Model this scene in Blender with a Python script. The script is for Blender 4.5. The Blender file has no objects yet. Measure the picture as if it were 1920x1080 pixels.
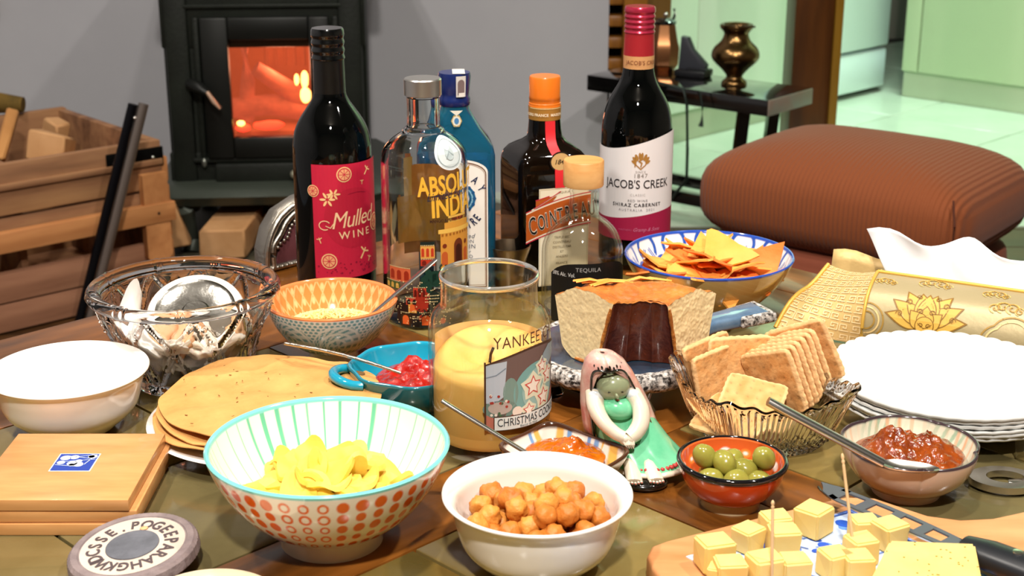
import bpy, bmesh, math, random
import numpy as np
from mathutils import Vector, Matrix, noise
random.seed(7)
PI = math.pi
# ---------------------------------------------------------------- camera
FPX, PITCH, CH, TZ = 2700.0, math.radians(18.3), 0.91, 0.45
cp, sp = math.cos(PITCH), math.sin(PITCH)
sc = bpy.context.scene
COL = sc.collection
cam_d = bpy.data.cameras.new('camera')
cam = bpy.data.objects.new('camera', cam_d)
COL.objects.link(cam)
cam.location = (0, 0, CH)
cam.rotation_euler = (PI/2 - PITCH, 0, 0)
cam_d.sensor_width = 36.0
cam_d.lens = 36.0 * FPX / 1920.0
cam_d.clip_start = 0.02
cam_d.clip_end = 60
cam_d.dof.use_dof = True
cam_d.dof.focus_distance = 1.12
cam_d.dof.aperture_fstop = 15.0
sc.camera = cam
# ---------------------------------------------------------------- world, exposure
w = bpy.data.worlds.new('world')
sc.world = w
w.use_nodes = True
w.node_tree.nodes['Background'].inputs[0].default_value = (0.9, 0.93, 1.0, 1)
w.node_tree.nodes['Background'].inputs[1].default_value = 0.25
sc.view_settings.view_transform = 'Standard'
sc.view_settings.look = 'None'
sc.view_settings.gamma = 1.0
sc.view_settings.use_curve_mapping = False
sc.view_settings.exposure = 0.0
sc.cycles.use_denoising = True
sc.cycles.max_bounces = 14
sc.cycles.transmission_bounces = 12
sc.cycles.transparent_max_bounces = 24
sc.cycles.sample_clamp_indirect = 6.0
sc.cycles.caustics_refractive = True
sc.cycles.caustics_reflective = False
sc.cycles.blur_glossy = 0.6

def lamp(name, kind, loc, energy, color, size=0.1, aim=None, size_y=None):
    d = bpy.data.lights.new(name, kind)
    d.energy = energy
    d.color = color
    if kind == 'AREA':
        d.shape = 'RECTANGLE' if size_y else 'DISK'
        d.size = size
        if size_y: d.size_y = size_y
    else:
        d.shadow_soft_size = size
    o = bpy.data.objects.new(name, d)
    COL.objects.link(o)
    o.location = loc
    if aim is not None:
        o.rotation_euler = (Vector(aim) - Vector(loc)).to_track_quat('-Z', 'Y').to_euler()
    return o
WARM = (1.0, 0.93, 0.85)
lamp('ceiling_spot', 'AREA', (-1.05, 1.0, 2.52), 28, WARM, 0.10, (-0.6, 1.3, 0.3))
lamp('ceiling_spot', 'AREA', (1.05, 0.75, 2.52), 28, WARM, 0.10, (0.5, 1.3, 0.3))
lamp('ceiling_spot', 'AREA', (0.05, 0.85, 2.52), 22, WARM, 0.12, (0.0, 1.1, 0.3))
lamp('ceiling_spot', 'AREA', (0.0, -0.6, 2.45), 62, WARM, 0.14, (0.0, 1.1, 0.45))
lamp('ceiling_spot', 'AREA', (-1.0, 2.3, 2.52), 12, WARM, 0.12, (-0.8, 2.9, 0.3))
lamp('kitchen_light', 'AREA', (1.25, 4.15, 2.50), 32, (0.68, 1.0, 0.80), 0.5, (1.35, 4.45, 0.0), 0.5).data.spread = math.radians(112)

# ---------------------------------------------------------------- helpers
def at(px, py, z=TZ):
    a, b = (px - 960) / FPX, -(py - 540) / FPX
    r = (a, cp + b * sp, -sp + b * cp)
    t = (z - CH) / r[2]
    return Vector((r[0] * t, r[1] * t, z))
def atY(px, py, Y):
    a, b = (px - 960) / FPX, -(py - 540) / FPX
    t = Y / (cp + b * sp)
    return Vector((a * t, Y, CH + (-sp + b * cp) * t))
def depth(y, z): return y * cp - (z - CH) * sp
def lin(c):
    if isinstance(c, str):
        c = c.lstrip('#'); c = [int(c[i:i+2], 16) / 255 for i in (0, 2, 4)]
    return tuple(x / 12.92 if x <= 0.04045 else ((x + 0.055) / 1.055) ** 2.4 for x in c)
def L4(c): return (*lin(c), 1.0)
MATS = {}
def mat(name, color='#808080', rough=0.5, metal=0.0, spec=0.5, coat=0.0, trans=0.0, ior=1.45, var=None, bump=None,
        vcol=False, emit=None, sss=0.0, stretch=(1, 1, 1), sheen=0.0, alpha=1.0, coords='Object'):
    """var=(scale, colour2, contrast)  bump=(scale, strength)"""
    if name in MATS: return MATS[name]
    m = bpy.data.materials.new(name); m.use_nodes = True
    nt = m.node_tree; N = nt.nodes; Lk = nt.links
    b = N['Principled BSDF']
    b.inputs['Base Color'].default_value = L4(color)
    b.inputs['Roughness'].default_value = rough
    b.inputs['Metallic'].default_value = metal
    b.inputs['Specular IOR Level'].default_value = spec
    b.inputs['Coat Weight'].default_value = coat
    b.inputs['Coat Roughness'].default_value = 0.04
    b.inputs['Transmission Weight'].default_value = trans
    b.inputs['IOR'].default_value = ior
    b.inputs['Sheen Weight'].default_value = sheen
    if sss:
        b.inputs['Subsurface Weight'].default_value = sss
        b.inputs['Subsurface Radius'].default_value = (0.01, 0.006, 0.003)
        b.inputs['Subsurface Scale'].default_value = 0.6
    if emit:
        b.inputs['Emission Color'].default_value = L4(emit[0]); b.inputs['Emission Strength'].default_value = emit[1]
    tc = N.new('ShaderNodeTexCoord'); mp = N.new('ShaderNodeMapping')
    mp.inputs['Scale'].default_value = stretch
    Lk.new(tc.outputs[coords], mp.inputs['Vector'])
    src = None
    if vcol:
        at_ = N.new('ShaderNodeAttribute'); at_.attribute_name = 'Col'; src = at_.outputs['Color']
        Lk.new(src, b.inputs['Base Color'])
    if var:
        nz = N.new('ShaderNodeTexNoise'); nz.inputs['Scale'].default_value = var[0]; nz.inputs['Detail'].default_value = 5
        nz.inputs['Roughness'].default_value = 0.6
        Lk.new(mp.outputs[0], nz.inputs['Vector'])
        rp = N.new('ShaderNodeValToRGB')
        k = var[2] if len(var) > 2 else 0.5
        rp.color_ramp.elements[0].position = 0.5 - 0.35 * (1 - k) - 0.02
        rp.color_ramp.elements[1].position = 0.5 + 0.35 * (1 - k) + 0.02
        rp.color_ramp.elements[0].color = L4(color); rp.color_ramp.elements[1].color = L4(var[1])
        Lk.new(nz.outputs['Fac'], rp.inputs[0])
        if vcol:
            mx = N.new('ShaderNodeMix'); mx.data_type = 'RGBA'; mx.blend_type = 'MULTIPLY'; mx.inputs[0].default_value = 1
            Lk.new(src, mx.inputs[6]); Lk.new(rp.outputs[0], mx.inputs[7]); Lk.new(mx.outputs[2], b.inputs['Base Color'])
        else:
            Lk.new(rp.outputs[0], b.inputs['Base Color'])
    if bump:
        nb = N.new('ShaderNodeTexNoise'); nb.inputs['Scale'].default_value = bump[0]; nb.inputs['Detail'].default_value = 4
        Lk.new(mp.outputs[0], nb.inputs['Vector'])
        bp = N.new('ShaderNodeBump'); bp.inputs['Strength'].default_value = bump[1]; bp.inputs['Distance'].default_value = 0.002
        Lk.new(nb.outputs['Fac'], bp.inputs['Height']); Lk.new(bp.outputs[0], b.inputs['Normal'])
    MATS[name] = m
    return m
def wood(name, c1, c2, scale=8.0, axis=0, rough=0.4, coat=0.0, bump=0.15, along=0.12, c3=None):
    if name in MATS: return MATS[name]
    m = bpy.data.materials.new(name); m.use_nodes = True
    nt = m.node_tree; N = nt.nodes; Lk = nt.links; b = N['Principled BSDF']
    b.inputs['Roughness'].default_value = rough; b.inputs['Coat Weight'].default_value = coat
    b.inputs['Coat Roughness'].default_value = 0.03
    tc = N.new('ShaderNodeTexCoord'); mp = N.new('ShaderNodeMapping')
    s = [1, 1, 1]; s[axis] = along
    mp.inputs['Scale'].default_value = s
    Lk.new(tc.outputs['Object'], mp.inputs['Vector'])
    n1 = N.new('ShaderNodeTexNoise'); n1.inputs['Scale'].default_value = scale; n1.inputs['Detail'].default_value = 6
    n1.inputs['Distortion'].default_value = 1.2
    n2 = N.new('ShaderNodeTexNoise'); n2.inputs['Scale'].default_value = scale * 9; n2.inputs['Detail'].default_value = 3
    Lk.new(mp.outputs[0], n1.inputs['Vector']); Lk.new(mp.outputs[0], n2.inputs['Vector'])
    ad = N.new('ShaderNodeMath'); ad.operation = 'MULTIPLY_ADD'; ad.inputs[1].default_value = 0.35
    Lk.new(n2.outputs['Fac'], ad.inputs[0]); Lk.new(n1.outputs['Fac'], ad.inputs[2])
    rp = N.new('ShaderNodeValToRGB')
    rp.color_ramp.elements[0].position = 0.48; rp.color_ramp.elements[1].position = 0.86
    rp.color_ramp.elements[0].color = L4(c1); rp.color_ramp.elements[1].color = L4(c2)
    if c3:
        e = rp.color_ramp.elements.new(0.66); e.color = L4(c3)
    Lk.new(ad.outputs[0], rp.inputs[0]); Lk.new(rp.outputs[0], b.inputs['Base Color'])
    bp = N.new('ShaderNodeBump'); bp.inputs['Strength'].default_value = bump; bp.inputs['Distance'].default_value = 0.001
    Lk.new(ad.outputs[0], bp.inputs['Height']); Lk.new(bp.outputs[0], b.inputs['Normal'])
    MATS[name] = m
    return m
def thin_glass(name, tint='#ffffff', refl=1.0, rough=0.02):
    """single-surface pane: clear, with Fresnel reflection"""
    if name in MATS: return MATS[name]
    m = bpy.data.materials.new(name); m.use_nodes = True
    nt = m.node_tree; N = nt.nodes; Lk = nt.links
    N.remove(N['Principled BSDF']); out = N['Material Output']
    tr = N.new('ShaderNodeBsdfTransparent'); tr.inputs[0].default_value = L4(tint)
    gl = N.new('ShaderNodeBsdfGlossy'); gl.inputs['Roughness'].default_value = rough
    lw = N.new('ShaderNodeFresnel'); lw.inputs['IOR'].default_value = 1.5
    ge = N.new('ShaderNodeNewGeometry'); io = N.new('ShaderNodeMapRange')   # same reflectance from either side of the pane
    io.inputs[3].default_value = 1.45; io.inputs[4].default_value = 1/1.45
    Lk.new(ge.outputs['Backfacing'], io.inputs[0]); Lk.new(io.outputs[0], lw.inputs['IOR'])
    mu = N.new('ShaderNodeMath'); mu.operation = 'MULTIPLY'; mu.inputs[1].default_value = refl; mu.use_clamp = True
    mx = N.new('ShaderNodeMixShader')
    Lk.new(lw.outputs[0], mu.inputs[0]); Lk.new(mu.outputs[0], mx.inputs[0]); Lk.new(tr.outputs[0], mx.inputs[1]); Lk.new(gl.outputs[0], mx.inputs[2])
    Lk.new(mx.outputs[0], out.inputs['Surface'])
    MATS[name] = m
    return m

def mesh(name, V, F, mats, fm=None, col=None, smooth=True, angle=45):
    me = bpy.data.meshes.new(name)
    me.from_pydata([tuple(v) for v in V], [], [tuple(int(i) for i in f) for f in F])
    if not isinstance(mats, (list, tuple)): mats = [mats]
    for m in mats: me.materials.append(m)
    if fm is not None: me.polygons.foreach_set('material_index', np.asarray(fm, dtype=np.int32))
    if col is not None:
        ca = me.color_attributes.new('Col', 'FLOAT_COLOR', 'POINT')
        c = np.ones((len(V), 4), dtype=np.float32); c[:, :3] = col
        ca.data.foreach_set('color', c.ravel())
    if smooth:
        me.polygons.foreach_set('use_smooth', np.ones(len(me.polygons), dtype=bool))
        if angle < 180: me.set_sharp_from_angle(angle=math.radians(angle))
    me.update()
    return me
def tag(o, label=None, cat=None, group=None, kind=None):
    if label: o['label'] = label
    if cat: o['category'] = cat
    if group: o['group'] = group
    if kind: o['kind'] = kind
    return o
def ob(name, me, parent=None, loc=(0, 0, 0), rot=(0, 0, 0), label=None, cat=None, group=None, kind=None):
    if isinstance(me, bmesh.types.BMesh): raise TypeError
    o = bpy.data.objects.new(name, me); COL.objects.link(o)
    o.location = loc; o.rotation_euler = rot
    if parent is not None: o.parent = parent
    return tag(o, label, cat, group, kind)
def thing(name, label, cat, loc=(0, 0, 0), rotz=0.0, group=None, rot=None):
    o = bpy.data.objects.new(name, None); COL.objects.link(o); o.empty_display_size = 0.02
    o.location = loc; o.rotation_euler = rot if rot is not None else (0, 0, rotz)
    return tag(o, label, cat, group)
def copy_tree(o, parent=None):
    c = o.copy(); COL.objects.link(c); c.parent = parent
    for ch in list(o.children): copy_tree(ch, c)
    return c
def bm_mesh(bm, name, mats, smooth=True, angle=40):
    me = bpy.data.meshes.new(name); bmesh.ops.recalc_face_normals(bm, faces=bm.faces[:]); bm.to_mesh(me); bm.free()
    if not isinstance(mats, (list, tuple)): mats = [mats]
    for m in mats: me.materials.append(m)
    if smooth:
        me.polygons.foreach_set('use_smooth', np.ones(len(me.polygons), dtype=bool)); me.set_sharp_from_angle(angle=math.radians(angle))
    return me
def bx(bm, c, s, rot=None, bevel=0.0, seg=1):
    """box centre c, full size s, added to bm"""
    r = bmesh.ops.create_cube(bm, size=1.0)
    vs = r['verts']
    M = Matrix.Translation(Vector(c)) @ (rot.to_4x4() if rot is not None else Matrix.Identity(4)) @ Matrix.Diagonal((*s, 1))
    bmesh.ops.transform(bm, matrix=M, verts=vs)
    if bevel:
        es = list({e for v in vs for e in v.link_edges})
        bmesh.ops.bevel(bm, geom=es, offset=bevel, segments=seg, affect='EDGES', profile=0.5)
def box(name, c, s, m, parent=None, rot=None, bevel=0.002, seg=2, **kw):
    bm = bmesh.new(); bx(bm, (0, 0, 0), s, None, bevel, seg)
    r = rot if rot is not None else (0, 0, 0)
    return ob(name, bm_mesh(bm, name, m), parent, c, r, **kw)
def cr(pts, k=6):
    """Catmull-Rom through 2-D/3-D points"""
    P = [np.array(p, float) for p in pts]; out = []
    for i in range(len(P) - 1):
        a = P[max(i-1, 0)]; b = P[i]; c = P[i+1]; d = P[min(i+2, len(P)-1)]
        for j in range(k):
            t = j / k
            out.append(0.5 * ((2*b) + (-a+c)*t + (2*a-5*b+4*c-d)*t*t + (-a+3*b-3*c+d)*t**3))
    out.append(P[-1]); return out
def lathe_data(prof, n=96, a0=0.0, a1=2*PI):
    prof = np.asarray(prof, float); k = len(prof); full = abs(a1 - a0 - 2*PI) < 1e-6
    m = n if full else n + 1
    th = a0 + (a1 - a0) * np.arange(m) / n
    TH = np.tile(th, k); R = np.repeat(prof[:, 0], m); Z = np.repeat(prof[:, 1], m); I = np.repeat(np.arange(k), m)
    i, j = np.meshgrid(np.arange(k-1), np.arange(n), indexing='ij'); i = i.ravel(); j = j.ravel(); j2 = (j + 1) % m if full else j + 1
    F = np.stack([i*m+j, i*m+j2, (i+1)*m+j2, (i+1)*m+j], 1)
    return TH, R, Z, I, F
def lathe(name, prof, m, parent=None, n=96, warp=None, color=None, a0=0.0, a1=2*PI, angle=40, loc=(0, 0, 0), rot=(0, 0, 0), **kw):
    TH, R, Z, I, F = lathe_data(prof, n, a0, a1)
    if warp: TH, R, Z = warp(TH, R, Z, I)
    V = np.stack([R*np.cos(TH), R*np.sin(TH), Z], 1)
    c = color(TH, R, Z, I) if color else None
    return ob(name, mesh(name, V, F, m, col=c, angle=angle), parent, loc, rot, **kw)
def tube_mesh(name, pts, rad, m, n=10, flat=1.0, up=(0, 0, 1), cap=True):
    P = [Vector(p) for p in pts]
    if not hasattr(rad, '__len__'): rad = [rad] * len(P)
    V = []; F = []; U = Vector(up)
    for i, p in enumerate(P):
        d = (P[min(i+1, len(P)-1)] - P[max(i-1, 0)]).normalized()
        s = d.cross(U)
        if s.length < 1e-4: s = d.cross(Vector((1, 0, 0)))
        s.normalize(); t = s.cross(d).normalized()
        r = rad[i]
        rs, rt = (r if hasattr(r, '__len__') else (r, r * flat))
        for j in range(n):
            a = 2*PI*j/n; V.append(p + s*math.cos(a)*rs + t*math.sin(a)*rt)
    for i in range(len(P)-1):
        for j in range(n):
            k = (j+1) % n; F.append((i*n+j, i*n+k, (i+1)*n+k, (i+1)*n+j))
    if cap: F.append(tuple(range(n))[::-1]); F.append(tuple((len(P)-1)*n+j for j in range(n)))
    return mesh(name, V, F, m, angle=60)
def blob_mesh(name, m, r=(1, 1, 1), sub=3, amp=0.1, freq=1.5, seed=0, col=None, fn=None):
    bm = bmesh.new(); bmesh.ops.create_icosphere(bm, subdivisions=sub, radius=1.0)
    for v in bm.verts:
        k = 1 + amp * noise.noise(v.co * freq + Vector((seed*3.1, seed*1.7, 0)))
        v.co = Vector((v.co.x*r[0]*k, v.co.y*r[1]*k, v.co.z*r[2]*k))
        if fn: v.co = fn(v.co)
    return bm_mesh(bm, name, m, angle=180)
def prism(name, poly, h, m, z0=0.0, bevel=0.0, seg=2, holes=None):
    bm = bmesh.new()
    vs = [bm.verts.new((p[0], p[1], z0)) for p in poly]
    f = bm.faces.new(vs)
    r = bmesh.ops.extrude_face_region(bm, geom=[f])
    bmesh.ops.translate(bm, verts=[v for v in r['geom'] if isinstance(v, bmesh.types.BMVert)], vec=(0, 0, h))
    if bevel:
        es = [e for e in bm.edges if abs(e.verts[0].co.z - e.verts[1].co.z) < 1e-6]
        bmesh.ops.bevel(bm, geom=es, offset=bevel, segments=seg, affect='EDGES', profile=0.5)
    return bm_mesh(bm, name, m)
def ring_mesh(name, outer, inner, h, m, z0=0.0):
    """flat plate with a hole: matching outer/inner loops"""
    n = len(outer); V = []; F = []
    for z in (z0, z0 + h):
        V += [(p[0], p[1], z) for p in outer] + [(p[0], p[1], z) for p in inner]
    for i in range(n):
        j = (i+1) % n
        F.append((i, n+i, n+j, j)); F.append((2*n+i, 2*n+j, 3*n+j, 3*n+i))
        F.append((i, j, 2*n+j, 2*n+i)); F.append((n+i, 3*n+i, 3*n+j, n+j))
    return mesh(name, V, F, m, angle=35)
# ---- flat print on curved surfaces
def print_mat(c, rough=0.45, metal=0.0):
    return mat('print_%s_%s' % (str(c).lstrip('#'), metal), c, rough, metal)
def text2d(s, size, shear=0.0, bold=0.0, spacing=1.0, sx=1.0, align='CENTER'):
    cu = bpy.data.curves.new('t', 'FONT'); cu.body = s; cu.size = size; cu.shear = shear; cu.offset = bold
    cu.space_character = spacing; cu.align_x = align; cu.resolution_u = 3
    o = bpy.data.objects.new('t', cu); me = bpy.data.meshes.new_from_object(o)
    V = [(v.co.x * sx, v.co.y) for v in me.vertices]; F = [tuple(p.vertices) for p in me.polygons]
    bpy.data.objects.remove(o); bpy.data.meshes.remove(me); bpy.data.curves.remove(cu)
    return V, F
class Print:
    def __init__(s): s.bm = bmesh.new(); s.m = []
    def mi(s, c, metal=0.0):
        k = print_mat(c, metal=metal, rough=0.3 if metal else 0.45)
        if k not in s.m: s.m.append(k)
        return s.m.index(k)
    def poly(s, pts, c, layer=1, metal=0.0):
        i = s.mi(c, metal)
        vs = [s.bm.verts.new((p[0], p[1], layer)) for p in pts]
        try: f = s.bm.faces.new(vs)
        except ValueError: return
        f.material_index = i
    def raw(s, V, F, c, layer=2, ang=0.0, loc=(0, 0), metal=0.0):
        i = s.mi(c, metal); ca, sa = math.cos(ang), math.sin(ang)
        vs = [s.bm.verts.new((v[0]*ca - v[1]*sa + loc[0], v[0]*sa + v[1]*ca + loc[1], layer)) for v in V]
        for f in F:
            try: s.bm.faces.new([vs[k] for k in f]).material_index = i
            except ValueError: pass
    def text(s, t, size, loc, c, ang=0.0, layer=2, metal=0.0, **kw):
        V, F = text2d(t, size, **kw); s.raw(V, F, c, layer, ang, loc, metal)
    def rect(s, x0, y0, x1, y1, c, layer=1, metal=0.0): s.poly([(x0, y0), (x1, y0), (x1, y1), (x0, y1)], c, layer, metal)
    def disc(s, x, y, r, c, layer=1, n=28, ry=None, metal=0.0, ang=0.0):
        ry = ry or r; ca, sa = math.cos(ang), math.sin(ang)
        s.poly([(x + r*math.cos(2*PI*k/n)*ca - ry*math.sin(2*PI*k/n)*sa, y + r*math.cos(2*PI*k/n)*sa + ry*math.sin(2*PI*k/n)*ca) for k in range(n)], c, layer, metal)
    def line(s, pts, wd, c, layer=1, closed=False, metal=0.0):
        n = len(pts)
        for k in range(n if closed else n-1):
            a = Vector(pts[k]); b = Vector(pts[(k+1) % n]); d = b - a
            if d.length < 1e-7: continue
            d.normalize(); q = Vector((-d.y, d.x)) * wd/2; e = d * wd * 0.25
            s.poly([tuple(a-e-q), tuple(b+e-q), tuple(b+e+q), tuple(a-e+q)], c, layer, metal)
    def ring(s, x, y, r, wd, c, layer=1, n=28, a0=0, a1=2*PI, metal=0.0):
        s.line([(x + r*math.cos(a0+(a1-a0)*k/n), y + r*math.sin(a0+(a1-a0)*k/n)) for k in range(n+1)], wd, c, layer, metal=metal)
    def build(s, name, fn, parent, step=0.004, **kw):
        bm = s.bm
        us = [v.co.x for v in bm.verts]
        if us and step:
            u = math.floor(min(us)/step)*step + step
            while u < max(us):
                bmesh.ops.bisect_plane(bm, geom=bm.verts[:]+bm.edges[:]+bm.faces[:], plane_co=(u, 0, 0), plane_no=(1, 0, 0), dist=1e-7); u += step
            vsr = [v.co.y for v in bm.verts]; stv = step * 2.5; u = math.floor(min(vsr)/stv)*stv + stv
            while u < max(vsr):
                bmesh.ops.bisect_plane(bm, geom=bm.verts[:]+bm.edges[:]+bm.faces[:], plane_co=(0, u, 0), plane_no=(0, 1, 0), dist=1e-7); u += stv
        for v in bm.verts: v.co = Vector(fn(v.co.x, v.co.y, v.co.z * 0.00012))
        me = bpy.data.meshes.new(name); bm.to_mesh(me); bm.free()
        for m in s.m: me.materials.append(m)
        return ob(name, me, parent, **kw)
def on_profile(prof, th0, base=0.0004):
    """(u, v) -> point on a surface of revolution; u arc length, v height"""
    pr = sorted([(float(p[1]), float(p[0])) for p in prof]); zs = [p[0] for p in pr]; rs = [p[1] for p in pr]
    rmax = max(rs)
    def f(u, v, off):
        r = float(np.interp(v, zs, rs)) + base + off; t = th0 + u / rmax
        return (r*math.cos(t), r*math.sin(t), v)
    return f
def on_flat(origin, ux, uy, un):
    o, a, b, n = Vector(origin), Vector(ux), Vector(uy), Vector(un)
    return lambda u, v, off: o + a*u + b*v + n*(off + 0.0003)
def prof_px(X, Y, rows, n=6, smooth=True):
    """profile from silhouette: rows of (height above the table, half width)"""
    return cr(rows, n) if smooth else rows
def sil(Y, rows):
    """silhouette measurements (row, half width) -> (r, z) above table, bottom row last"""
    out = []
    for py, hw in rows:
        z = atY(960, py, Y).z; out.append((hw / FPX * depth(Y, z), max(0.0, z - TZ)))
    return out[::-1]

# ---------------------------------------------------------------- materials
M_wall = mat('grey_plaster', '#a3a3a8', 0.85, var=(3, '#adadb1', 0.2), bump=(60, 0.1))
M_white = mat('warm_dim_paint', '#9a948a', 0.85)
M_por = mat('white_porcelain', '#f2ede6', 0.12, coat=0.6)
M_por_c = mat('cream_porcelain', '#efe6da', 0.15, coat=0.6)
M_steel = mat('polished_steel', '#d6d2cc', 0.24, 1.0)
M_iron = mat('black_cast_iron', '#0a0c09', 0.55, 0.1, spec=0.3, var=(9, '#1c211a', 0.3), bump=(150, 0.25))
M_vcer = mat('glazed_pattern', '#ffffff', 0.14, coat=0.7, vcol=True)
M_glass = mat('clear_glass', '#ffffff', 0.0, trans=1.0, ior=1.46)
M_thin = thin_glass('jar_glass', '#fbfaf6', 1.0)
M_black = mat('black_lacquer', '#0b0a0a', 0.12, coat=1.0)
M_oakd = wood('dark_brown_wood', '#2c1605', '#5a3212', 6, 2, 0.45)

# ================================================================ ROOM
WY = 3.52
def struct(o): o['kind'] = 'structure'; return o
def slab(name, x0, x1, y0, y1, z0, z1, m, parent=None, **kw):
    return box(name, ((x0+x1)/2, (y0+y1)/2, (z0+z1)/2), (x1-x0, y1-y0, z1-z0), m, parent, bevel=0, **kw)
fl = struct(slab('floor', -2.4, 3.4, -2.0, 6.2, -0.12, -0.012, mat('screed', '#6b665c', 0.9)))
M_fb = wood('dark_floor_wood', '#2a1a0d', '#54371e', 5, 0, 0.35)
yy = -2.0
k = 0
while yy < 3.2:
    y1 = min(yy + 0.14, 3.2)
    o = box('floor_board', (0.5, (yy+y1)/2, -0.006), (5.7, y1-yy-0.003, 0.012), M_fb, fl, bevel=0.001, seg=1); yy += 0.14
fl_off = fl.location.copy()
M_tile = mat('pale_floor_tile', '#cfd6c6', 0.22, var=(5, '#b9c4b2', 0.2))
TS = 0.40
bm = bmesh.new(); bx(bm, (0, 0, 0), (TS-0.004, TS-0.004, 0.012), None, 0.0015, 1); tile_me = bm_mesh(bm, 'floor_tile', M_tile)
r45 = PI/4
for i in range(-8, 9):
    for j in range(-8, 9):
        c = Vector((1.2, 4.2)) + Vector((math.cos(r45), math.sin(r45)))*TS*i + Vector((-math.sin(r45), math.cos(r45)))*TS*j
        if 0.05 < c.x < 3.1 and 3.53 < c.y < 5.9:
            ob('floor_tile', tile_me, fl, (c.x, c.y, -0.006), (0, 0, r45))
thr = struct(slab('trim_5', 0.2, 3.3, 3.2, 3.34, -0.012, 0.002, mat('threshold_stone', '#b9c4b2', 0.3)))
# straight row of cut tiles between threshold and the diagonal field
for i in range(8):
    box('floor_tile', (0.25 + 0.42*i, 3.50, -0.0075), (0.416, 0.31, 0.010), M_tile, fl, bevel=0.001, seg=1)
for o in fl.children: o.location = Vector(o.location) - fl_off
struct(slab('wall_back', -2.4, 0.235, WY, WY+0.14, 0, 2.6, M_wall))
struct(slab('wall_back', 2.1, 3.4, WY, WY+0.14, 0, 2.6, M_wall))
struct(slab('wall_left', -2.5, -2.4, -2.0, 6.2, 0, 2.6, M_wall))
struct(slab('wall_right', 3.3, 3.4, -2.0, 6.2, 0, 2.6, M_white))
struct(slab('wall_front', -2.4, 3.3, -2.1, -2.0, 0, 2.6, M_white))
struct(slab('wall_kitchen', -2.4, 3.3, 6.1, 6.2, 0, 2.6, M_white))
struct(slab('ceiling', -2.5, 3.4, -2.1, 6.2, 2.6, 2.7, M_white))
# door frame of the kitchen opening: lattice of stacked wood blocks + posts
M_jamb = wood('amber_door_wood', '#5d3408', '#a06a24', 5, 2, 0.4)
M_jamb2 = wood('olive_door_wood', '#4a3410', '#7a5a28', 5, 2, 0.45)
dt = struct(thing('trim_1', 'wooden kitchen door jamb with a ladder of small blocks', 'door frame', (0, 0, 0))); 
del dt['category']
z = 0.0
while z < 2.4:
    box('block', (0.252, WY+0.02, z+0.012), (0.034, 0.05, 0.026), M_jamb, dt, bevel=0.003); z += 0.052
box('backing', (0.252, WY+0.06, 1.25), (0.034, 0.02, 2.5), mat('dark_gap', '#140d05', 0.9), dt)
box('jamb_post', (0.297, WY+0.02, 1.25), (0.056, 0.10, 2.5), M_jamb, dt)
box('jamb_board', (0.355, WY+0.05, 1.25), (0.060, 0.10, 2.5), M_jamb2, dt)
dt2 = struct(thing('trim_2', 'dark wooden post between kitchen doorways', 'door frame', (0, 0, 0))); del dt2['category']
box('post', (0.728, WY+0.03, 1.25), (0.094, 0.12, 2.5), wood('walnut_post', '#2b1403', '#5e330c', 5, 2, 0.4), dt2)
box('edge_strip', (0.785, WY+0.01, 1.25), (0.020, 0.10, 2.5), wood('amber_strip', '#6b4a0c', '#8f681c', 5, 2, 0.4), dt2)
# ---- kitchen units
M_cab = mat('pale_green_laminate', '#dfe9d8', 0.35)
M_cab2 = mat('pale_cream_laminate', '#bccaa6', 0.4)
M_cabgap = mat('cabinet_shadow_gap', '#8a9a80', 0.7)
def cab_run(name, label, p0, ang, L, doors, h, m, plinth=0.09, group=None, horiz=None):
    t = thing(name, label, 'cabinet', (p0[0], p0[1], 0), ang, group)
    box('carcass', (L/2, 0.20, h/2+plinth/2), (L, 0.36, h-plinth), M_cabgap, t)
    box('plinth', (L/2, 0.19, plinth/2), (L, 0.34, plinth), mat('plinth_laminate', '#b9c2a8', 0.5), t)
    x = 0
    for d in doors:
        zs = [(plinth+0.004, h)] if horiz is None else [(plinth+0.004, horiz), (horiz+0.006, h)]
        for a, b in zs: box('door', (x+d/2, 0.011, (a+b)/2), (d-0.005, 0.02, b-a), m, t)
        x += d
    return t
cab_run('kitchen_cabinet', 'pale green tall kitchen cabinet seen behind the black bench', (0.17, 3.755), r45, 1.02, [0.51, 0.51], 2.1, M_cab)
cab_run('kitchen_cabinet', 'pale olive kitchen cabinet at the far right beyond the ottoman', (1.30, 4.80), -r45, 1.5, [0.06, 0.46, 0.49, 0.49], 2.1, M_cab2, 0.085)
fr = thing('refrigerator', 'bluish white refrigerator standing beyond the dark wooden post', 'refrigerator', (0.90, 4.52, 0), r45)
box('door', (0.27, 0.02, 1.0), (0.53, 0.04, 1.68), mat('fridge_white', '#e6f2f6', 0.25), fr, bevel=0.008)
box('lower_panel', (0.27, 0.025, 0.085), (0.53, 0.04, 0.13), mat('fridge_white'), fr, bevel=0.008)
box('body', (0.27, 0.26, 0.95), (0.52, 0.44, 1.84), mat('fridge_side', '#c6d2d0', 0.4), fr)
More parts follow.
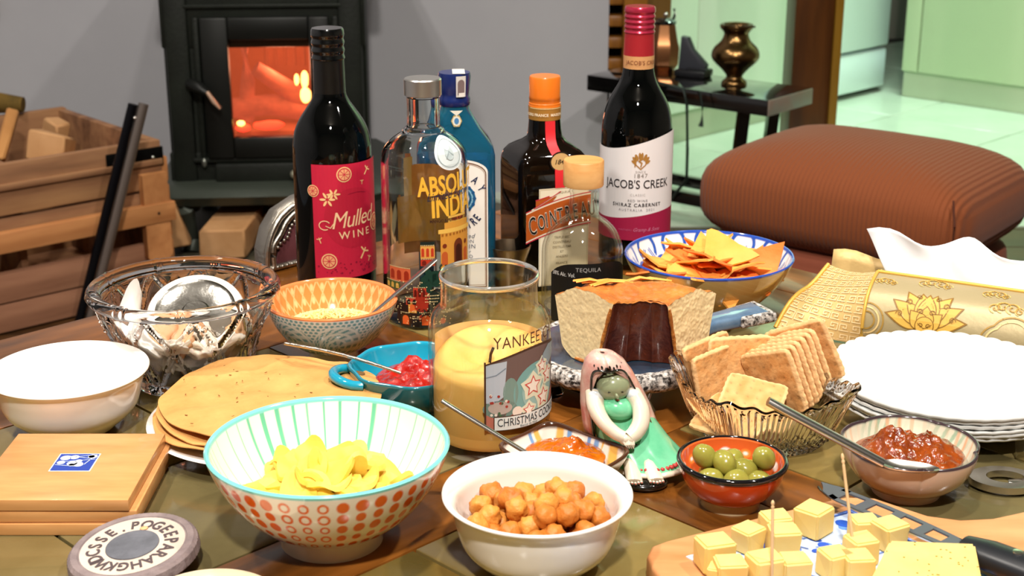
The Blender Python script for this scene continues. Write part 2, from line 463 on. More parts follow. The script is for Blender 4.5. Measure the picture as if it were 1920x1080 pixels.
# ================================================================ TABLE
TC = Vector((0.085, 1.045)); HA, HB = 0.445, 0.53; HN = -0.72
tb = thing('coffee_table', 'square wooden coffee table with inset olive slate panels under the food', 'table', (TC.x, TC.y, 0), r45)
M_tw = wood('table_wood', '#38200a', '#a8682a', 7, 0, 0.28, coat=0.2, along=0.15, c3='#7a4818')
M_tw2 = wood('table_wood_b', '#38200a', '#a8682a', 7, 1, 0.28, coat=0.2, along=0.15, c3='#7a4818')
b0 = 0.036
pb = 0.34
AX = (-0.56, -0.092, 0.028, 0.30)   # slate panel limits along the table's first axis
def tbx(name, x0, x1, y0, y1, m, z0=0.425, z1=TZ, bev=0.0008):
    return box(name, ((x0+x1)/2, (y0+y1)/2, (z0+z1)/2), (x1-x0-0.001, y1-y0-0.001, z1-z0), m, tb, bevel=bev, seg=2)
for lo, hi in ((HN, AX[0]), (AX[3], HA)):   # outer boards: pairs on every side
    mid = (lo+hi)/2; tbx('frame_board', lo, mid, -HB, HB, M_tw2); tbx('frame_board', mid, hi, -HB, HB, M_tw2)
for s in (-1, 1):
    lo, hi = sorted((s*pb, s*HB)); mid = (lo+hi)/2
    tbx('frame_board', AX[0], AX[3], lo, mid, M_tw); tbx('frame_board', AX[0], AX[3], mid, hi, M_tw)
tbx('frame_board', AX[0], AX[3], -b0, b0, M_tw)
for s in (-1, 1):
    lo, hi = sorted((s*b0, s*pb)); md_ = (AX[1]+AX[2])/2; tbx('frame_board', AX[1], md_, lo, hi, M_tw2); tbx('frame_board', md_, AX[2], lo, hi, M_tw2)
slates = [mat('olive_slate_%d' % i, c1, 0.16, coat=0.35, var=(11, c2, 0.35), bump=(25, 0.12)) for i, (c1, c2) in enumerate(
    [('#6a5726', '#8a763e'), ('#625632', '#7e704a'), ('#715e30', '#8c7a48'), ('#554c30', '#756a46')])]
q = 0
for sa in (-1, 1):
    for sb in (-1, 1):
        x0, x1 = (AX[0], AX[1]) if sa < 0 else (AX[2], AX[3]); y0, y1 = sorted((sb*b0, sb*pb)); ym = (y0+y1)/2
        nn = 3 if sa < 0 else 2; cuts = [x0+(x1-x0)*k_/nn for k_ in range(nn+1)]
        for (u0, u1) in zip(cuts, cuts[1:]):
            for (v0, v1) in ((y0, ym), (ym, y1)):
                tbx('slate_tile', u0+0.0006, u1-0.0006, v0+0.0006, v1-0.0006, slates[(q*7+3) % 4]); q += 1
box('underboard', ((HA+HN)/2, 0, 0.412), (HA-HN-0.04, 2*HB-0.04, 0.025), M_oakd, tb)
for sx in (-1, 1):
    xa = HA-0.05 if sx > 0 else HN+0.05
    box('apron', (xa, 0, 0.36), (0.025, 2*HB-0.16, 0.08), M_oakd, tb); box('apron', ((HA+HN)/2, sx*(HB-0.05), 0.36), (HA-HN-0.16, 0.025, 0.08), M_oakd, tb)
    for sy in (-1, 1): box('leg', (xa, sy*(HB-0.05), 0.2), (0.07, 0.07, 0.4), M_oakd, tb, bevel=0.004)

def onT(x, y, z=0.0): return (x, y, TZ + z)
# ================================================================ STOVE

box('hearth_slab', (-0.55, 3.1, 0.006), (1.0, 0.8, 0.018), mat('hearth_stone', '#3d3a2e', 0.6, var=(8, '#56523f', 0.3)), None, label='dark stone hearth slab under the iron stove', cat='hearth')
HZ = 0.015
st = thing('wood_stove', 'black cast iron wood stove with a lit fire behind square glass', 'stove', (-0.515, 3.0, HZ), math.radians(5))
SW, SD = 0.42, 0.36
bm = bmesh.new()   # shell without front: sides, back, top, bottom
bx(bm, (-SW/2+0.02, SD/2+0.02, 0.39), (0.04, SD, 0.50), None, 0.006); bx(bm, (SW/2-0.02, SD/2+0.02, 0.39), (0.04, SD, 0.50), None, 0.006)
bx(bm, (0, SD+0.01, 0.39), (SW, 0.03, 0.50)); bx(bm, (0, SD/2+0.02, 0.155), (SW, SD, 0.03))
ob('body', bm_mesh(bm, 'body', M_iron), st)
box('top_plate', (0, SD/2, 0.655), (SW+0.05, SD+0.06, 0.03), M_iron, st, bevel=0.008)
box('front_lintel', (0, 0.012, 0.535), (SW, 0.03, 0.21), M_iron, st, bevel=0.004)
box('front_sill', (0, 0.012, 0.165), (SW, 0.03, 0.09), M_iron, st, bevel=0.004)
box('side_pilaster', (-0.178, 0.004, 0.36), (0.050, 0.03, 0.56), M_iron, st, bevel=0.010); box('side_pilaster', (0.178, 0.004, 0.36), (0.050, 0.03, 0.56), M_iron, st, bevel=0.010)
box('side_moulding', (-0.138, 0.0, 0.345), (0.014, 0.022, 0.30), M_iron, st, bevel=0.006); box('side_moulding', (0.148, 0.0, 0.345), (0.014, 0.022, 0.30), M_iron, st, bevel=0.006)
# door frame around the window
gx0, gx1, gz0, gz1 = -0.072, 0.093, 0.245, 0.448
def dbar(n, x0, x1, z0, z1): box(n, ((x0+x1)/2, -0.012, (z0+z1)/2), (x1-x0, 0.022, z1-z0), mat('stove_door_iron', '#0d0f0c', 0.45, 0.3), st, bevel=0.004)
dbar('door_frame', -0.128, gx0, 0.20, 0.495); dbar('door_frame', gx1, 0.135, 0.20, 0.495)
for s_ in (-1, 1): box('front_plate', (s_*0.140, 0.010, 0.33), (0.05, 0.02, 0.30), M_iron, st, bevel=0)
dbar('door_frame', gx0, gx1, gz1, 0.495); dbar('door_frame', gx0, gx1, 0.20, gz0)
box('window_pane', ((gx0+gx1)/2, -0.006, (gz0+gz1)/2), (gx1-gx0+0.004, 0.003, gz1-gz0+0.004), thin_glass('stove_glass', '#ffe9dc', 0.8), st, bevel=0)
box('moulding', (0, -0.004, 0.516), (SW-0.08, 0.012, 0.008), M_iron, st); box('moulding', (0, -0.006, 0.195), (SW-0.1, 0.02, 0.010), M_iron, st, bevel=0.003)
box('ash_door', (0.01, -0.012, 0.163), (0.25, 0.022, 0.052), M_iron, st, bevel=0.006)
ob('ash_knob', blob_mesh('ash_knob', mat('pale_knob', '#a8a690', 0.35, 0.6), (0.010, 0.012, 0.010), 2, 0), st, (0.052, -0.034, 0.166))
ob('hinge_pin', blob_mesh('hinge_pin', mat('worn_iron', '#7d8078', 0.35, 0.8), (0.006, 0.006, 0.011), 2, 0), st, (-0.137, -0.014, 0.19))
h = tube_mesh('door_handle', [(-0.155, -0.02, 0.36), (-0.135, -0.045, 0.355), (-0.115, -0.055, 0.345), (-0.103, -0.055, 0.328), (-0.092, -0.052, 0.312)], [0.012, 0.014, 0.008, 0.005, 0.004], [mat('stove_door_iron')])
ob('door_handle', h, st)
ob('handle_tip', tube_mesh('handle_tip', [(-0.116, -0.062, 0.350), (-0.104, -0.064, 0.330), (-0.092, -0.062, 0.314)], [0.004, 0.005, 0.002], mat('brass_tip', '#c8a890', 0.4, 0.5)), st, label='bare metal tip of the stove handle')
# flared base ledge
bm = bmesh.new()
lv = [(0.105, 0.245, 0.050), (0.125, 0.255, 0.060), (0.137, 0.245, 0.050), (0.150, 0.222, 0.028)]
rings = []
for z, hx, fy in lv:
    rings.append([bm.verts.new(p) for p in [(-hx, -fy+0.035, z), (-hx+0.035, -fy, z), (hx-0.035, -fy, z), (hx, -fy+0.035, z), (hx, SD+0.02, z), (-hx, SD+0.02, z)]])
for a, b in zip(rings, rings[1:]):
    for i in range(6): bm.faces.new([a[i], a[(i+1) % 6], b[(i+1) % 6], b[i]])
bm.faces.new(rings[0][::-1]); bm.faces.new(rings[-1])
ob('base_ledge', bm_mesh(bm, 'base_ledge', mat('stove_ledge_iron', '#3a4038', 0.42, 0.4, bump=(120, 0.2))), st)
for sx in (-1, 1):
    for fy in (0, 1):
        y0 = -0.02 if fy == 0 else SD - 0.03
        pts = [(sx*0.185, y0, 0.11), (sx*0.187, y0-0.004, 0.09), (sx*0.180, y0, 0.06), (sx*0.172, y0-0.002, 0.025), (sx*0.176, y0-0.012, 0.002)]
        ob('leg', tube_mesh('leg', pts, [(0.048, 0.026), (0.040, 0.024), (0.024, 0.018), (0.016, 0.014), (0.022, 0.018)], mat('stove_ledge_iron'), n=8), st)
lathe('flue_pipe', [(0.06, 0.66), (0.06, 2.4), (0.001, 2.4)], M_iron, st, 32, loc=(0, 0.2, 0))
# fire inside
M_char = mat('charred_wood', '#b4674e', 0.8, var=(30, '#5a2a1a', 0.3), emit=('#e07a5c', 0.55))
M_ember = mat('ember', '#ff6a3c', 0.8, emit=('#ff4a38', 2.2))
M_flame = mat('flame', '#ffe0a0', 0.8, emit=('#ffc870', 7.0))
M_brick = mat('fire_brick', '#a8603e', 0.9, var=(14, '#7e3c26', 0.3), emit=('#d0704c', 0.5))  # weak emission puts the firelight into the brick itself
box('firebrick_lining', (0, SD-0.06, 0.35), (SW-0.09, 0.02, 0.34), M_brick, st)
box('firebrick_floor', (0, 0.16, 0.235), (SW-0.09, 0.24, 0.02), M_brick, st)
for i in range(6): box('lining_rib', (-0.02+0.021*i, SD-0.075, 0.40), (0.006, 0.014, 0.11), M_brick, st, bevel=0.002)
def tube_obj(n, pts, r, m, par, k=9): return ob(n, tube_mesh(n, pts, r, m, k), par)
tube_obj('burning_log', [(-0.03, 0.10, 0.37), (0.05, 0.12, 0.31), (0.11, 0.13, 0.275)], [0.016, 0.022, 0.02], M_char, st)
tube_obj('burning_log', [(-0.10, 0.12, 0.28), (0.0, 0.13, 0.285), (0.10, 0.11, 0.265)], [0.022, 0.024, 0.02], M_char, st)
tube_obj('burning_log', [(-0.06, 0.14, 0.25), (-0.05, 0.12, 0.34), (-0.055, 0.13, 0.42)], [0.018, 0.016, 0.012], M_char, st)
for x, z, rx, rz in ((0.0, 0.263, 0.034, 0.010), (-0.055, 0.258, 0.016, 0.009), (0.075, 0.262, 0.016, 0.009)):
    ob('ember', blob_mesh('ember', M_ember, (rx, 0.012, rz), 2, 0.2, 2, x*50), st, (x, 0.015, z))
for x, z, rx, rz in ((0.077, 0.352, 0.008, 0.020), (0.078, 0.318, 0.012, 0.018), (0.060, 0.352, 0.005, 0.013), (-0.058, 0.270, 0.009, 0.006)):
    ob('flame', blob_mesh('flame', M_flame, (rx, 0.008, rz), 2, 0.15, 1.5, z*30), st, (x, 0.055 if z > .3 else 0.004, z))
l = lamp('fire_glow', 'POINT', (-0.50, 3.10, 0.40), 1.3, (1.0, 0.55, 0.38), 0.04)
# split logs under and beside the stove
M_cut = mat('split_wood_face', '#c79a6c', 0.8, var=(12, '#a87848', 0.3), bump=(40, 0.3))
M_cut2 = mat('orange_split_wood', '#a8713a', 0.8, var=(10, '#c08a50', 0.3), bump=(40, 0.3))
def chunk(label, loc, s, rot, m, seed, group='split logs under the stove'):
    rr = random.Random(seed); bm = bmesh.new(); bmesh.ops.create_cube(bm, size=1)
    for v in bm.verts: v.co = Vector((v.co.x*s[0]*(1+rr.uniform(-.18, .18)), v.co.y*s[1]*(1+rr.uniform(-.15, .15)), v.co.z*s[2]*(1+rr.uniform(-.2, .2))))
    bmesh.ops.bevel(bm, geom=bm.edges[:], offset=0.004, segments=1, affect='EDGES')
    return ob('split_log', bm_mesh(bm, 'split_log', m), None, loc, rot, label=label, cat='log', group=group)
chunk('pale blocky split log under the middle of the stove', (-0.600, 2.98, 0.060), (0.095, 0.2, 0.062), (0.1, 0.05, -0.1), M_cut, 1)
chunk('orange split log standing on edge right of the blocky one', (-0.487, 3.02, 0.072), (0.075, 0.2, 0.07), (0.0, 0.75, 0.1), M_cut2, 2)
chunk('split log leaning left of the stove leg beside the crate', (-0.725, 2.98, 0.080), (0.045, 0.16, 0.085), (0, -0.25, 0.2), M_cut, 3)
chunk('pinkish split log lying behind the silver edged box', (-0.445, 2.93, 0.052), (0.08, 0.12, 0.05), (0.3, 0.3, 0.6), M_cut, 4)
chunk('grey barked log at the right end under the stove', (-0.40, 2.99, 0.085), (0.07, 0.2, 0.04), (0, -0.5, -0.1), mat('grey_bark', '#8c7c5c', 0.9, var=(30, '#5d523a', .3)), 5)
# ================================================================ CRATE
M_cr = wood('weathered_crate_wood', '#5a3820', '#a97e54', 6, 0, 0.7, bump=0.4, c3='#8a6040')
M_cr2 = wood('pinkish_crate_wood', '#6d4630', '#a97a5c', 5, 0, 0.7, bump=0.4, c3='#8f6248')
M_rail = wood('new_pine_rail', '#a5683a', '#c98c56', 7, 0, 0.6, bump=0.2)
M_railz = wood('new_pine_post', '#a5683a', '#c98c56', 7, 2, 0.6, bump=0.2)
CA = math.atan2(0.665, 0.747)
cr_ = thing('log_crate', 'weathered wooden crate of firewood left of the stove', 'crate', (-0.673, 2.703, 0), CA)
# local x runs from -0.75 (near left) to 0 (right corner); y goes back
def cb(n, x0, x1, y0, y1, z0, z1, m, **kw): return box(n, ((x0+x1)/2, (y0+y1)/2, (z0+z1)/2), (x1-x0, y1-y0, z1-z0), m, cr_, bevel=0.002, **kw)
CL, CW = 0.80, 0.42
cb('plank', -CL, 0, 0, 0.018, 0.222, 0.315, M_cr); cb('plank', -CL, 0, 0.003, 0.020, 0.160, 0.216, M_cr)
cb('plank', -CL, 0, 0, 0.018, 0.060, 0.115, M_cr2); cb('plank', -CL, 0, 0.002, 0.020, 0.004, 0.057, M_cr2)
cb('top_edge_strip', -CL, -0.0, -0.006, 0.012, 0.268, 0.280, M_cr)
cb('rail', -CL, 0.012, -0.020, 0.0, 0.158, 0.196, M_rail)
for x in (-0.43, -0.01): ob('screw', blob_mesh('screw', mat('dark_screw', '#2a1c12', 0.5, 0.5), (0.003, 0.002, 0.003), 1, 0), cr_, (x-0.015, -0.021, 0.178)); 
post = prism('corner_post', [(-0.052, 0.255), (0.0, 0.255), (0.0, 0.092), (-0.026, 0.06), (-0.052, 0.092)], 0.016, M_railz)
ob('corner_post', post, cr_, (0, -0.001, 0), (PI/2, 0, 0))
for i in range(5): cb('end_block', -0.006, 0.014, 0.003, 0.03, 0.012+0.055*i, 0.012+0.055*i+0.048, M_railz)
br = cb('metal_bracket', -0.115, 0.003, -0.004, 0.0, 0.266, 0.303, mat('black_bracket', '#121212', 0.4, 0.8))
for x in (-0.10, -0.02): ob('bracket_screw', blob_mesh('bracket_screw', M_steel, (0.004, 0.003, 0.004), 1, 0), cr_, (x, -0.005, 0.284))
cb('plank', 0.0, -0.018, 0.018, CW, 0.16, 0.315, M_cr); cb('plank', 0.0, -0.018, 0.018, CW, 0.0, 0.155, M_cr)
cb('plank', -CL, 0, CW-0.018, CW, 0.16, 0.318, M_cr); cb('plank', -CL, 0, CW-0.018, CW, 0.0, 0.155, M_cr)
cb('plank', -CL, -CL+0.018, 0.018, CW-0.018, 0.0, 0.315, M_cr); cb('divider', -CL*0.36, -CL*0.36+0.014, 0.02, CW-0.02, 0.02, 0.300, M_cr)
cb('bottom', -CL, 0, 0.018, CW-0.018, 0.004, 0.016, M_cr)
def in_crate(x, y, z):
    v = Matrix.Rotation(CA, 3, 'Z') @ Vector((x, y, z)); return (v.x-0.673, v.y+2.703, z)
g2 = 'firewood in the crate'
chunk('splintered pale log at the left front of the crate', in_crate(-0.42, 0.10, 0.282), (0.16, 0.09, 0.07), (0.2, 0.15, CA+0.3), M_cut, 11, g2)
chunk('second pale log behind the splintered one in the crate', in_crate(-0.44, 0.19, 0.26), (0.18, 0.08, 0.07), (0.3, -0.1, CA-0.2), M_cut, 12, g2)
chunk('pale log end in the right compartment of the crate', in_crate(-0.13, 0.20, 0.285), (0.07, 0.08, 0.06), (0.2, 0.3, CA+0.8), M_cut, 13, g2)
chunk('small chip of wood at the back right of the crate', in_crate(-0.07, 0.30, 0.300), (0.035, 0.05, 0.03), (0.2, 0.1, CA+0.2), M_cut, 14, g2)
chunk('brown stick poking up across the crate divider', in_crate(-0.20, 0.24, 0.315), (0.022, 0.16, 0.022), (0.45, 0.3, CA-0.5), M_cut2, 15, g2)
chunk('big log filling the right end of the crate', in_crate(-0.12, 0.12, 0.20), (0.16, 0.12, 0.1), (0, 0.1, CA), M_cut2, 16, g2)
chunk('big log filling the left end of the crate', in_crate(-0.50, 0.22, 0.18), (0.3, 0.2, 0.14), (0, 0.05, CA), M_cut2, 17, g2)
tube = tube_mesh('mossy_log', [(-1.22, 2.93, 0.338), (-1.09, 2.93, 0.345), (-1.005, 2.93, 0.338)], [0.024, 0.026, 0.016], mat('mossy_bark', '#7a5c1c', 0.9, var=(20, '#4a3a10', 0.3), bump=(40, .5)), 12)
ob('mossy_log', tube, None, label='yellowish barked log lying across the back of the crate', cat='log')
# wooden ornament on wall at left edge
pl = [(-1.42, 0.50), (-1.262, 0.500), (-1.238, 0.478), (-1.250, 0.462), (-1.240, 0.452), (-1.262, 0.436), (-1.285, 0.42), (-1.42, 0.41)]
o = ob('wall_carving', prism('wall_carving', pl, 0.03, wood('carving_wood', '#5a3418', '#9a6a3c', 6, 1, 0.6), 0, 0.003), None, (0.0, WY-0.001, 0), (PI/2, 0, 0), label='carved brown wooden edge on the wall at far left', cat='ornament')
# fire tongs leaning on the crate
tg = thing('fire_tongs', 'grey and black iron fire tongs leaning against the crate', 'fire tongs', (0, 0, 0))
tA, tB = Vector((-0.793, 2.545, 0.002)), Vector((-0.672, 2.600, 0.40))
for nm, off, mm, r in (('arm', Vector((0, 0, 0)), mat('grey_iron_bar', '#8a7f78', 0.35, 0.8), 0.0095), ('arm', Vector((-0.019, -0.002, 0)), mat('black_iron_bar', '#17171c', 0.35, 0.8), 0.009)):
    ob(nm, tube_mesh(nm, [tA+off, tA.lerp(tB, 0.5)+off, tB+off+Vector((0, 0, 0.004))], [r*0.9, r, r], mm, 8), tg)
ob('rivet', blob_mesh('rivet', M_steel, (0.004, 0.004, 0.004), 1, 0), tg, tB+Vector((-0.016, -0.009, -0.02)))
# ================================================================ BENCH AND WHAT STANDS ON IT
bz = 0.33
bFR = Vector((0.542, 3.02)); bu = (Vector((0.174, 3.33)) - bFR); bl = bu.length; bu.normalize(); ang = math.atan2(-bu.y, -bu.x)
bn = thing('side_bench', 'small black lacquered bench with splayed legs before the kitchen', 'bench', (bFR.x, bFR.y, 0), ang)
# local: x from -bl (left end) to 0 (right end), y back
BW = 0.19
box('seat_board', (-bl/2, BW/2, bz-0.018), (bl, BW, 0.036), M_black, bn, bevel=0.002)
box('end_cap', (0.0015, BW/2, bz-0.018), (0.003, BW-0.002, 0.034), mat('grey_end_face', '#7c8478', 0.35, var=(20, '#8c6a5c', 0.2)), bn, bevel=0.0005, label='grey end of the bench board')  # lighter, mottled grey face over the right end of the black board
for x in (-0.075, -bl+0.06):
    for y in (0.03, BW-0.03):
        sx = -0.03 if x > -0.2 else 0.03
        ob('leg', tube_mesh('leg', [(x, y, bz-0.036), (x+sx*0.4, y, 0.15), (x+sx, y, 0.0)], [(0.017, 0.017)]*3, M_black, n=4), bn)
box('stretcher', (-bl/2, 0.03, 0.075), (bl-0.13, 0.022, 0.028), M_black, bn); box('stretcher', (-bl/2, BW-0.03, 0.075), (bl-0.13, 0.02, 0.026), M_black, bn)
def on_bench(px, py): return at(px, py, bz)
# brass pot
M_brass = mat('aged_brass', '#8a6c44', 0.26, 1.0, var=(14, '#5e4526', 0.3))
p = on_bench(1376, 160)
k = 1/850
lp = cr([(0.0001, 0.004), (20*k, 0.002), (24*k, 0.0), (23*k, 8*k), (15*k, 17*k), (24*k, 30*k), (42*k, 48*k), (45*k, 60*k), (40*k, 72*k), (28*k, 84*k), (23*k, 96*k), (25*k, 102*k), (30*k, 108*k), (31*k, 114*k), (27*k, 116*k), (20*k, 110*k), (19*k, 96*k), (30*k, 80*k), (39*k, 60*k), (20*k, 36*k), (0.0001, 30*k)], 4)
t = thing('brass_pot', 'round bellied antique brass pot on the right of the bench', 'pot', (p.x, p.y, bz))
lathe('body', lp, M_brass, t, 48)
ob('rim_twig', tube_mesh('rim_twig', [(-0.03, -0.03, 0.137), (0.0, -0.035, 0.135), (0.036, -0.03, 0.134)], 0.0022, mat('dark_brass', '#3c2c18', 0.5, 0.8)), t)
# copper pitcher (faceted)
p = on_bench(1243, 128)
M_cop = mat('hammered_copper', '#b07a52', 0.28, 1.0)
t = thing('copper_pitcher', 'faceted copper pitcher with black lid half behind the red capped bottle', 'pitcher', (p.x, p.y, bz), 0.3)
lathe('body', [(0.0001, 0), (0.030, 0), (0.038, 0.012), (0.040, 0.05), (0.036, 0.062), (0.031, 0.085), (0.0275, 0.105), (0.026, 0.106), (0.0001, 0.106)], M_cop, t, 8, angle=20)
lathe('lid', [(0.0001, 0.106), (0.028, 0.106), (0.029, 0.112), (0.020, 0.118), (0.0001, 0.120)], M_black, t, 24)
ob('lid_knob', blob_mesh('lid_knob', M_steel, (0.006, 0.006, 0.006), 2, 0), t, (0.002, -0.003, 0.127))
ob('spout', tube_mesh('spout', [(0.020, 0, 0.108), (0.026, 0, 0.125), (0.024, 0, 0.14)], [0.004, 0.003, 0.004], M_black), t)
# black telephone base
p = on_bench(1300, 142)
t = thing('telephone', 'black cordless telephone lying in its charger on the bench', 'telephone', (p.x, p.y, bz), -0.5)
bm = bmesh.new(); bx(bm, (0, 0, 0.008), (0.075, 0.06, 0.016), None, 0.004, 2)
ob('charger_base', bm_mesh(bm, 'charger_base', mat('black_plastic', '#17181b', 0.35)), t)
ob('handset', prism('handset', [(-0.035, -0.014), (0.03, -0.018), (0.034, 0.0), (0.0, 0.032), (-0.014, 0.06), (-0.030, 0.062)], 0.024, mat('grey_black_plastic', '#34363c', 0.4), 0, 0.004), t, (0, 0.012, 0.028), (PI/2, 0, 0))
ob('keypad', prism('keypad', [(-0.02, -0.02), (0.03, -0.02), (0.03, 0.0), (-0.02, 0.0)], 0.004, mat('black_plastic'), 0, 0.001), t, (0.01, -0.005, 0.016))
t = tube_mesh('power_cable', [(0.30, 3.24, bz+0.006), (0.375, 3.12, bz+0.005), (0.382, 3.11, bz-0.03), (0.388, 3.12, 0.2), (0.39, 3.13, 0.13), (0.36, 3.2, 0.06), (0.33, 3.30, 0.006), (0.2, 3.42, 0.005)], 0.0035, mat('cable_black', '#12201a', 0.5), 8)
ob('power_cable', t, None, label='thin black cable hanging from the bench to the floor', cat='cable')
ob('hanging_plug', tube_mesh('hanging_plug', [(0.408, 3.10, bz+0.003), (0.414, 3.095, bz-0.03), (0.414, 3.095, bz-0.06), (0.412, 3.095, bz-0.072)], [0.002, 0.002, 0.003, 0.006], mat('cable_black'), 8), None, label='short cable end with a plug dangling below the bench', cat='plug')
# ================================================================ OTTOMAN
ot = thing('ottoman', 'rust brown ribbed ottoman with a bulging cushion top behind the table', 'ottoman', (0.556, 2.21, 0), math.radians(-38))
M_rust = mat('rust_fabric', '#7c3e18', 0.85, sheen=0.08, bump=(300, 0.15))
# ribs run along local y, following the cloth over the edges
nt = M_rust.node_tree
wv = nt.nodes.new('ShaderNodeTexWave'); wv.wave_type = 'BANDS'; wv.bands_direction = 'X'; wv.inputs['Scale'].default_value = 42; wv.inputs['Distortion'].default_value = 0.4
tcn = [n for n in nt.nodes if n.type == 'TEX_COORD'][0]; bpn = [n for n in nt.nodes if n.type == 'BUMP'][0]
nt.links.new(tcn.outputs['Object'], wv.inputs['Vector']); nt.links.new(wv.outputs['Fac'], bpn.inputs['Height']); bpn.inputs['Strength'].default_value = 0.5; bpn.inputs['Distance'].default_value = 0.003
def superbox(name, hx, hy, hz, m, e=5.0, bulge=0.0, n=40, zc=0, ez=3.0):
    """rounded cushion: superellipse in plan, rounded in section"""
    V = []; F = []; K = 20
    for i in range(K+1):
        ph = -PI/2 + PI*i/K
        cz = math.copysign(abs(math.sin(ph))**(2/ez), math.sin(ph)); cr0 = abs(math.cos(ph))**(2/ez)
        for j in range(n*2):
            a = 2*PI*j/(n*2)
            x = math.copysign(abs(math.cos(a))**(2/e), math.cos(a)); y = math.copysign(abs(math.sin(a))**(2/e), math.sin(a))
            rr = cr0; zz = zc + hz*cz
            if cz > 0: zz += bulge*(1-abs(x*rr)**2.2)*(1-abs(y*rr)**2.2)
            V.append((hx*x*rr, hy*y*rr, zz))
    W = n*2
    for i in range(K):
        for j in range(W): F.append((i*W+j, i*W+(j+1) % W, (i+1)*W+(j+1) % W, (i+1)*W+j))
    return mesh(name, V, F, m, angle=180)
ob('cushion', superbox('cushion', 0.222, 0.172, 0.080, M_rust, 7.5, 0.012, ez=3.1), ot, (0, 0, 0.336))
base = superbox('base', 0.200, 0.152, 0.135, mat('rust_fabric_base', '#84432c', 0.85, sheen=0.06, bump=(300, 0.2)), 9, 0, ez=12)
ob('base', base, ot, (0, 0, 0.137))
ob('corner_seam', tube_mesh('corner_seam', [Vector((0.203, -0.153, 0.390)), Vector((0.2115, -0.1615, 0.355)), Vector((0.2125, -0.1625, 0.325)), Vector((0.206, -0.156, 0.285))], 0.0016, mat('seam_thread', '#4d2414', 0.9), 6), ot)
# ================================================================ SILVER EDGED BOX on the far table edge
p0 = Vector(at(482, 500)); 
sb = thing('trinket_box', 'silver beaded box with maroon side on the far table edge', 'box', (-0.258, 1.440, TZ), r45)
M_sil = mat('tarnished_silver', '#b4ada2', 0.35, 1.0, bump=(200, 0.3))
pr = [(0, 0), (0.11, 0), (0.11, 0.078), (0.05, 0.072), (0.022, 0.062), (0.008, 0.046), (0, 0.024)]
ob('side_panel', prism('side_panel', pr, 0.018, M_sil, 0, 0.001), sb, (0, 0.020, 0), (PI/2, 0, 0))
ob('maroon_inlay', prism('maroon_inlay', [(0.012, 0.006), (0.108, 0.006), (0.108, 0.060), (0.052, 0.055), (0.034, 0.046), (0.020, 0.030)], 0.002, mat('maroon_lacquer', '#5c3236', 0.4), 0, 0.0005), sb, (0, 0.0012, 0), (PI/2, 0, 0), label='maroon inlaid side')
def frame_path(s): return [(0.008*s+0.001, 0, 0.004), (0.003+0.006*s, 0, 0.026), (0.012+0.008*s, 0, 0.046-0.006*s), (0.026+0.004*s, 0, 0.060-0.007*s), (0.052, 0, 0.070-0.008*s), (0.11, 0, 0.077-0.009*s)]
for s in (0, 1): ob('silver_band', tube_mesh('silver_band', [Vector(q)+Vector((0, -0.001-0.001*s, 0)) for q in cr([np.array(v) for v in frame_path(s)], 5)], 0.0032, M_sil, 8), sb)
ob('silver_band', tube_mesh('silver_band', [(0, -0.001, 0.004), (0.11, -0.001, 0.004)], 0.0035, M_sil, 8), sb)
bead = blob_mesh('bead', M_sil, (0.0022, 0.0022, 0.0022), 1, 0)
for i in range(18): ob('bead', bead, sb, (0.006+0.006*i, -0.0045, 0.005))
for q in cr([np.array(v) for v in frame_path(1.9)], 3)[3:]: ob('bead', bead, sb, (q[0], -0.003, q[2]))

def nest0(t_, child, parent_):
    par = [o_ for o_ in t_.children if o_.name.split('.')[0] == parent_][0]
    for c_ in [o_ for o_ in t_.children if o_.name.split('.')[0] == child]:
        c_.parent = par; c_.location = Vector(c_.location) - Vector(par.location)
nest0(st, 'ash_knob', 'ash_door'); nest0(st, 'handle_tip', 'door_handle'); nest0(cr_, 'screw', 'rail'); nest0(cr_, 'bracket_screw', 'metal_bracket')
# ================================================================ BOTTLES
M_wine = mat('dark_wine_glass', '#030404', 0.03, spec=0.5)
def body_bottle(t, prof, m, name='bottle_glass', n=96, **kw):
    return lathe(name, [(0.0001, 0.0)] + [(prof[0][0]-0.004, 0.0)] + [tuple(p) for p in prof], m, t, n, angle=50, **kw)
def ridged(r, z0, z1, nr, dr=0.0006, top=True):
    out = []
    for i in range(nr*6+1):
        t = i/(nr*6); out.append((r + dr*math.cos(2*PI*t*nr), z0 + (z1-z0)*t))
    return out
def serif_text(P, s, size, loc, c, **kw): P.text(s, size, loc, c, **kw)
# ---- 1 mulled wine
X, Y = -0.176, 1.379
t = thing('wine_bottle', 'black wine bottle with a red mulled wine label', 'wine bottle', (X, Y, TZ))
rows = [(172, 30), (180, 32), (190, 37), (200, 44), (213, 53), (226, 61), (242, 68), (262, 72), (285, 73.5), (400, 73.5), (520, 73.5), (548, 73.5)]
pr = [(max(r, 0.001), z) for r, z in sil(Y, rows)]; pr[0] = (0.0375, 0.004)
prof = [tuple(p) for p in cr(pr, 4)]
body_bottle(t, prof, M_wine)
zt = atY(613, 52, Y).z - TZ; zr = atY(613, 108, Y).z - TZ; zs = atY(613, 172, Y).z - TZ
rc = 0.0157
lathe('capsule_sleeve', [(rc*0.99, zs), (rc*0.96, zr-0.001)], mat('black_capsule', '#141210', 0.3, 0.3, coat=0.5), t, 64)
lathe('screw_cap', [(rc*0.98, zr-0.001)] + ridged(rc*0.99, zr, zt-0.006, 3, 0.0005) + [(rc, zt-0.002), (rc-0.001, zt), (0.0001, zt)], mat('black_foil_cap', '#0c0d0e', 0.2, 0.5, coat=1.0), t, 64, label='shiny black ridged screw cap')
lz1 = atY(620, 305, Y-0.03).z - TZ; lz0 = atY(630, 520, Y-0.035).z - TZ; R = max(p[0] for p in prof) + 0.0003
P = Print(); W2 = 0.041
P.rect(-W2, lz0, W2, lz1, '#c41f3e', 0)
rr = random.Random(3)
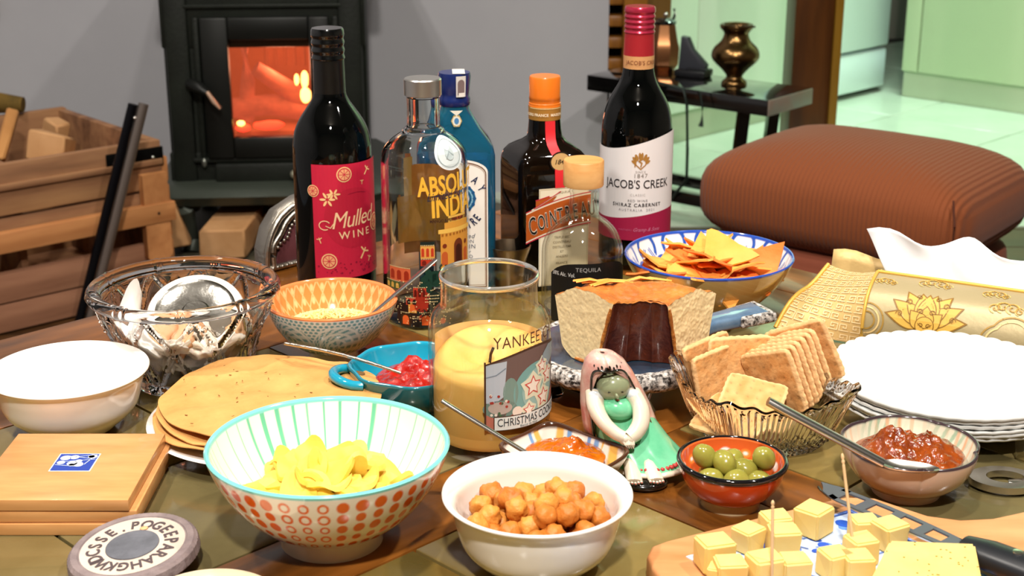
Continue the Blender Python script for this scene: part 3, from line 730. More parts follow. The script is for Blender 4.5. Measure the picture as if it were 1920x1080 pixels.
P.disc(0, (lz0+lz1)/2 + 0.003, 0.030, '#b81c38', 1, 40)
H = lz1 - lz0
def orange_slice(x, y, r):
    P.disc(x, y, r, '#f2c98c', 2); P.disc(x, y, r*0.86, '#cc2c44', 3); P.disc(x, y, r*0.72, '#e9a978', 4)
    for i in range(8):
        a = i*PI/4; P.line([(x, y), (x+r*0.72*math.cos(a), y+r*0.72*math.sin(a))], r*0.07, '#cc2c44', 5)
orange_slice(-0.009, lz1-0.010, 0.0075); orange_slice(-0.040, lz1-0.026, 0.006); orange_slice(-0.0265, lz0+0.018, 0.0078); orange_slice(0.030, lz0+0.05, 0.009)
def clove(x, y, s, a):
    P.line([(x, y), (x+s*math.cos(a), y+s*math.sin(a))], s*0.22, '#f2c98c', 2)
    for d in (-0.5, 0, 0.5): P.line([(x+s*math.cos(a), y+s*math.sin(a)), (x+s*1.4*math.cos(a+d), y+s*1.4*math.sin(a+d))], s*0.2, '#f2c98c', 2)
clove(0.014, lz1-0.013, 0.006, 0.9); clove(0.010, lz1-0.022, 0.003, 1.5); clove(0.006, lz0+0.018, 0.008, 1.0); clove(-0.034, lz0+0.036, 0.004, 1.9); clove(0.016, lz0+0.013, 0.004, 1.2)
for i in range(6):
    a = i*1.05; P.disc(-0.026+0.0045*math.cos(a), lz1-0.034+0.0045*math.sin(a), 0.0032, '#f2c98c', 2, 10, ry=0.0012, ang=a)
    P.disc(-0.020+0.004*math.cos(a), lz1-0.029+0.003*math.sin(a), 0.0028, '#f2c98c', 2, 10, ry=0.001, ang=a)
for i in range(60): P.disc(rr.uniform(-W2*.95, W2*.95), lz0+0.004+abs(rr.gauss(0, 0.006)), rr.uniform(0.0004, 0.0012), '#8d1030', 1, 6)
P.line([(-0.006+0.0009*i, lz1-0.030+0.0012*math.sin(i*0.16)) for i in range(24)], 0.0005, '#8d1030', 2)
V, F = text2d('Mulled', 0.0235, shear=0.35, bold=0.0, sx=0.80, spacing=0.92); P.raw(V, F, '#f4cfa0', 3, 0.06, (0.000, lz0+H*0.455))
P.line([(-0.0295+0.0055*math.cos(a)*1.0, lz0+H*0.475+0.0045*math.sin(a)) for a in [0.6+0.33*i for i in range(15)]], 0.0009, '#f4cfa0', 3); P.line([(-0.0285, lz0+H*0.470), (-0.024, lz0+H*0.452), (-0.020, lz0+H*0.50)], 0.0008, '#f4cfa0', 3)
P.text('WINE', 0.0105, (0.001, lz0+H*0.355), '#f4cfa0', bold=0.0001, spacing=1.45, layer=3, ang=0.03)
P.build('label', on_profile([(R, 0), (R, 0.3)], -PI/2+0.62, 0.0003), t)

# ---- 2 large clear vodka bottle with printed scenes
X, Y = at(801, 592).x, at(801, 592).y
t = thing('spirits_bottle', 'large clear bottle printed with orange Indian street scenes and a silver cap', 'bottle', (X, Y, TZ))
rows = [(182, 31), (232, 31), (236, 33), (241, 38), (246, 41), (252, 50), (259, 60), (268, 69), (280, 77), (296, 80.5), (320, 81.5), (450, 81), (570, 80), (592, 77)]
pr = sil(Y, rows); pr[0] = (pr[0][0], 0.004); vprof = [tuple(p) for p in cr(pr, 4)]
outer = [(0.0001, 0.001), (vprof[0][0]-0.006, 0.0), (vprof[0][0]-0.001, 0.0015)] + vprof
inner = [(max(r-0.0035, 0.006), z) for r, z in vprof if z > 0.018]
lathe('bottle_glass', outer + [(inner[-1][0], outer[-1][1])] + inner[::-1] + [(inner[0][0]-0.006, 0.013), (0.0001, 0.015)], mat('vodka_glass', '#fbffff', 0.0, trans=1.0, ior=1.40), t, 96, angle=50)
zc0 = atY(792, 178, Y).z-TZ; zc1 = atY(792, 146, Y).z-TZ
lathe('cap', [(0.0165, zc0), (0.0172, zc0+0.0005), (0.0172, zc1-0.001), (0.0163, zc1), (0.0001, zc1)], mat('brushed_silver_cap', '#c3c0bb', 0.28, 0.9), t, 64, label='brushed silver screw cap')
fz = lambda py: atY(790, py, Y-0.03).z - TZ
R = max(p[0] for p in vprof) + 0.0002
seal = Print()
seal.disc(0, 0, 0.0155, '#cdd6d6', 0, 36); seal.ring(0, 0, 0.0125, 0.0007, '#9ba8aa', 1); seal.ring(0, 0, 0.0150, 0.0009, '#eef4f4', 1, 40)
seal.disc(0.0, 0.001, 0.005, '#b0bcbd', 1, 16, ry=0.007); seal.disc(-0.001, 0.006, 0.003, '#dfe7e7', 2); seal.line([(-0.004, -0.004), (0, 0.002), (0.004, -0.002)], 0.001, '#8d9a9c', 2)
def seal_fn(u, v, off):
    z0 = fz(288); r0 = float(np.interp(z0+v*0.8, [p[1] for p in vprof], [p[0] for p in vprof])); th = -PI/2+0.70+u/0.040
    return ((r0+0.002+off)*math.cos(th), (r0+0.002+off)*math.sin(th), z0+v*0.95)
seal.build('glass_seal', seal_fn, t)
V0 = on_profile([(R, -0.1), (R, 0.4)], -PI/2, 0.0003)
def arch(P, x0, y0, w_, h_, c, layer=3, n=10):
    pts = [(x0, y0), (x0+w_, y0)] + [(x0+w_/2+w_/2*math.cos(PI*i/n), y0+h_-w_/2*0.9+w_/2*math.sin(PI*i/n)*1.1) for i in range(n+1)]
    P.poly(pts, c, layer)
P = Print()
u_ = lambda px: 0.0398 * math.asin(max(-0.97, min(0.97, (px-790)/81.0)))
P.text('ABSOLUT', 0.0245, (u_(783), fz(362)), '#f0b83c', bold=0.0007, sx=0.62, align='LEFT', ang=0.05, layer=5)
P.text('INDIA', 0.026, (u_(806), fz(402)), '#f0b83c', bold=0.0008, sx=0.66, align='LEFT', ang=0.03, layer=5)
P.text('Limited Edition', 0.0105, (u_(798), fz(372)), '#1d2440', shear=0.4, sx=0.75, align='LEFT', ang=0.07, layer=7)
P.text('MANGO & PEPPER FLAVOR', 0.0040, (u_(803), fz(412)), '#3a1a10', bold=0.0001, sx=0.85, align='LEFT', layer=7)
# arcade gate at right
gx, gy = u_(822), fz(500)
P.rect(gx, gy, gx+0.036, gy+0.036, '#d9963a', 2); P.rect(gx-0.002, gy+0.034, gx+0.038, gy+0.038, '#edbd58', 3); P.rect(gx+0.004, gy+0.038, gx+0.034, gy+0.044, '#dd9c3c', 3)
P.rect(gx+0.008, gy+0.044, gx+0.030, gy+0.050, '#edbd58', 3); P.rect(gx+0.012, gy+0.045, gx+0.026, gy+0.048, '#b4532a', 4)
for i in range(9): P.rect(gx+0.001+0.004*i, gy+0.0315, gx+0.003+0.004*i, gy+0.0335, '#a0601c', 4)
arch(P, gx+0.014, gy, 0.011, 0.026, '#6d3018', 4); arch(P, gx+0.016, gy, 0.007, 0.021, '#40170c', 5)
for dx in (0.004, 0.030): P.disc(gx+dx, gy+0.022, 0.0022, '#7a2c14', 4, 12); arch(P, gx+dx-0.003, gy+0.004, 0.006, 0.012, '#c25a28', 4)
# building rows lower
rr = random.Random(11)
def facade(x, y, w_, h_, c, wc, nw, dots=True):
    P.rect(x, y, x+w_, y+h_, c, 2)
    for i in range(nw):
        arch(P, x+w_*(i+0.2)/nw, y+h_*0.15, w_*0.6/nw, h_*0.65, wc, 4)
    if dots:
        for i in range(int(w_/0.0016)): P.disc(x+0.0008+0.0016*i, y+h_+0.0006, 0.0005, '#f3dca0', 5, 6)
facade(u_(726), fz(524), 0.024, 0.013, '#d8653c', '#a02c14', 3); facade(u_(720), fz(540), 0.018, 0.0075, '#4a5a2c', '#d8a84c', 3)
facade(u_(785), fz(478), 0.013, 0.012, '#e8a850', '#bf3a1c', 3); P.rect(u_(785), fz(478)+0.012, u_(785)+0.013, fz(478)+0.016, '#14231e', 3)
facade(u_(785), fz(492), 0.013, 0.0062, '#c2371f', '#701a10', 2)
facade(u_(770), fz(552), 0.012, 0.010, '#c8412a', '#5a1208', 3); facade(u_(756), fz(566), 0.011, 0.007, '#c8412a', '#1b1210', 2); facade(u_(760), fz(580), 0.008, 0.010, '#e8a850', '#e0662c', 1)
facade(u_(745), fz(606), 0.011, 0.013, '#3a2310', '#e8662c', 1); facade(u_(766), fz(606), 0.010, 0.008, '#241a18', '#14110f', 1); facade(u_(780), fz(606), 0.013, 0.014, '#3a1d10', '#e8662c', 1)
P.rect(u_(738), fz(600), u_(800), fz(562), '#2b1610', 1)
for i in range(14): P.disc(u_(790+rr.uniform(0, 46)), fz(rr.uniform(492, 540)), rr.uniform(0.003, 0.007), '#12392c', 1+i % 2, 10)
for i in range(16): P.disc(u_(776+rr.uniform(0, 50)), fz(rr.uniform(545, 605)), rr.uniform(0.003, 0.006), '#10221d' if i % 2 else '#a02a18', 3, 10)
for i in range(26): P.rect(u_(792)+0.0015*(i % 9), fz(548)-0.003*(i//9), u_(792)+0.0015*(i % 9)+0.0008, fz(548)-0.003*(i//9)+0.0009, '#f3dca0', 6)
for i in range(120):
    P.disc(u_(rr.uniform(738, 838)), fz(rr.uniform(520, 604)), 0.00055, '#f3dca0', 6, 6)
P.build('front_print', V0, t)
# back of the bottle print seen through the glass
B = Print(); Pb = P; P = B
def back(px): return 0.0398*(PI/2 - math.asin((px-790)/81.0)) + 0.0398*0  # arc to the left/back
BF = on_profile([(R, -0.1), (R, 0.4)], PI/2, 0.0003)
ub = lambda px: -0.0398*math.asin((px-790)/83.0)
def brect(x0, x1, y0, y1, c, layer): B.rect(min(ub(x0), ub(x1)), fz(y0), max(ub(x0), ub(x1)), fz(y1), c, layer)
brect(728, 868, 490, 400, '#d9993c', 1); brect(758, 862, 410, 342, '#e28a34', 1); brect(742, 760, 420, 330, '#e9b25c', 2); brect(745, 757, 352, 322, '#dc7e44', 3)
for x in (770, 790, 812, 835): brect(x, x+8, 395, 350, '#c96f24', 2)
arch(B, ub(800), fz(458), 0.020, 0.022, '#2c74a8', 3)
B.disc(ub(760), fz(434), 0.010, '#3a6a50', 3, 16, ry=0.0045)
brect(735, 800, 470, 444, '#c98a4a', 2); brect(740, 850, 512, 486, '#8f5a24', 2)
for i in range(8): B.rect(ub(735+14*i), fz(404), ub(735+14*i)+0.003, fz(396), '#c0702a', 3)
B.build('rear_print', BF, t)
P = Pb

# ---- 3 blue gin bottle (flat sided)
X, Y = at(857, 548).x, at(857, 548).y
t = thing('spirits_bottle', 'translucent blue square bottle with dark blue cap and white label behind the clear one', 'bottle', (X, Y, TZ), 0.06)
def sqlathe(name, prof, m, parent, e=6.0, ratio=0.72, n=72, **kw):
    """prof rows (half width, z, squareness 0..1)"""
    V = []; F = []
    for (r, z, s) in prof:
        ee = 2 + (e-2)*s; q = 1 + (ratio-1)*s
        for j in range(n):
            a = 2*PI*(j+0.5)/n
            V.append((r*math.copysign(abs(math.cos(a))**(2/ee), math.cos(a)), q*r*math.copysign(abs(math.sin(a))**(2/ee), math.sin(a)), z))
    for i in range(len(prof)-1):
        for j in range(n): F.append((i*n+j, i*n+(j+1) % n, (i+1)*n+(j+1) % n, (i+1)*n+j))
    F.append(tuple(range(n))[::-1]); F.append(tuple((len(prof)-1)*n+j for j in range(n)))
    return ob(name, mesh(name, V, F, m, angle=50), parent, **kw)
gz = lambda py: atY(857, py, Y).z - TZ
gp_ = [(0.036, 0.0, 1), (0.0385, 0.003, 1), (0.0385, 0.08, 1), (0.0383, gz(285), 1), (0.0365, gz(270), 1), (0.032, gz(256), 0.85), (0.025, gz(238), 0.6), (0.0185, gz(218), 0.3), (0.0145, gz(204), 0), (0.0135, gz(196), 0)]
sqlathe('bottle_glass', gp_, mat('blue_glass', '#2f93bd', 0.02, trans=0.8, ior=1.35, coat=0.5), t, 8, 0.66)
sqlathe('liquid', [(0.030, 0.012, 1), (0.0325, 0.02, 1), (0.0325, gz(300), 1), (0.030, gz(292), 1)], mat('blue_core', '#0c4f80', 0.3), t, 8, 0.6)
zc0, zc1 = gz(196), gz(135)
lathe('cap', [(0.0142, zc0), (0.0150, zc0+0.002), (0.0150, zc0+0.007), (0.0138, zc0+0.009), (0.0142, zc0+0.012), (0.0158, zc1-0.004), (0.0150, zc1), (0.0001, zc1)], mat('navy_cap', '#12235e', 0.3, coat=0.4), t, 48, label='dark blue flared cap')
P = Print(); P.rect(-0.0045, 0.010, 0.0055, 0.030, '#d7d2cc', 0); arch(P, -0.003, 0.012, 0.007, 0.014, '#7d6a68', 1); P.rect(-0.002, 0.010, 0.004, 0.014, '#efe9e2', 2)
P.build('tax_strip', on_profile([(0.0150, 0.0), (0.0163, 0.034)], -PI/2+0.35, 0.0006), t, loc=(0, 0, zc0))
P = Print(); P.rect(-0.006, -0.0155, 0.006, 0.0155, '#cfccc8', 0); P.build('strip_top', lambda u, v, off: (u+0.004, v*0.9, zc1+0.0006), t)
P = Print(); P.disc(0, 0, 0.0052, '#c4a868', 0, 6, ry=0.0064); P.disc(0, 0, 0.0040, '#e8e2d2', 1, 8, ry=0.005); P.disc(0, 0, 0.0022, '#4a84b8', 2, 10, ry=0.0032); P.poly([(-0.006, 0.010), (0.006, 0.010), (0, 0.005)], '#e8e2d2', 1)
P.build('neck_seal', on_profile([(0.0225, gz(238)), (0.0165, gz(210)), (0.0135, gz(196))], -PI/2+0.05, 0.0007), t, loc=(0, 0, 0)); COL.objects[-1].location = (0, -0.0, 0)
nsl = [o for o in t.children if o.name.startswith('neck_seal')][0]
for v in nsl.data.vertices: v.co.z += (gz(218))
yF = -0.0385*0.66
P = Print(); lw = 0.0265; zb, zt_ = 0.012, gz(300)
pts = [(-lw, zb), (lw, zb), (lw, zt_-0.006)] + [(lw*math.cos(a), zt_-0.006+0.012*math.sin(a)) for a in np.linspace(0.15, PI-0.15, 14)] + [(-lw, zt_-0.006)]
P.poly(pts, '#f1ece4', 0); P.line([(p[0]*0.93, zb+0.002+(p[1]-zb)*0.965) for p in pts], 0.0011, '#7a5238', 1, True); P.line([(p[0]*0.89, zb+0.004+(p[1]-zb)*0.94) for p in pts], 0.0005, '#b0907a', 1, True)
for i, ch in enumerate('BOMBAY'):
    a = math.radians(62 - i*25); P.text(ch, 0.0108, (0.0205*math.sin(-a)*0.95, gz(356)+0.0205*math.cos(a)-0.003), '#1b2a50', bold=0.0002, ang=a, sx=0.7, layer=3)
for i, ch in enumerate('SAPPHIRE'):
    a = math.radians(-50 + i*14.5); P.text(ch, 0.0115, (0.024*math.sin(a), gz(370)-0.026*math.cos(a)+0.0), '#1b2a50', bold=0.0003, ang=a, sx=0.6, layer=3)
P.ring(0, gz(360), 0.0115, 0.006, '#2b7cb0', 2, 30); P.ring(0, gz(360), 0.0115, 0.0015, '#8cc4e0', 3, 30); P.disc(0, gz(360), 0.0075, '#d9cdb4', 2, 20, ry=0.009)
for i in range(14): a = i*PI/7; P.disc(0.0135*math.cos(a), gz(360)+0.0135*math.sin(a), 0.0018, '#1c5488', 4, 8)
for s_, py, sz in (('Distilled', 433, 0.0065), ('LONDON', 442, 0.005), ('DRY GIN', 452, 0.0062), ('Vapour', 461, 0.005), ('INFUSED', 470, 0.005)):
    P.text(s_, sz, (0.001, gz(py)), '#4d5468', shear=0.3 if s_[1].islower() else 0, layer=3, sx=1.0, spacing=1.1)
P.build('label', lambda u, v, off: (u+0.004, yF-0.0004-off+0.0*u, v), t, step=0)

# ---- 4 square amber-black liqueur bottle
X, Y = at(1019, 524).x, at(1019, 524).y
t = thing('spirits_bottle', 'dark brown square bottle with orange cap and red neck ribbon', 'bottle', (X, Y, TZ), math.radians(18))
gz = lambda py: atY(1020, py, Y).z - TZ
hs = 0.0375
cp_ = [(hs-0.002, 0.0, 1), (hs, 0.003, 1), (hs, gz(330), 1), (hs, gz(312), 1), (hs*0.985, gz(298), 1), (hs*0.93, gz(286), 1), (hs*0.82, gz(276), 0.9), (hs*0.66, gz(268), 0.7), (0.0205, gz(262), 0.3), (0.0178, gz(254), 0), (0.0165, gz(240), 0), (0.0158, gz(222), 0)]
sqlathe('bottle_glass', cp_, mat('brown_black_glass', '#0c0603', 0.03, spec=0.5), t, 8.5, 1.0)
zc = gz(197); z9 = gz(221); ztop = gz(142)
lathe('neck_band', [(0.0162, z9), (0.0164, zc)], mat('gold_band', '#c08a3e', 0.35, 0.4), t, 48)
lathe('cap', [(0.0162, zc), (0.0158, zc+0.001), (0.0160, zc+0.003), (0.0155, zc+0.0035), (0.0155, zc+0.007), (0.0158, zc+0.0075), (0.0154, zc+0.010), (0.0156, ztop-0.0015), (0.0148, ztop), (0.0001, ztop)], mat('orange_cap', '#e0731c', 0.32, coat=0.3), t, 48, label='bright orange metal cap')
P = Print(); P.rect(-0.016, zc-0.0012, 0.02, zc-0.0004, '#f0c88a', 0); P.text('ANGERS FRANCE  MAISON', 0.0038, (-0.002, z9+0.0045), '#f6e2c0', bold=0.0001, layer=1)
P.build('band_print', on_profile([(0.0164, 0), (0.0164, 0.3)], -PI/2-0.38, 0.0004), t)
# ribbon down the neck, shoulder and front face
rib = []
for z, r in [(z9, 0.0160), (gz(240), 0.0167), (gz(254), 0.0180), (gz(263), 0.0222)]: rib.append((0.000, -r-0.0006, z))
rib += [(0.001, -hs*0.72, gz(271)), (0.002, -hs*0.88, gz(279)), (0.003, -hs*0.97, gz(291)), (0.003, -hs-0.0008, gz(303)), (0.0035, -hs-0.0008, gz(336))]
V = []; F = []
for (x, y, z) in rib: V += [(x-0.0052, y, z), (x+0.0052, y, z)]
for i in range(len(rib)-1): F.append((2*i, 2*i+1, 2*i+3, 2*i+2))
ob('ribbon', mesh('ribbon', V, F, mat('red_ribbon', '#d8262e', 0.5)), t, (0, 0, 0))
P = Print(); P.disc(0, 0, 0.0112, '#1a1009', 0, 24, ry=0.0105); P.disc(0, 0, 0.0098, '#d6ae72', 2, 24, ry=0.0088); P.text('1849', 0.0068, (0, -0.0024), '#2a1a0c', shear=0.25, layer=3, bold=0.0001)
P.build('year_seal', lambda u, v, off: (0.0035+u, -hs*0.97-0.0016-off*1.5+v*0.10*0, gz(288)+v*0.98), t, step=0)
P = Print(); x0, x1 = -0.0185, 0.034
zb = 0.006; zl = gz(336)
P.rect(x0, zb, x1, zl, '#ece2c8', 0); P.line([(x0+0.001, zb+.001), (x1-0.001, zb+.001), (x1-0.001, zl-0.001), (x0+0.001, zl-0.001)], 0.0004, '#b8a070', 1, True)
P.text('LIQUEUR', 0.0030, (0.008, zl-0.0055), '#8a7a58', layer=2)
def ban(x): return 0.16*(x-x0) + 0.0
bx0, bx1 = -0.032, 0.036
yb, yt = zl-0.046, zl-0.018
def bpt(x, f): return (x, yb + ban(x)*1.25 + (yt-yb)*f - 0.25*(x-0.01)**2*10)
N_ = 14; xs = [bx0+(bx1-bx0)*i/N_ for i in range(N_+1)]
P.poly([bpt(x, -0.03) for x in xs]+[bpt(x, 1.06) for x in xs[::-1]], '#f0e4cc', 2)
P.poly([bpt(x, 0.02) for x in xs]+[bpt(x, 1.0) for x in xs[::-1]], '#b4561c', 3)
P.line([bpt(x, -0.05) for x in xs], 0.0012, '#c4283c', 4); P.line([bpt(x, 1.08) for x in xs], 0.0009, '#c4283c', 4)
P.poly([bpt(-0.022, 1.05), bpt(-0.022, 1.35), bpt(-0.008, 1.30), bpt(0.000, 1.22), bpt(-0.004, 1.1)], '#b4561c', 3)
P.line([bpt(-0.022, 1.36), bpt(-0.008, 1.32)], 0.001, '#c4283c', 4); P.line([bpt(-0.026, 1.08), bpt(0.0, 1.30)], 0.0012, '#f0e4cc', 5); P.line([bpt(-0.024, 1.10), bpt(0.004, 1.36)], 0.0009, '#c4283c', 6)
xx = -0.0290
for i, ch in enumerate('COINTREAU'):
    sz = 0.0260 if i == 0 else 0.0215
    b = bpt(xx+0.003, 0.16 if i == 0 else 0.20)
    P.text(ch, sz, (xx+0.0006, b[1]), '#f4ead4', bold=0.0007, sx=0.46, align='LEFT', ang=0.17, layer=5, shear=0.1)
    P.text(ch, sz, (xx+0.0006, b[1]), '#15100c', bold=0.0001, sx=0.46, align='LEFT', ang=0.17, layer=7, shear=0.1)
    xx += 0.0092 if i == 0 else (0.0044 if ch == 'I' else 0.0082)
for i, (s_, dz) in enumerate((('TRIPLE SEC', 0.052), ('COINTREAU', 0.057), ('DISTILLE PAR', 0.062), ('ET', 0.067), ('ANGERS', 0.072), ('FRANCE', 0.079))): P.text(s_, 0.0034, (0.006, zl-dz), '#7c6f58', layer=2)
P.build('label', lambda u, v, off: (u, -hs-0.0005-off, v), t, step=0)

# ---- 5 Jacob-style red wine
X, Y = at(1187, 490).x, at(1187, 490).y
X = atY(1201, 12, Y).x*0.5 + X*0.5
t = thing('wine_bottle', 'red wine bottle with white and crimson label and red capsule', 'wine bottle', (X, Y, TZ))
rows = [(126, 28.5), (140, 31), (152, 35), (165, 42), (180, 51), (195, 58), (210, 62.5), (230, 65.5), (260, 66.5), (400, 66), (470, 66), (496, 66)]
pr = sil(Y, rows); pr[0] = (0.0365, 0.004); jprof = [tuple(p) for p in cr(pr, 4)]
body_bottle(t, jprof, M_wine)
gz = lambda py: atY(1190, py, Y).z - TZ
lathe('capsule', [(0.0158, gz(126)), (0.0160, gz(102))], mat('tan_capsule_band', '#cf9a66', 0.4), t, 48, label='tan band printed with the maker name')
lathe('capsule_sleeve', [(0.0160, gz(102)), (0.0152, gz(60))], mat('red_capsule', '#a8262e', 0.35, 0.2), t, 48)
lathe('screw_cap', [(0.0153, gz(60))] + ridged(0.0155, gz(59), gz(20), 4, 0.0006) + [(0.0157, gz(14)), (0.0148, gz(11)), (0.0001, gz(11))], mat('crimson_cap', '#b52c48', 0.25, 0.5, coat=0.5), t, 48, label='ridged crimson screw cap')
P = Print(); P.text("JACOB'S CREEK", 0.0058, (0.004, gz(117)), '#7a4028', layer=1, spacing=1.0); P.build('band_print', on_profile([(0.0163, 0), (0.0163, 0.3)], -PI/2, 0.0002), t)
R = max(p[0] for p in jprof) + 0.0003; fz = lambda py: atY(1190, py, Y-0.034).z - TZ
uJ = lambda px: 0.0368*math.asin(max(-0.99, min(0.99, (px-1188)/66)))
P = Print()
xs = np.linspace(-0.058, 0.058, 33)
top = [(x, fz(266) + 0.0085*math.sin((x-0.004)/0.0368*1.25)) for x in xs]
mid = [(x, fz(403) + 0.0045*math.sin((x-0.002)/0.0368*1.25)) for x in xs]
bot = [(x, fz(449)) for x in xs]
for i in range(len(xs)-1):
    P.poly([mid[i], mid[i+1], top[i+1], top[i]], '#e6e2e2', 0); P.poly([bot[i], bot[i+1], mid[i+1], mid[i]], '#a01c44', 0)
cx, cy = uJ(1191), fz(297)
G = '#a87838'
for s_ in (-1, 1):
    for a, l, r in ((0.15, 0.0100, 0.0020), (0.65, 0.0090, 0.0022), (1.1, 0.0082, 0.0020), (1.6, 0.0070, 0.0018)):
        P.disc(cx+s_*0.0066*math.sin(a)*1.1, cy-0.002+0.0066*math.cos(a)*0.9-0.001, l*0.42, G, 2, 14, ry=r*0.75, ang=PI/2-s_*a*0.55)
P.line([(cx-0.006*math.cos(a*0.5), cy-0.008+0.0*a) for a in (0,)] + [(cx-0.006, cy+0.002), (cx-0.005, cy-0.006), (cx, cy-0.0105), (cx+0.005, cy-0.006), (cx+0.006, cy+0.002)], 0.0012, G, 2)
P.line([(cx+0.001, cy+0.005), (cx-0.002, cy+0.003), (cx+0.002, cy+0.0005), (cx-0.002, cy-0.002), (cx+0.001, cy-0.004), (cx, cy-0.008)], 0.0014, G, 3)
P.text('SINCE', 0.0034, (cx, fz(323)), '#8f8780', layer=2, spacing=1.2); P.text('1847', 0.0064, (cx, fz(332)), '#7d756f', layer=2, spacing=1.2)
P.text("JACOB'S CREEK", 0.0128, (uJ(1187), fz(352)), '#201c20', bold=0.0001, sx=0.82, layer=2)
P.text('CLASSIC', 0.0034, (uJ(1187), fz(366)), '#a09a96', layer=2, spacing=1.3)
P.text('RED WINE', 0.0036, (uJ(1187), fz(377)), '#4a4448', layer=2, spacing=1.3); P.text('SHIRAZ CABERNET', 0.0051, (uJ(1186), fz(386)), '#2d282c', bold=0.00012, layer=2, spacing=1.25)
P.text('AUSTRALIA  2021', 0.0038, (uJ(1186), fz(394.5)), '#77707a', layer=2, spacing=1.35)
P.text('Gramp & Sons', 0.0055, (uJ(1205), fz(432)), '#d0789a', shear=0.5, layer=2, sx=0.9); P.text('VINTNERS', 0.0025, (uJ(1165), fz(431)), '#c06088', layer=2, spacing=1.3)
P.build('label', on_profile([(R, 0), (R, 0.3)], -PI/2, 0.0003), t)

# ---- 6 small clear tequila bottle, wooden stopper
X, Y = at(1090, 590).x, at(1090, 590).y
t = thing('spirits_bottle', 'small round shouldered clear bottle with wooden stopper behind the cake', 'bottle', (X, Y, TZ))
gz = lambda py: atY(1093, py, Y).z - TZ
rows = [(346, 24), (350, 25), (354, 24.5), (358, 27), (362, 25), (385, 26), (398, 29), (406, 34), (414, 46), (424, 57), (436, 66), (450, 72.5), (466, 76), (490, 76), (540, 76), (600, 75)]
pr = sil(Y, rows); pr[0] = (pr[0][0], 0.004); tprof = [tuple(p) for p in cr(pr, 3)]
outer = [(0.0001, 0.001), (tprof[0][0]-0.005, 0.0)] + tprof; inner = [(max(r-0.0028, 0.005), z) for r, z in tprof if z > 0.01]
lathe('bottle_glass', outer + [(inner[-1][0], outer[-1][1])] + inner[::-1] + [(0.0001, 0.010)], M_thin, t, 72, angle=60)
lathe('thick_base', [(0.0001, 0.001), (0.034, 0.001), (0.0365, 0.004), (0.036, 0.012), (0.0001, 0.010)], M_glass, t, 48)
lathe('stopper', [(0.0001, gz(347)), (0.0186, gz(347)), (0.0190, gz(345)), (0.0190, gz(301)), (0.0182, gz(299)), (0.0001, gz(299))], wood('stopper_wood', '#c98b48', '#edbd7c', 16, 0, 0.5), t, 64, label='pale wooden stopper top')
P = Print(); fzt = lambda py: atY(1093, py, Y-0.037).z - TZ
xs = np.linspace(-0.034, 0.052, 25)
topz = [fzt(494) - 0.012*max(0, (abs(x-0.009)/0.043))**4 for x in xs]
for i in range(len(xs)-1):
    if xs[i] >= -0.034: P.poly([(xs[i], 0.004), (xs[i+1], 0.004), (xs[i+1], topz[i+1]), (xs[i], topz[i])], '#0f0e0e', 0)
P.text('TEQUILA', 0.0055, (0.004, fzt(509)), '#a8a4a0', layer=1, spacing=1.1); P.text('38% Alc. Vol.', 0.0055, (-0.020, fzt(519)), '#d8d4d0', layer=1, sx=0.8, ang=-0.03)
P.build('label', on_profile([(max(p[0] for p in tprof)+0.0003, 0), (max(p[0] for p in tprof)+0.0003, 0.3)], -PI/2, 0.0003), t)

# ---- 7 large candle jar
X, Y = -0.017, 1.015
t = thing('candle_jar', 'large glass candle jar of yellow wax in the middle of the table', 'candle', (X, Y, TZ))
gz = lambda py: atY(918, py, Y).z - TZ
jp = cr([(0.040, 0.0), (0.0445, 0.003), (0.0458, 0.010), (0.0460, 0.05), (0.0460, 0.085), (0.0455, 0.096), (0.0432, 0.104), (0.0395, 0.109), (0.0368, 0.112), (0.0362, 0.118), (0.0362, 0.128), (0.0372, 0.1335), (0.0368, 0.1355)], 3)
jp = [tuple(p) for p in jp]; tk = 0.0028
jar = [(0.0001, 0.0005)] + jp + [(0.0350, 0.1355)] + [(r-tk, z) for r, z in jp if 0.014 < z < 0.134][::-1] + [(0.038, 0.009), (0.0001, 0.008)]
lathe('jar_glass', jar, M_thin, t, 96, angle=50)
lathe('rim', cr([(0.0350, 0.1345), (0.0362, 0.1368), (0.0374, 0.1345), (0.0362, 0.1325), (0.0350, 0.1345)], 4), mat('rim_glass', '#fffaf0', 0.05, trans=0.9, ior=1.4), t, 96)
M_wax = mat('candle_wax', '#f0c878', 0.45, sss=0.4, var=(18, '#e8b860', 0.2))
def wax_warp(TH, R, Z, I):
    Z = Z + (Z > 0.06) * (R/0.0425)**2 * 0.010*np.cos(TH-1.2) + (Z > 0.055)*0.0015*np.sin(TH*3+R*200)
    return TH, R, Z
lathe('wax', [(0.0001, 0.0095), (0.040, 0.0095), (0.0425, 0.014), (0.0426, 0.068)] + [tuple(p) for p in cr([(0.0420, 0.071), (0.036, 0.074), (0.026, 0.0715), (0.014, 0.066), (0.0001, 0.064)], 4)], M_wax, t, 64, warp=wax_warp, angle=60)
lathe('wax_film', [(0.0428, 0.066), (0.0428, 0.084)], mat('wax_film', '#f2cf94', 0.3, trans=0.0), t, 64, a0=0.4, a1=2.9, label='waxy film climbing the back of the jar')
ob('wick', tube_mesh('wick', [(0, 0, 0.063), (0.001, 0, 0.072), (0.003, 0, 0.077)], 0.0012, mat('burnt_wick', '#2a1c14', 0.9), 6), t)
P = Print(); fz = lambda py: atY(918, py, Y-0.046).z - TZ
z1, z0 = fz(680), fz(806); x0, x1 = -0.0025, 0.082; cxl = (x0+x1)/2
def bar(x): return z1 + 0.010*math.sin(PI*(x-x0)/(x1-x0)) - 0.002
n_ = 20; xs = np.linspace(x0, x1, n_+1)
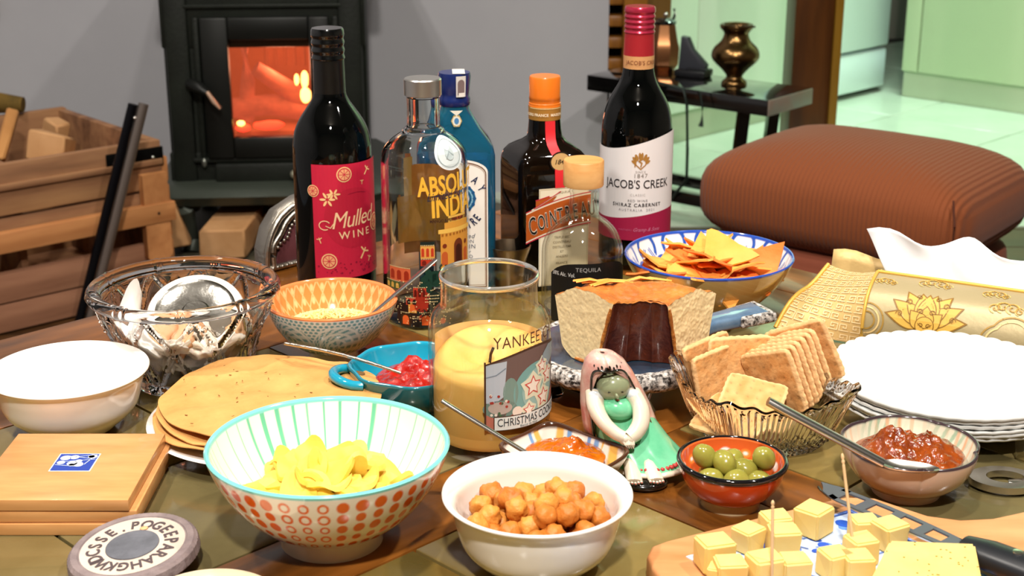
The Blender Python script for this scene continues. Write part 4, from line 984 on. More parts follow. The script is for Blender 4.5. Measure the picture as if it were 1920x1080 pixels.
for i in range(n_):
    P.poly([(xs[i], z0), (xs[i+1], z0), (xs[i+1], bar(xs[i+1])), (xs[i], bar(xs[i]))], '#6f5a55', 0)
P.line([(x, bar(x)) for x in xs], 0.0012, '#4a3020', 4); P.line([(x0, z0), (x0, z1)], 0.0014, '#4a3020', 4)
P.poly([(x0, z1-0.002), (x0+0.016, z1+0.0005), (x0+0.014, z0+0.026), (x0+0.006, z0+0.020), (x0, z0+0.021)], '#b9c2cc', 1)
P.line([(x0, z1-0.012), (x0+0.008, z1-0.010), (x0+0.015, z1-0.005)], 0.0008, '#7d8a98', 2)
P.poly([(x0, z0), (x1, z0), (x1, z0+0.020), (x0, z0+0.012)], '#b9705e', 1)
P.disc(x0+0.011, z0+0.016, 0.013, '#6f8a80', 1, 20, ry=0.007); P.disc(x0+0.011, z0+0.017, 0.009, '#b8aaa0', 2, 20, ry=0.005)
P.disc(x0+0.019, z0+0.028, 0.006, '#7a968c', 1, 16, ry=0.012)
for i in range(14): P.disc(x0+0.003+random.uniform(0, 0.022), z0+0.010+random.uniform(0, 0.020), 0.0011, random.choice(['#a43a30', '#e6ded0', '#4a6a4a']), 3, 8)
P.disc(x0+0.043, z0+0.026, 0.022, '#78a8a4', 1, 30, ry=0.022); P.disc(x0+0.046, z0+0.026, 0.018, '#97bdb6', 2, 30, ry=0.018)
def star(x, y, r, c, l, k=5, f=0.45, a0=0.3): P.poly([(x+(r if i % 2 == 0 else r*f)*math.cos(a0+PI*i/k), y+(r if i % 2 == 0 else r*f)*math.sin(a0+PI*i/k)) for i in range(2*k)], c, l)
for (x, y, r) in ((0.038, 0.030, 0.012), (0.050, 0.018, 0.011), (0.056, 0.034, 0.010), (0.034, 0.012, 0.008), (0.048, 0.043, 0.008)):
    star(x0+x, z0+y, r, '#dfe2c8', 3, 5, 0.7); star(x0+x, z0+y, r*0.72, '#cf5a50', 4, 5, 0.5); star(x0+x, z0+y, r*0.55, '#f0eadc', 5, 5, 0.5)
P.disc(x0+0.024, z0+0.013, 0.004, '#eadfd0', 4); P.poly([(x0+0.058, z1+0.004), (x0+0.050, z0+0.052), (x0+0.046, z0+0.046), (x0+0.056, z0+0.04), (x1, z0+0.05), (x1, z1)], '#8ea0a8', 3)
P.poly([(x0+0.006, z0-0.001), (x1, z0-0.001), (x1, z0+0.0105), (x0+0.006, z0+0.0105)], '#4a3020', 5); P.poly([(x0+0.0067, z0-0.0003), (x1, z0-0.0003), (x1, z0+0.0098), (x0+0.0067, z0+0.0098)], '#dfe6e2', 6)
P.text('CHRISTMAS COOKIE', 0.0088, (x0+0.0085, z0+0.0027), '#26343c', layer=8, align='LEFT', sx=0.72); P.text('Biscuit de Noel', 0.0026, (x0+0.026, z0+0.0004), '#4a5a60', layer=8, align='LEFT')
P.text('YANKEE CANDLE', 0.0128, (x0+0.006, fz(655)), '#5c3c28', layer=2, align='LEFT', sx=0.80, spacing=1.05, ang=0.01); P.text('premium candle', 0.003, (x0+0.026, fz(662)), '#8a6840', shear=0.3, layer=2, align='LEFT')
P.build('label', on_profile([(0.0462, 0), (0.0462, 0.3)], -PI/2, 0.0002), t)
# ---- 8 little metal cup
p = at(955, 552)
t = lathe('metal_cup', [(0.0001, 0.0), (0.0135, 0), (0.0150, 0.004), (0.0155, 0.025), (0.0175, 0.038), (0.0215, 0.050), (0.0216, 0.052), (0.0205, 0.052), (0.0165, 0.038), (0.0145, 0.025), (0.0135, 0.006), (0.0001, 0.006)], mat('warm_pewter', '#a08c74', 0.3, 1.0), None, 48, loc=(p.x, p.y, TZ))
tag(t, 'small dull metal cup just behind the candle jar', 'cup')
# ================================================================ BOWLS
def bowl_prof(R, h, fr, fh, t=0.004, m=0.6, k=26, rim=0.0016):
    def S(s):
        l = fr*0.96 + (R-fr*0.96)*s; e = fr*0.96 + (R-fr*0.96)*math.sin(s*PI/2)
        zl = fh + (h-fh)*s; ze = fh + (h-fh)*(1-math.cos(s*PI/2))
        return (l*(1-m)+e*m, zl*(1-m)+ze*m)
    out = [(0.0001, 0.0015), (fr-0.004, 0.0015), (fr-0.003, 0.0), (fr, 0.0), (fr*0.98, fh*0.6)]
    outer = [S(i/k) for i in range(k+1)]
    out += outer
    out += [(R-t*0.3, h+rim*0.7), (R-t*0.7, h+rim*0.6)]
    inner = [(r-t, max(z, fh+t)) for r, z in outer if z > fh+t*0.8]
    out += inner[::-1]; out.append((0.0001, fh+t)); n_out = 5 + len(outer)
    return out, n_out
def mixc(a, b, f): return a*(1-f)[:, None] + b*f[:, None]
def sstep(x, e): return np.clip((x+e)/(2*e), 0, 1)
def arr(c, n): return np.tile(np.array(lin(c)), (n, 1))
def pat_bowl(name, prof, n_out, color, t, n=512, sub=3):
    # refine the profile so the painted pattern stays crisp
    P_ = []; I_ = []
    for i in range(len(prof)-1):
        a, b = np.array(prof[i]), np.array(prof[i+1]); d = np.linalg.norm(b-a); q = max(1, int(d/0.0007))
        for j in range(q): P_.append(a+(b-a)*j/q); I_.append(i)
    P_.append(np.array(prof[-1])); I_.append(len(prof))
    side = np.array(I_) >= n_out
    return lathe(name, P_, M_vcer, t, n, color=lambda TH, R, Z, I: color(TH, R, Z, side[I]), angle=35)
# ---- turquoise rimmed bowl with orange dots
X, Y = -0.120, 0.859
t = thing('patterned_bowl', 'bowl with orange dots outside and green stripes inside, full of yellow crisps', 'bowl', (X, Y, TZ))
BR, BH, BF = 0.0795, 0.069, 0.034
pr, no = bowl_prof(BR, BH, BF, 0.010, 0.0035, 0.55)
rs = np.random.RandomState(5)
stripe_a = np.sort(rs.uniform(0, 2*PI, 8)); nst = 40
sa = (np.arange(nst) + rs.uniform(-0.25, 0.25, nst))*2*PI/nst; sw = rs.choice([0.007, 0.008, 0.010, 0.016, 0.024], nst, p=[.3, .25, .2, .15, .1])
def col_t(TH, R, Z, ins):
    n = len(TH); base = arr('#efe8dc', n); inn = arr('#f3f1e6', n)
    f = np.zeros(n)
    for a, w_ in zip(sa, sw):
        d = np.abs((TH-a+PI) % (2*PI)-PI); f = np.maximum(f, sstep(w_-d, 0.004))
    f *= sstep(Z-0.022, 0.001)*sstep(BH-0.0015-Z, 0.0006)
    inn = mixc(inn, arr('#6fc4a0', n), f)
    # dots outside in columns
    ncol = 40; cw = 2*PI/ncol; ci = np.floor(TH/cw).astype(int) % ncol; u = (TH/cw) % 1 - 0.5
    ring = np.isin(ci, [28, 29, 30, 8, 9, 10, 18, 19, 37, 38])
    v = (BH-0.004-Z)/0.0096; row = np.floor(v); vv = v-row-0.5
    cwid = R*cw
    x = u*cwid; z = vv*0.0096
    rad = np.sqrt((x/0.0041)**2 + (z/0.0045)**2)*np.clip(0.0125/np.maximum(cwid, 1e-4), 1, 1.6)
    jig = 1 + 0.10*np.sin(ci*7.3+row*3.1)
    rad = rad/jig
    dot = sstep(1-rad, 0.1); rg = sstep(1-rad, 0.1)*sstep(rad-0.58, 0.1)
    f = np.where(ring, rg, dot)*(Z > 0.013)*(row >= 0)*(row < 6)
    out = mixc(base, arr('#e2621a', n), f)
    out = np.where((Z < 0.0125)[:, None], arr('#e6dccb', n), out)
    c = np.where(ins[:, None], inn, out)
    rim = sstep(Z-(BH-0.0018), 0.0004)
    return mixc(c, arr('#7fd0cc', n), rim)
pat_bowl('body', pr, no, col_t, t, 640)
# crisps
def sheet(name, m, sx, sy, th=0.0014, bend=0.4, seed=0, tri=False, amp=0.002, n=9):
    rr = random.Random(seed); V = []; F = []
    def shp(u, v):
        if tri: x = (u-0.5)*(1-v*0.92)*sx; y = (v-0.4)*sy
        else:
            a = math.atan2(v-0.5, u-0.5); q = max(abs(u-0.5), abs(v-0.5))*2
            k = 1 + 0.18*noise.noise(Vector((math.cos(a)*1.3, math.sin(a)*1.3, seed*2.3)))
            x = math.cos(a)*q*sx/2*k if q > 0 else 0; y = math.sin(a)*q*sy/2*k if q > 0 else 0
        z = bend*(x*x)/max(sx, 1e-6)*1.6 - bend*0.7*(y*y)/max(sy, 1e-6) + amp*noise.noise(Vector((x*70, y*70, seed*1.9)))
        return x, y, z
    for s in (1, -1):
        for i in range(n):
            for j in range(n):
                x, y, z = shp(i/(n-1), j/(n-1)); V.append((x, y, z+s*th/2))
    o = n*n
    for i in range(n-1):
        for j in range(n-1):
            a = i*n+j; F.append((a, a+1, a+n+1, a+n)); F.append((o+a, o+a+n, o+a+n+1, o+a+1))
    bd = [(i, 0) for i in range(n)] + [(n-1, j) for j in range(1, n)] + [(i, n-1) for i in range(n-2, -1, -1)] + [(0, j) for j in range(n-2, 0, -1)]
    for k in range(len(bd)):
        a = bd[k][0]*n+bd[k][1]; b = bd[(k+1) % len(bd)][0]*n+bd[(k+1) % len(bd)][1]; F.append((a, b, o+b, o+a))
    return mesh(name, V, F, m, angle=50)
M_cri = mat('yellow_crisp', '#ecd058', 0.6, var=(40, '#e6bd48', 0.2), sss=0.15, bump=(90, 0.3))
M_cri2 = mat('golden_crisp', '#e9c048', 0.6, var=(40, '#f2df70', 0.2), sss=0.15, bump=(90, 0.3))
cm = [sheet('crisp', M_cri if i % 3 else M_cri2, 0.030+0.003*(i % 3), 0.021+0.002*(i % 2), 0.0032, 0.30 if i % 2 else -0.28, i+1, amp=0.005) for i in range(6)]
rr = random.Random(21)
def heap(n, rad, z0, peak, rr, mind):
    pts = []; tries = 0
    while len(pts) < n and tries < 6000:
        tries += 1
        a = rr.uniform(0, 2*PI); q = math.sqrt(rr.random())*rad
        z = z0 + peak*(1-(q/rad)**2) * rr.uniform(0.72, 1)
        p_ = Vector((q*math.cos(a), q*math.sin(a), z))
        if all((p_-o).length > mind for o in pts): pts.append(p_)
    return pts
lathe('crisp_crumbs', [(0.0001, 0.034), (0.030, 0.032), (0.040, 0.028), (0.0405, 0.024), (0.0001, 0.020)], M_cri2, None, 32, loc=(X, Y, TZ), label='crumbled yellow crisps at the bottom of the dotted bowl', cat='crisps', kind='stuff')
for i, p_ in enumerate(heap(60, 0.046, 0.036, 0.016, rr, 0.0098)):
    ob('crisp', cm[i % 6], None, (X+p_.x-0.002, Y+p_.y, TZ+p_.z), (rr.uniform(-.6, .6), rr.uniform(-.6, .6), rr.uniform(0, 6.28)), label='yellow crisp in the orange dotted bowl', cat='crisp', group='yellow crisps in the dotted bowl')

# ---- small orange lined bowl
X, Y = -0.158, 1.192
t = thing('patterned_bowl', 'orange lined bowl with blue spirals outside, holding grated cheese', 'bowl', (X, Y, TZ))
R2, H2 = 0.058, 0.056
pr, no = bowl_prof(R2, H2, 0.022, 0.010, 0.003, 0.62)
def col_o(TH, R, Z, ins):
    n = len(TH); inn = arr('#ef8a48', n)
    k = 34; u = TH*k/(2*PI); v = (H2-Z)/0.022
    d1 = np.abs(((u + v*1.0) % 1)-0.5); d2 = np.abs(((u - v*1.0) % 1)-0.5)
    f = np.maximum(sstep(0.055-np.abs(d1-0.0), 0.03), sstep(0.055-np.abs(d2-0.0), 0.03))*0.75
    uu = ((u+0.5) % 1)-0.5; vv = ((v) % 0.5)/0.5-0.5
    dot = sstep(0.17-np.sqrt(uu**2+(vv*0.62)**2), 0.04)*0.85
    inn = mixc(inn, arr('#f6c890', n), np.maximum(f, dot)*(Z > 0.014))
    base = arr('#6f9fa8', n); white = arr('#dfe4e2', n)
    # spiral medallions
    m = 7; um = (TH*m/(2*PI)) % 1 - 0.5; x = um*2*PI*R2*0.92/m; z = Z-0.026
    rr_ = np.sqrt(x*x+z*z*1.1); aa = np.arctan2(z, x)
    sp = (rr_/0.0068 - aa/(2*PI)) % 1
    spr = sstep(0.34-sp, 0.06)
    dots = sstep(0.62-((np.cos(aa*np.maximum(6, np.round(rr_/0.0013)))+1)/2), 0.2)
    f = np.maximum(spr, dots*0.8)*(rr_ < 0.0245)
    # field of dots elsewhere
    fu = (TH*74/(2*PI)+ (np.floor(Z/0.0032) % 2)*0.5) % 1 - 0.5; fv = (Z/0.0032) % 1 - 0.5
    fd = sstep(np.sqrt(fu**2+fv**2)-0.36, 0.08)*(rr_ >= 0.0245)
    out = mixc(base, white, np.clip(np.maximum(f, fd), 0, 1))
    out = np.where((Z < 0.0115)[:, None], arr('#ece6dc', n), out)
    c = np.where(ins[:, None], inn, out)
    return mixc(c, arr('#f08a50', n), sstep(Z-(H2-0.0012), 0.0004))
pat_bowl('body', pr, no, col_o, t, 640)
# grated cheese: heap surface + shreds, one countless mass
rr = random.Random(4); bm = bmesh.new()
M_chs = mat('grated_cheese', '#f6dc90', 0.6, sss=0.15)
for i in range(900):
    a = rr.uniform(0, 2*PI); q = math.sqrt(rr.random())*0.041; z = 0.031 + 0.008*(1-(q/0.041)**2)*rr.uniform(0.3, 1)
    bx(bm, (q*math.cos(a), q*math.sin(a), z), (rr.uniform(0.004, 0.009), 0.0013, 0.0010), Matrix.Rotation(rr.uniform(0, PI), 3, 'Z') @ Matrix.Rotation(rr.uniform(-.5, .5), 3, 'Y'))
bmesh.ops.create_cone(bm, cap_ends=True, segments=32, radius1=0.036, radius2=0.041, depth=0.012, matrix=Matrix.Translation((0, 0, 0.027)))
ob('grated_cheese', bm_mesh(bm, 'grated_cheese', M_chs, False), None, (X, Y, TZ), label='pale yellow grated cheese in the orange lined bowl', cat='cheese', kind='stuff')

# ---- blue and white bowl with orange tortilla chips
X, Y = 0.187, 1.309
t = thing('patterned_bowl', 'wide bowl with blue chain pattern inside, full of orange tortilla chips', 'bowl', (X, Y, TZ))
R3, H3 = 0.0803, 0.061
pr, no = bowl_prof(R3, H3, 0.036, 0.008, 0.0028, 0.45)
def col_b(TH, R, Z, ins):
    n = len(TH); inn = arr('#f1efec', n)
    k = 13; u = (TH*k/(2*PI)); s = np.abs(R-R3)  # distance down the wall
    dn = (H3-Z)/0.034
    f = np.zeros(n)
    for off, c in ((0.0, 0.28), (0.5, 0.95)):
        uu = ((u+off+0.5) % 1)-0.5; x = uu*2*PI*0.07/k; z = (dn-c)*0.030
        d = np.abs(np.sqrt(x*x+z*z)-0.0115); f = np.maximum(f, sstep(0.0018-d, 0.0004))
    for off, sl in ((0.25, 1), (0.75, -1)):
        uu = ((u+off+0.5) % 1)-0.5; x = uu*2*PI*0.07/k; z = (dn-0.6)*0.030
        xr = x*0.85 + sl*z*0.5; zr = -sl*x*0.5+z*0.85
        near = (np.abs(xr) < 0.0030)*(np.abs(zr) < 0.0125); f = np.where(near, 0, f)
        f = np.maximum(f, sstep(0.0006-np.abs(np.abs(xr)-0.0010), 0.0003)*(np.abs(zr) < 0.011))
    inn = mixc(inn, arr('#2a56b0', n), f*(dn > 0.04))
    out = arr('#c9a765', n); g = sstep(0.06-np.abs(((TH*40/(2*PI)+Z/0.005) % 1)-0.5), 0.04)*0.25
    out = mixc(out, arr('#dcc48a', n), g)
    c = np.where(ins[:, None], inn, out)
    return mixc(c, arr('#2a4fae', n), sstep(Z-(H3-0.0016), 0.0004))
pat_bowl('body', pr, no, col_b, t, 512)
M_tor = mat('tortilla_chip', '#f09a3a', 0.65, var=(30, '#f6b455', 0.2), bump=(120, 0.4))
M_tor2 = mat('deep_orange_chip', '#e8702a', 0.65, var=(30, '#f08c3a', 0.2), bump=(120, 0.4))
tm = [sheet('tortilla_chip', M_tor if i % 3 else M_tor2, 0.054+0.004*(i % 3), 0.050, 0.0018, 0.25 if i % 2 else -0.35, i+30, True, 0.003, 8) for i in range(6)]
rr = random.Random(9)
for i, p_ in enumerate(heap(32, 0.041, 0.043, 0.026, rr, 0.012)):
    ob('tortilla_chip', tm[i % 6], None, (X+p_.x*1.0-0.003, Y+p_.y-0.004, TZ+p_.z), (rr.uniform(-.5, .5), rr.uniform(-.4, .4), rr.uniform(0, 6.28)), label='orange triangular tortilla chip in the blue patterned bowl', cat='tortilla chip', group='tortilla chips in the blue patterned bowl')
for i, (x, y, z, rx, ry, rz) in enumerate([(-0.030, -0.052, 0.052, 0.35, 0.2, 0.4), (-0.052, -0.040, 0.053, 0.2, 0.35, 1.7), (-0.010, -0.058, 0.050, 0.5, 0.0, 2.6), (-0.05, -0.01, 0.058, -0.1, 0.4, 0.2), (0.045, -0.005, 0.052, 0.2, -0.9, 1.0), (-0.015, -0.03, 0.062, 0.45, 0.1, 3.5), (0.01, -0.015, 0.070, 0.5, -0.1, 0.3), (0.0, -0.035, 0.066, 0.4, 0.3, 1.3)]):
    ob('tortilla_chip', tm[(i*2+1) % 6], None, (X+x, Y+y, TZ+z), (rx, ry, rz), label='orange triangular tortilla chip in the blue patterned bowl', cat='tortilla chip', group='tortilla chips in the blue patterned bowl')

# ---- two plain white bowls
X, Y = 0.016, 0.826
t = thing('white_bowl', 'plain white glass bowl of fried chickpeas at the front', 'bowl', (X, Y, TZ))
wp = [(0.0001, 0.001), (0.028, 0.001), (0.030, 0.0), (0.033, 0.0015)] + [tuple(p) for p in cr([(0.036, 0.004), (0.0475, 0.016), (0.0525, 0.032), (0.0545, 0.043), (0.0580, 0.0485), (0.0604, 0.0495), (0.0606, 0.0508), (0.0592, 0.0515), (0.0560, 0.0495), (0.0520, 0.044), (0.0500, 0.034), (0.0455, 0.018), (0.030, 0.0045), (0.0001, 0.0035)], 5)]
lathe('body', wp, M_por, t, 128, angle=60)
M_chk = mat('fried_chickpea', '#cc8030', 0.5, var=(90, '#b0601a', 0.2), bump=(260, 0.5))
M_chk2 = mat('fried_chickpea_light', '#dc9a44', 0.5, var=(90, '#c47a2c', 0.2), bump=(260, 0.5))
def pea(seed):
    def fn(v):
        s = v.length; a = Vector((1, 0, 0))
        k = 1 - 0.16*math.exp(-((v.x/0.0012)**2)) * (1 if v.z > 0 else 0.4)
        return v*k
    return blob_mesh('chickpea', M_chk if seed % 2 else M_chk2, (0.0084, 0.0076, 0.0074), 3, 0.26, 1.9, seed, fn=fn)
pm = [pea(i) for i in range(6)]
rr = random.Random(33); placed = []
for layer, (zz, rad, n_) in enumerate(((0.015, 0.031, 22), (0.0255, 0.039, 34), (0.0345, 0.0405, 36), (0.0425, 0.024, 11))):
    k = 0; tr = 0; cx0 = 0.006 if layer == 3 else 0
    while k < n_ and tr < 4000:
        tr += 1; a = rr.uniform(0, 2*PI); q = math.sqrt(rr.random())*rad
        p_ = Vector((q*math.cos(a)+cx0, q*math.sin(a), zz+rr.uniform(-.0015, .0015)))
        if all((p_-o_).length > 0.0122 for o_ in placed):
            placed.append(p_); k += 1
            ob('chickpea', pm[rr.randrange(6)], None, (X+p_.x, Y+p_.y, TZ+p_.z), (rr.uniform(0, 6), rr.uniform(0, 6), rr.uniform(0, 6)), label='fried orange chickpea in the white front bowl', cat='chickpea', group='fried chickpeas in the white bowl')
X, Y = -0.344, 1.040
t = thing('white_bowl', 'empty plain white bowl at the left edge of the table', 'bowl', (X, Y, TZ))
wp2 = [(0.0001, 0.001), (0.026, 0.001), (0.028, 0.0), (0.031, 0.0015)] + [tuple(p) for p in cr([(0.035, 0.005), (0.0495, 0.019), (0.0545, 0.034), (0.0575, 0.045), (0.0608, 0.0490), (0.0615, 0.0500), (0.0600, 0.0510), (0.0560, 0.0470), (0.0525, 0.035), (0.0475, 0.020), (0.030, 0.0045), (0.0001, 0.0035)], 5)]
lathe('body', wp2, M_por, t, 128, angle=60)

# ---- cut crystal bowl
X, Y = -0.276, 1.150
t = thing('crystal_bowl', 'cut crystal bowl with bamboo rim holding cream wrapped bits', 'bowl', (X, Y, TZ))
cb_ = [tuple(p) for p in cr([(0.048, 0.0), (0.052, 0.004), (0.0535, 0.014), (0.058, 0.032), (0.0655, 0.050), (0.0725, 0.068), (0.0735, 0.0735)], 8)]
ro = cr([(0.0745, 0.0745), (0.0785, 0.0755), (0.0805, 0.0795), (0.0785, 0.0840), (0.0745, 0.0850), (0.0705, 0.0835), (0.0690, 0.0795), (0.0700, 0.074)], 4)
ib = [(r-0.0062, max(z, 0.010)) for r, z in cb_ if z > 0.008][::-1]
cpf = [(0.0001, 0.002), (0.044, 0.002), (0.046, 0.0)] + cb_ + [tuple(p) for p in ro] + ib + [(0.0001, 0.009)]
n_ob = 3 + len(cb_)
def cwarp(TH, R, Z, I):
    R = R.copy(); Z = Z.copy()
    body = (I >= 3) & (I < n_ob) & (Z > 0.003) & (Z < 0.0735)
    u = TH/(2*PI); v = Z/0.0735
    k = 11
    def ridge(x, w_): d = np.abs(((x+0.5) % 1)-0.5); return np.clip(1-d/w_, 0, 1)
    a = ridge(u*k + v*1.15, 0.10); b = ridge(u*k - v*1.15 + 0.35, 0.10); c = ridge(u*k*0.5 + v*0.4+0.2, 0.05)
    facet = np.abs(((u*k*1.0 + v*1.15) % 1)-0.5) + np.abs(((u*k - v*1.15 + 0.35) % 1)-0.5)
    dd = np.maximum(np.maximum(a, b), c)*0.0036 - facet*0.0018
    nodes_ = ridge(v*5.0+u*k*0.5, 0.10)*np.maximum(a, b)*0.0016
    R = R + np.where(body, dd + nodes_, 0)
    rim = (I >= n_ob) & (I < n_ob+len(ro))
    kn = ridge(u*9, 0.035)*0.0016 + ridge(u*9, 0.012)*(-0.0010)
    cx, cz = 0.0747, 0.0797
    R = R + np.where(rim, (R-cx)/0.0057*kn, 0); Z = Z + np.where(rim, (Z-cz)/0.0057*kn, 0)
    return TH, R, Z
prf = []
for i in range(len(cpf)-1):
    prf.append(cpf[i])
lathe('cut_glass', cpf, mat('crystal', '#ffffff', 0.0, trans=1.0, ior=1.38), t, 360, warp=cwarp, angle=25)
# contents: round cream lid standing up + crumpled wrapped pieces + white scoop
M_cw = mat('cream_wrapper', '#f6efe2', 0.35, var=(40, '#d8c8b4', 0.2), sss=0.1, bump=(80, 0.6)); M_gw = mat('silver_cream_foil', '#ece6dc', 0.3, 0.3, bump=(80, 0.6)); M_ow = mat('tan_striped_wrapper', '#c89870', 0.5)
t2 = thing('round_tin', 'round cream tin with embossed silver lid inside the crystal bowl', 'tin', (X+0.007, Y+0.008, TZ+0.052), rot=(0.55, 0.05, 0))
lathe('tin_body', [(0.0001, -0.008), (0.039, -0.008), (0.041, -0.006), (0.0415, 0.004), (0.040, 0.007), (0.034, 0.008)], M_cw, t2, 64)
lathe('lid', [(0.034, 0.0075), (0.031, 0.006), (0.012, 0.006), (0.010, 0.008), (0.0001, 0.008)], mat('mirror_tin', '#b9b6ae', 0.18, 1.0, bump=(60, 0.3)), t2, 64, label='embossed silver lid')
rr = random.Random(12)
wm = [blob_mesh('wrapped_sweet', [M_cw, M_gw, M_cw, M_ow][i % 4], (0.017, 0.010, 0.007), 3, 0.7, 1.8, i+2) for i in range(8)]
k = 0; pl_ = []; tr = 0
while k < 34 and tr < 5000:
    tr += 1; z = rr.uniform(0.018, 0.046); rad = 0.030 + (z-0.014)*0.55; a = rr.uniform(0, 2*PI); q = math.sqrt(rr.random())*rad
    p_ = Vector((q*math.cos(a), q*math.sin(a), z))
    if p_.y > 0.012 and z > 0.034: continue
    if all((p_-o_).length > 0.0135 for o_ in pl_):
        pl_.append(p_); ob('wrapped_sweet', wm[k % 8], None, (X+p_.x, Y+p_.y, TZ+p_.z), (rr.uniform(-.6, .6), rr.uniform(-.6, .6), rr.uniform(0, 6)), label='crumpled cream wrapped sweet inside the crystal bowl', cat='sweet', group='wrapped sweets in the crystal bowl'); k += 1
ob('serving_scoop', sheet('serving_scoop', mat('white_plastic', '#f4f1ec', 0.3), 0.018, 0.045, 0.0016, -1.2, 77), None, (X-0.045, Y-0.002, TZ+0.062), (1.15, 0.25, 0.35), label='white scoop standing at the left inside the crystal bowl', cat='scoop')

# ---- olive bowl
X, Y = 0.153, 0.912
t = thing('olive_bowl', 'small orange bowl with thick black rim holding green olives', 'bowl', (X, Y, TZ))
R4, H4 = 0.0375, 0.033
pr, no = bowl_prof(R4, H4, 0.021, 0.006, 0.003, 0.75)
def col_ol(TH, R, Z, ins):
    n = len(TH); inn = arr('#d8602a', n)
    k = 14; u = (TH*k/(2*PI)) % 1-0.5; v = (Z-0.024)/0.010
    ci = np.floor(TH*k/(2*PI)).astype(int)
    pet = sstep(0.30-np.abs(np.sqrt(u*u*1.2+v*v)-0.0), 0.05); core = sstep(0.12-np.sqrt(u*u+v*v), 0.05)
    pc = np.where((ci % 3 == 0)[:, None], arr('#f0ece4', n), np.where((ci % 3 == 1)[:, None], arr('#3a62b0', n), arr('#f08a3a', n)))
    inn = inn*(1-pet[:, None]) + pc*pet[:, None]
    inn = mixc(inn, arr('#f4efe4', n), core)
    out = arr('#cc4a1c', n)
    out = np.where((Z < 0.0065)[:, None], arr('#c8b48e', n), out)
    return np.where(ins[:, None], inn, out)
pat_bowl('body', pr, no, col_ol, t, 256)
lathe('rim', cr([(R4-0.0030, H4-0.001), (R4-0.0015, H4+0.0018), (R4+0.0008, H4+0.0012), (R4+0.0012, H4-0.0012), (R4-0.0006, H4-0.003), (R4-0.0030, H4-0.001)], 5), mat('black_glaze', '#0e0c10', 0.06, coat=1.0), t, 128, label='glossy black rim')
M_olv = mat('green_olive', '#85822e', 0.22, coat=0.3, var=(50, '#a09a48', 0.3), sss=0.15)
def olive(i): return blob_mesh('olive', M_olv, (0.0098, 0.0080, 0.0080), 3, 0.06, 1.2, i)
om = [olive(i) for i in range(3)]
pit = lathe_data([(0.0001, 0), (0.0022, 0.0002), (0.0024, 0.0008)], 12)
OL = [(-0.019, 0.002, 0.0345, 0.2, 0.9, 0.3, 'olive standing tall at the left rim of the orange bowl'), (-0.006, -0.004, 0.0325, 0.1, -0.5, 2.0, 'olive leaning right of the tallest olive'), (0.022, 0.000, 0.0335, 0.4, 1.0, 0.6, 'olive standing alone near the right rim of the orange bowl'), (0.008, -0.006, 0.0275, 0.6, 0.3, -0.6, 'pitted olive with its hole showing in the middle of the bowl'), (-0.016, -0.012, 0.0235, 0.0, 0.3, 0.2, 'olive with open pit hole low at the front left'), (0.001, -0.016, 0.0245, 0.0, 0.2, 0.5, 'olive at the very front of the orange bowl'), (0.017, -0.014, 0.0225, 0.2, 0.1, -0.5, 'olive low at the front right of the orange bowl'), (0.002, 0.012, 0.0270, 0.2, 0.0, 0.9, 'olive half hidden behind the middle ones')]
for i, (x, y, z, a, b, c, lb) in enumerate(OL):
    o_ = thing('olive', lb, 'olive', (X+x, Y+y, TZ+z), rot=(a, b, c), group='green olives in the orange bowl'); ob('flesh', om[i % 3], o_)
    if i in (3, 4): ob('pit_hole', blob_mesh('pit_hole', mat('olive_hole', '#4a3418', 0.5), (0.0020, 0.0030, 0.0030), 2, 0), o_, (0.0086, 0, 0) if i == 3 else (-0.0086, 0, 0))
for i, (x, y, z) in enumerate(((0.0, 0.0, 0.0155), (-0.014, 0.008, 0.0185), (0.015, 0.012, 0.0185), (0.012, 0.002, 0.016), (-0.012, -0.006, 0.0135), (0.004, -0.012, 0.0115))):
    o_ = thing('olive', 'olive in the hidden bottom layer of the orange bowl', 'olive', (X+x, Y+y, TZ+z), rot=(0.3*i, 0.2, i), group='green olives in the orange bowl'); ob('flesh', om[i % 3], o_)

# ---- chutney bowl, flower shaped
X, Y = 0.281, 0.931
t = thing('flower_bowl', 'cream flower shaped bowl with dark rim and reddish brown chutney', 'bowl', (X, Y, TZ), 0.25)
R5, H5 = 0.0480, 0.037
pr, no = bowl_prof(R5, H5, 0.024, 0.005, 0.003, 0.75)
def lobe(TH, R, Z, I):
    f = np.clip(Z/H5, 0, 1); s = np.abs(np.cos(TH*2.5))
    return TH, R*(1 + f*(0.07*s**0.6 - 0.05)), Z
def refine(prof, st=0.0009):
    P_ = []; I_ = []
    for i in range(len(prof)-1):
        a, b = np.array(prof[i]), np.array(prof[i+1]); q = max(1, int(np.linalg.norm(b-a)/st))
        for j in range(q): P_.append(a+(b-a)*j/q); I_.append(i)
    P_.append(np.array(prof[-1])); I_.append(len(prof)); return P_, np.array(I_)
P5, I5 = refine(pr); side5 = I5 >= no
def col_f(TH, R, Z, I):
    n = len(TH); ins = side5[I]; inn = arr('#e6e4cc', n)
    nz = np.sin(TH*38+Z*300)*0.5+0.5
    inn = mixc(inn, arr('#a9c4a8', n), sstep(nz-0.62, 0.1)*(np.sin(TH*5)*0.5+0.5))
    inn = mixc(inn, arr('#e6b48c', n), sstep(np.sin(TH*31+1.3)*0.5+0.5-0.8, 0.08)*(np.cos(TH*5)*0.5+0.5))
    out = arr('#ddc8b4', n)
    c = np.where(ins[:, None], inn, out)
    return mixc(c, arr('#3a2c30', n), sstep(Z-(H5-0.0010), 0.0004))
lathe('body', P5, M_vcer, t, 300, warp=lobe, color=col_f, angle=60)
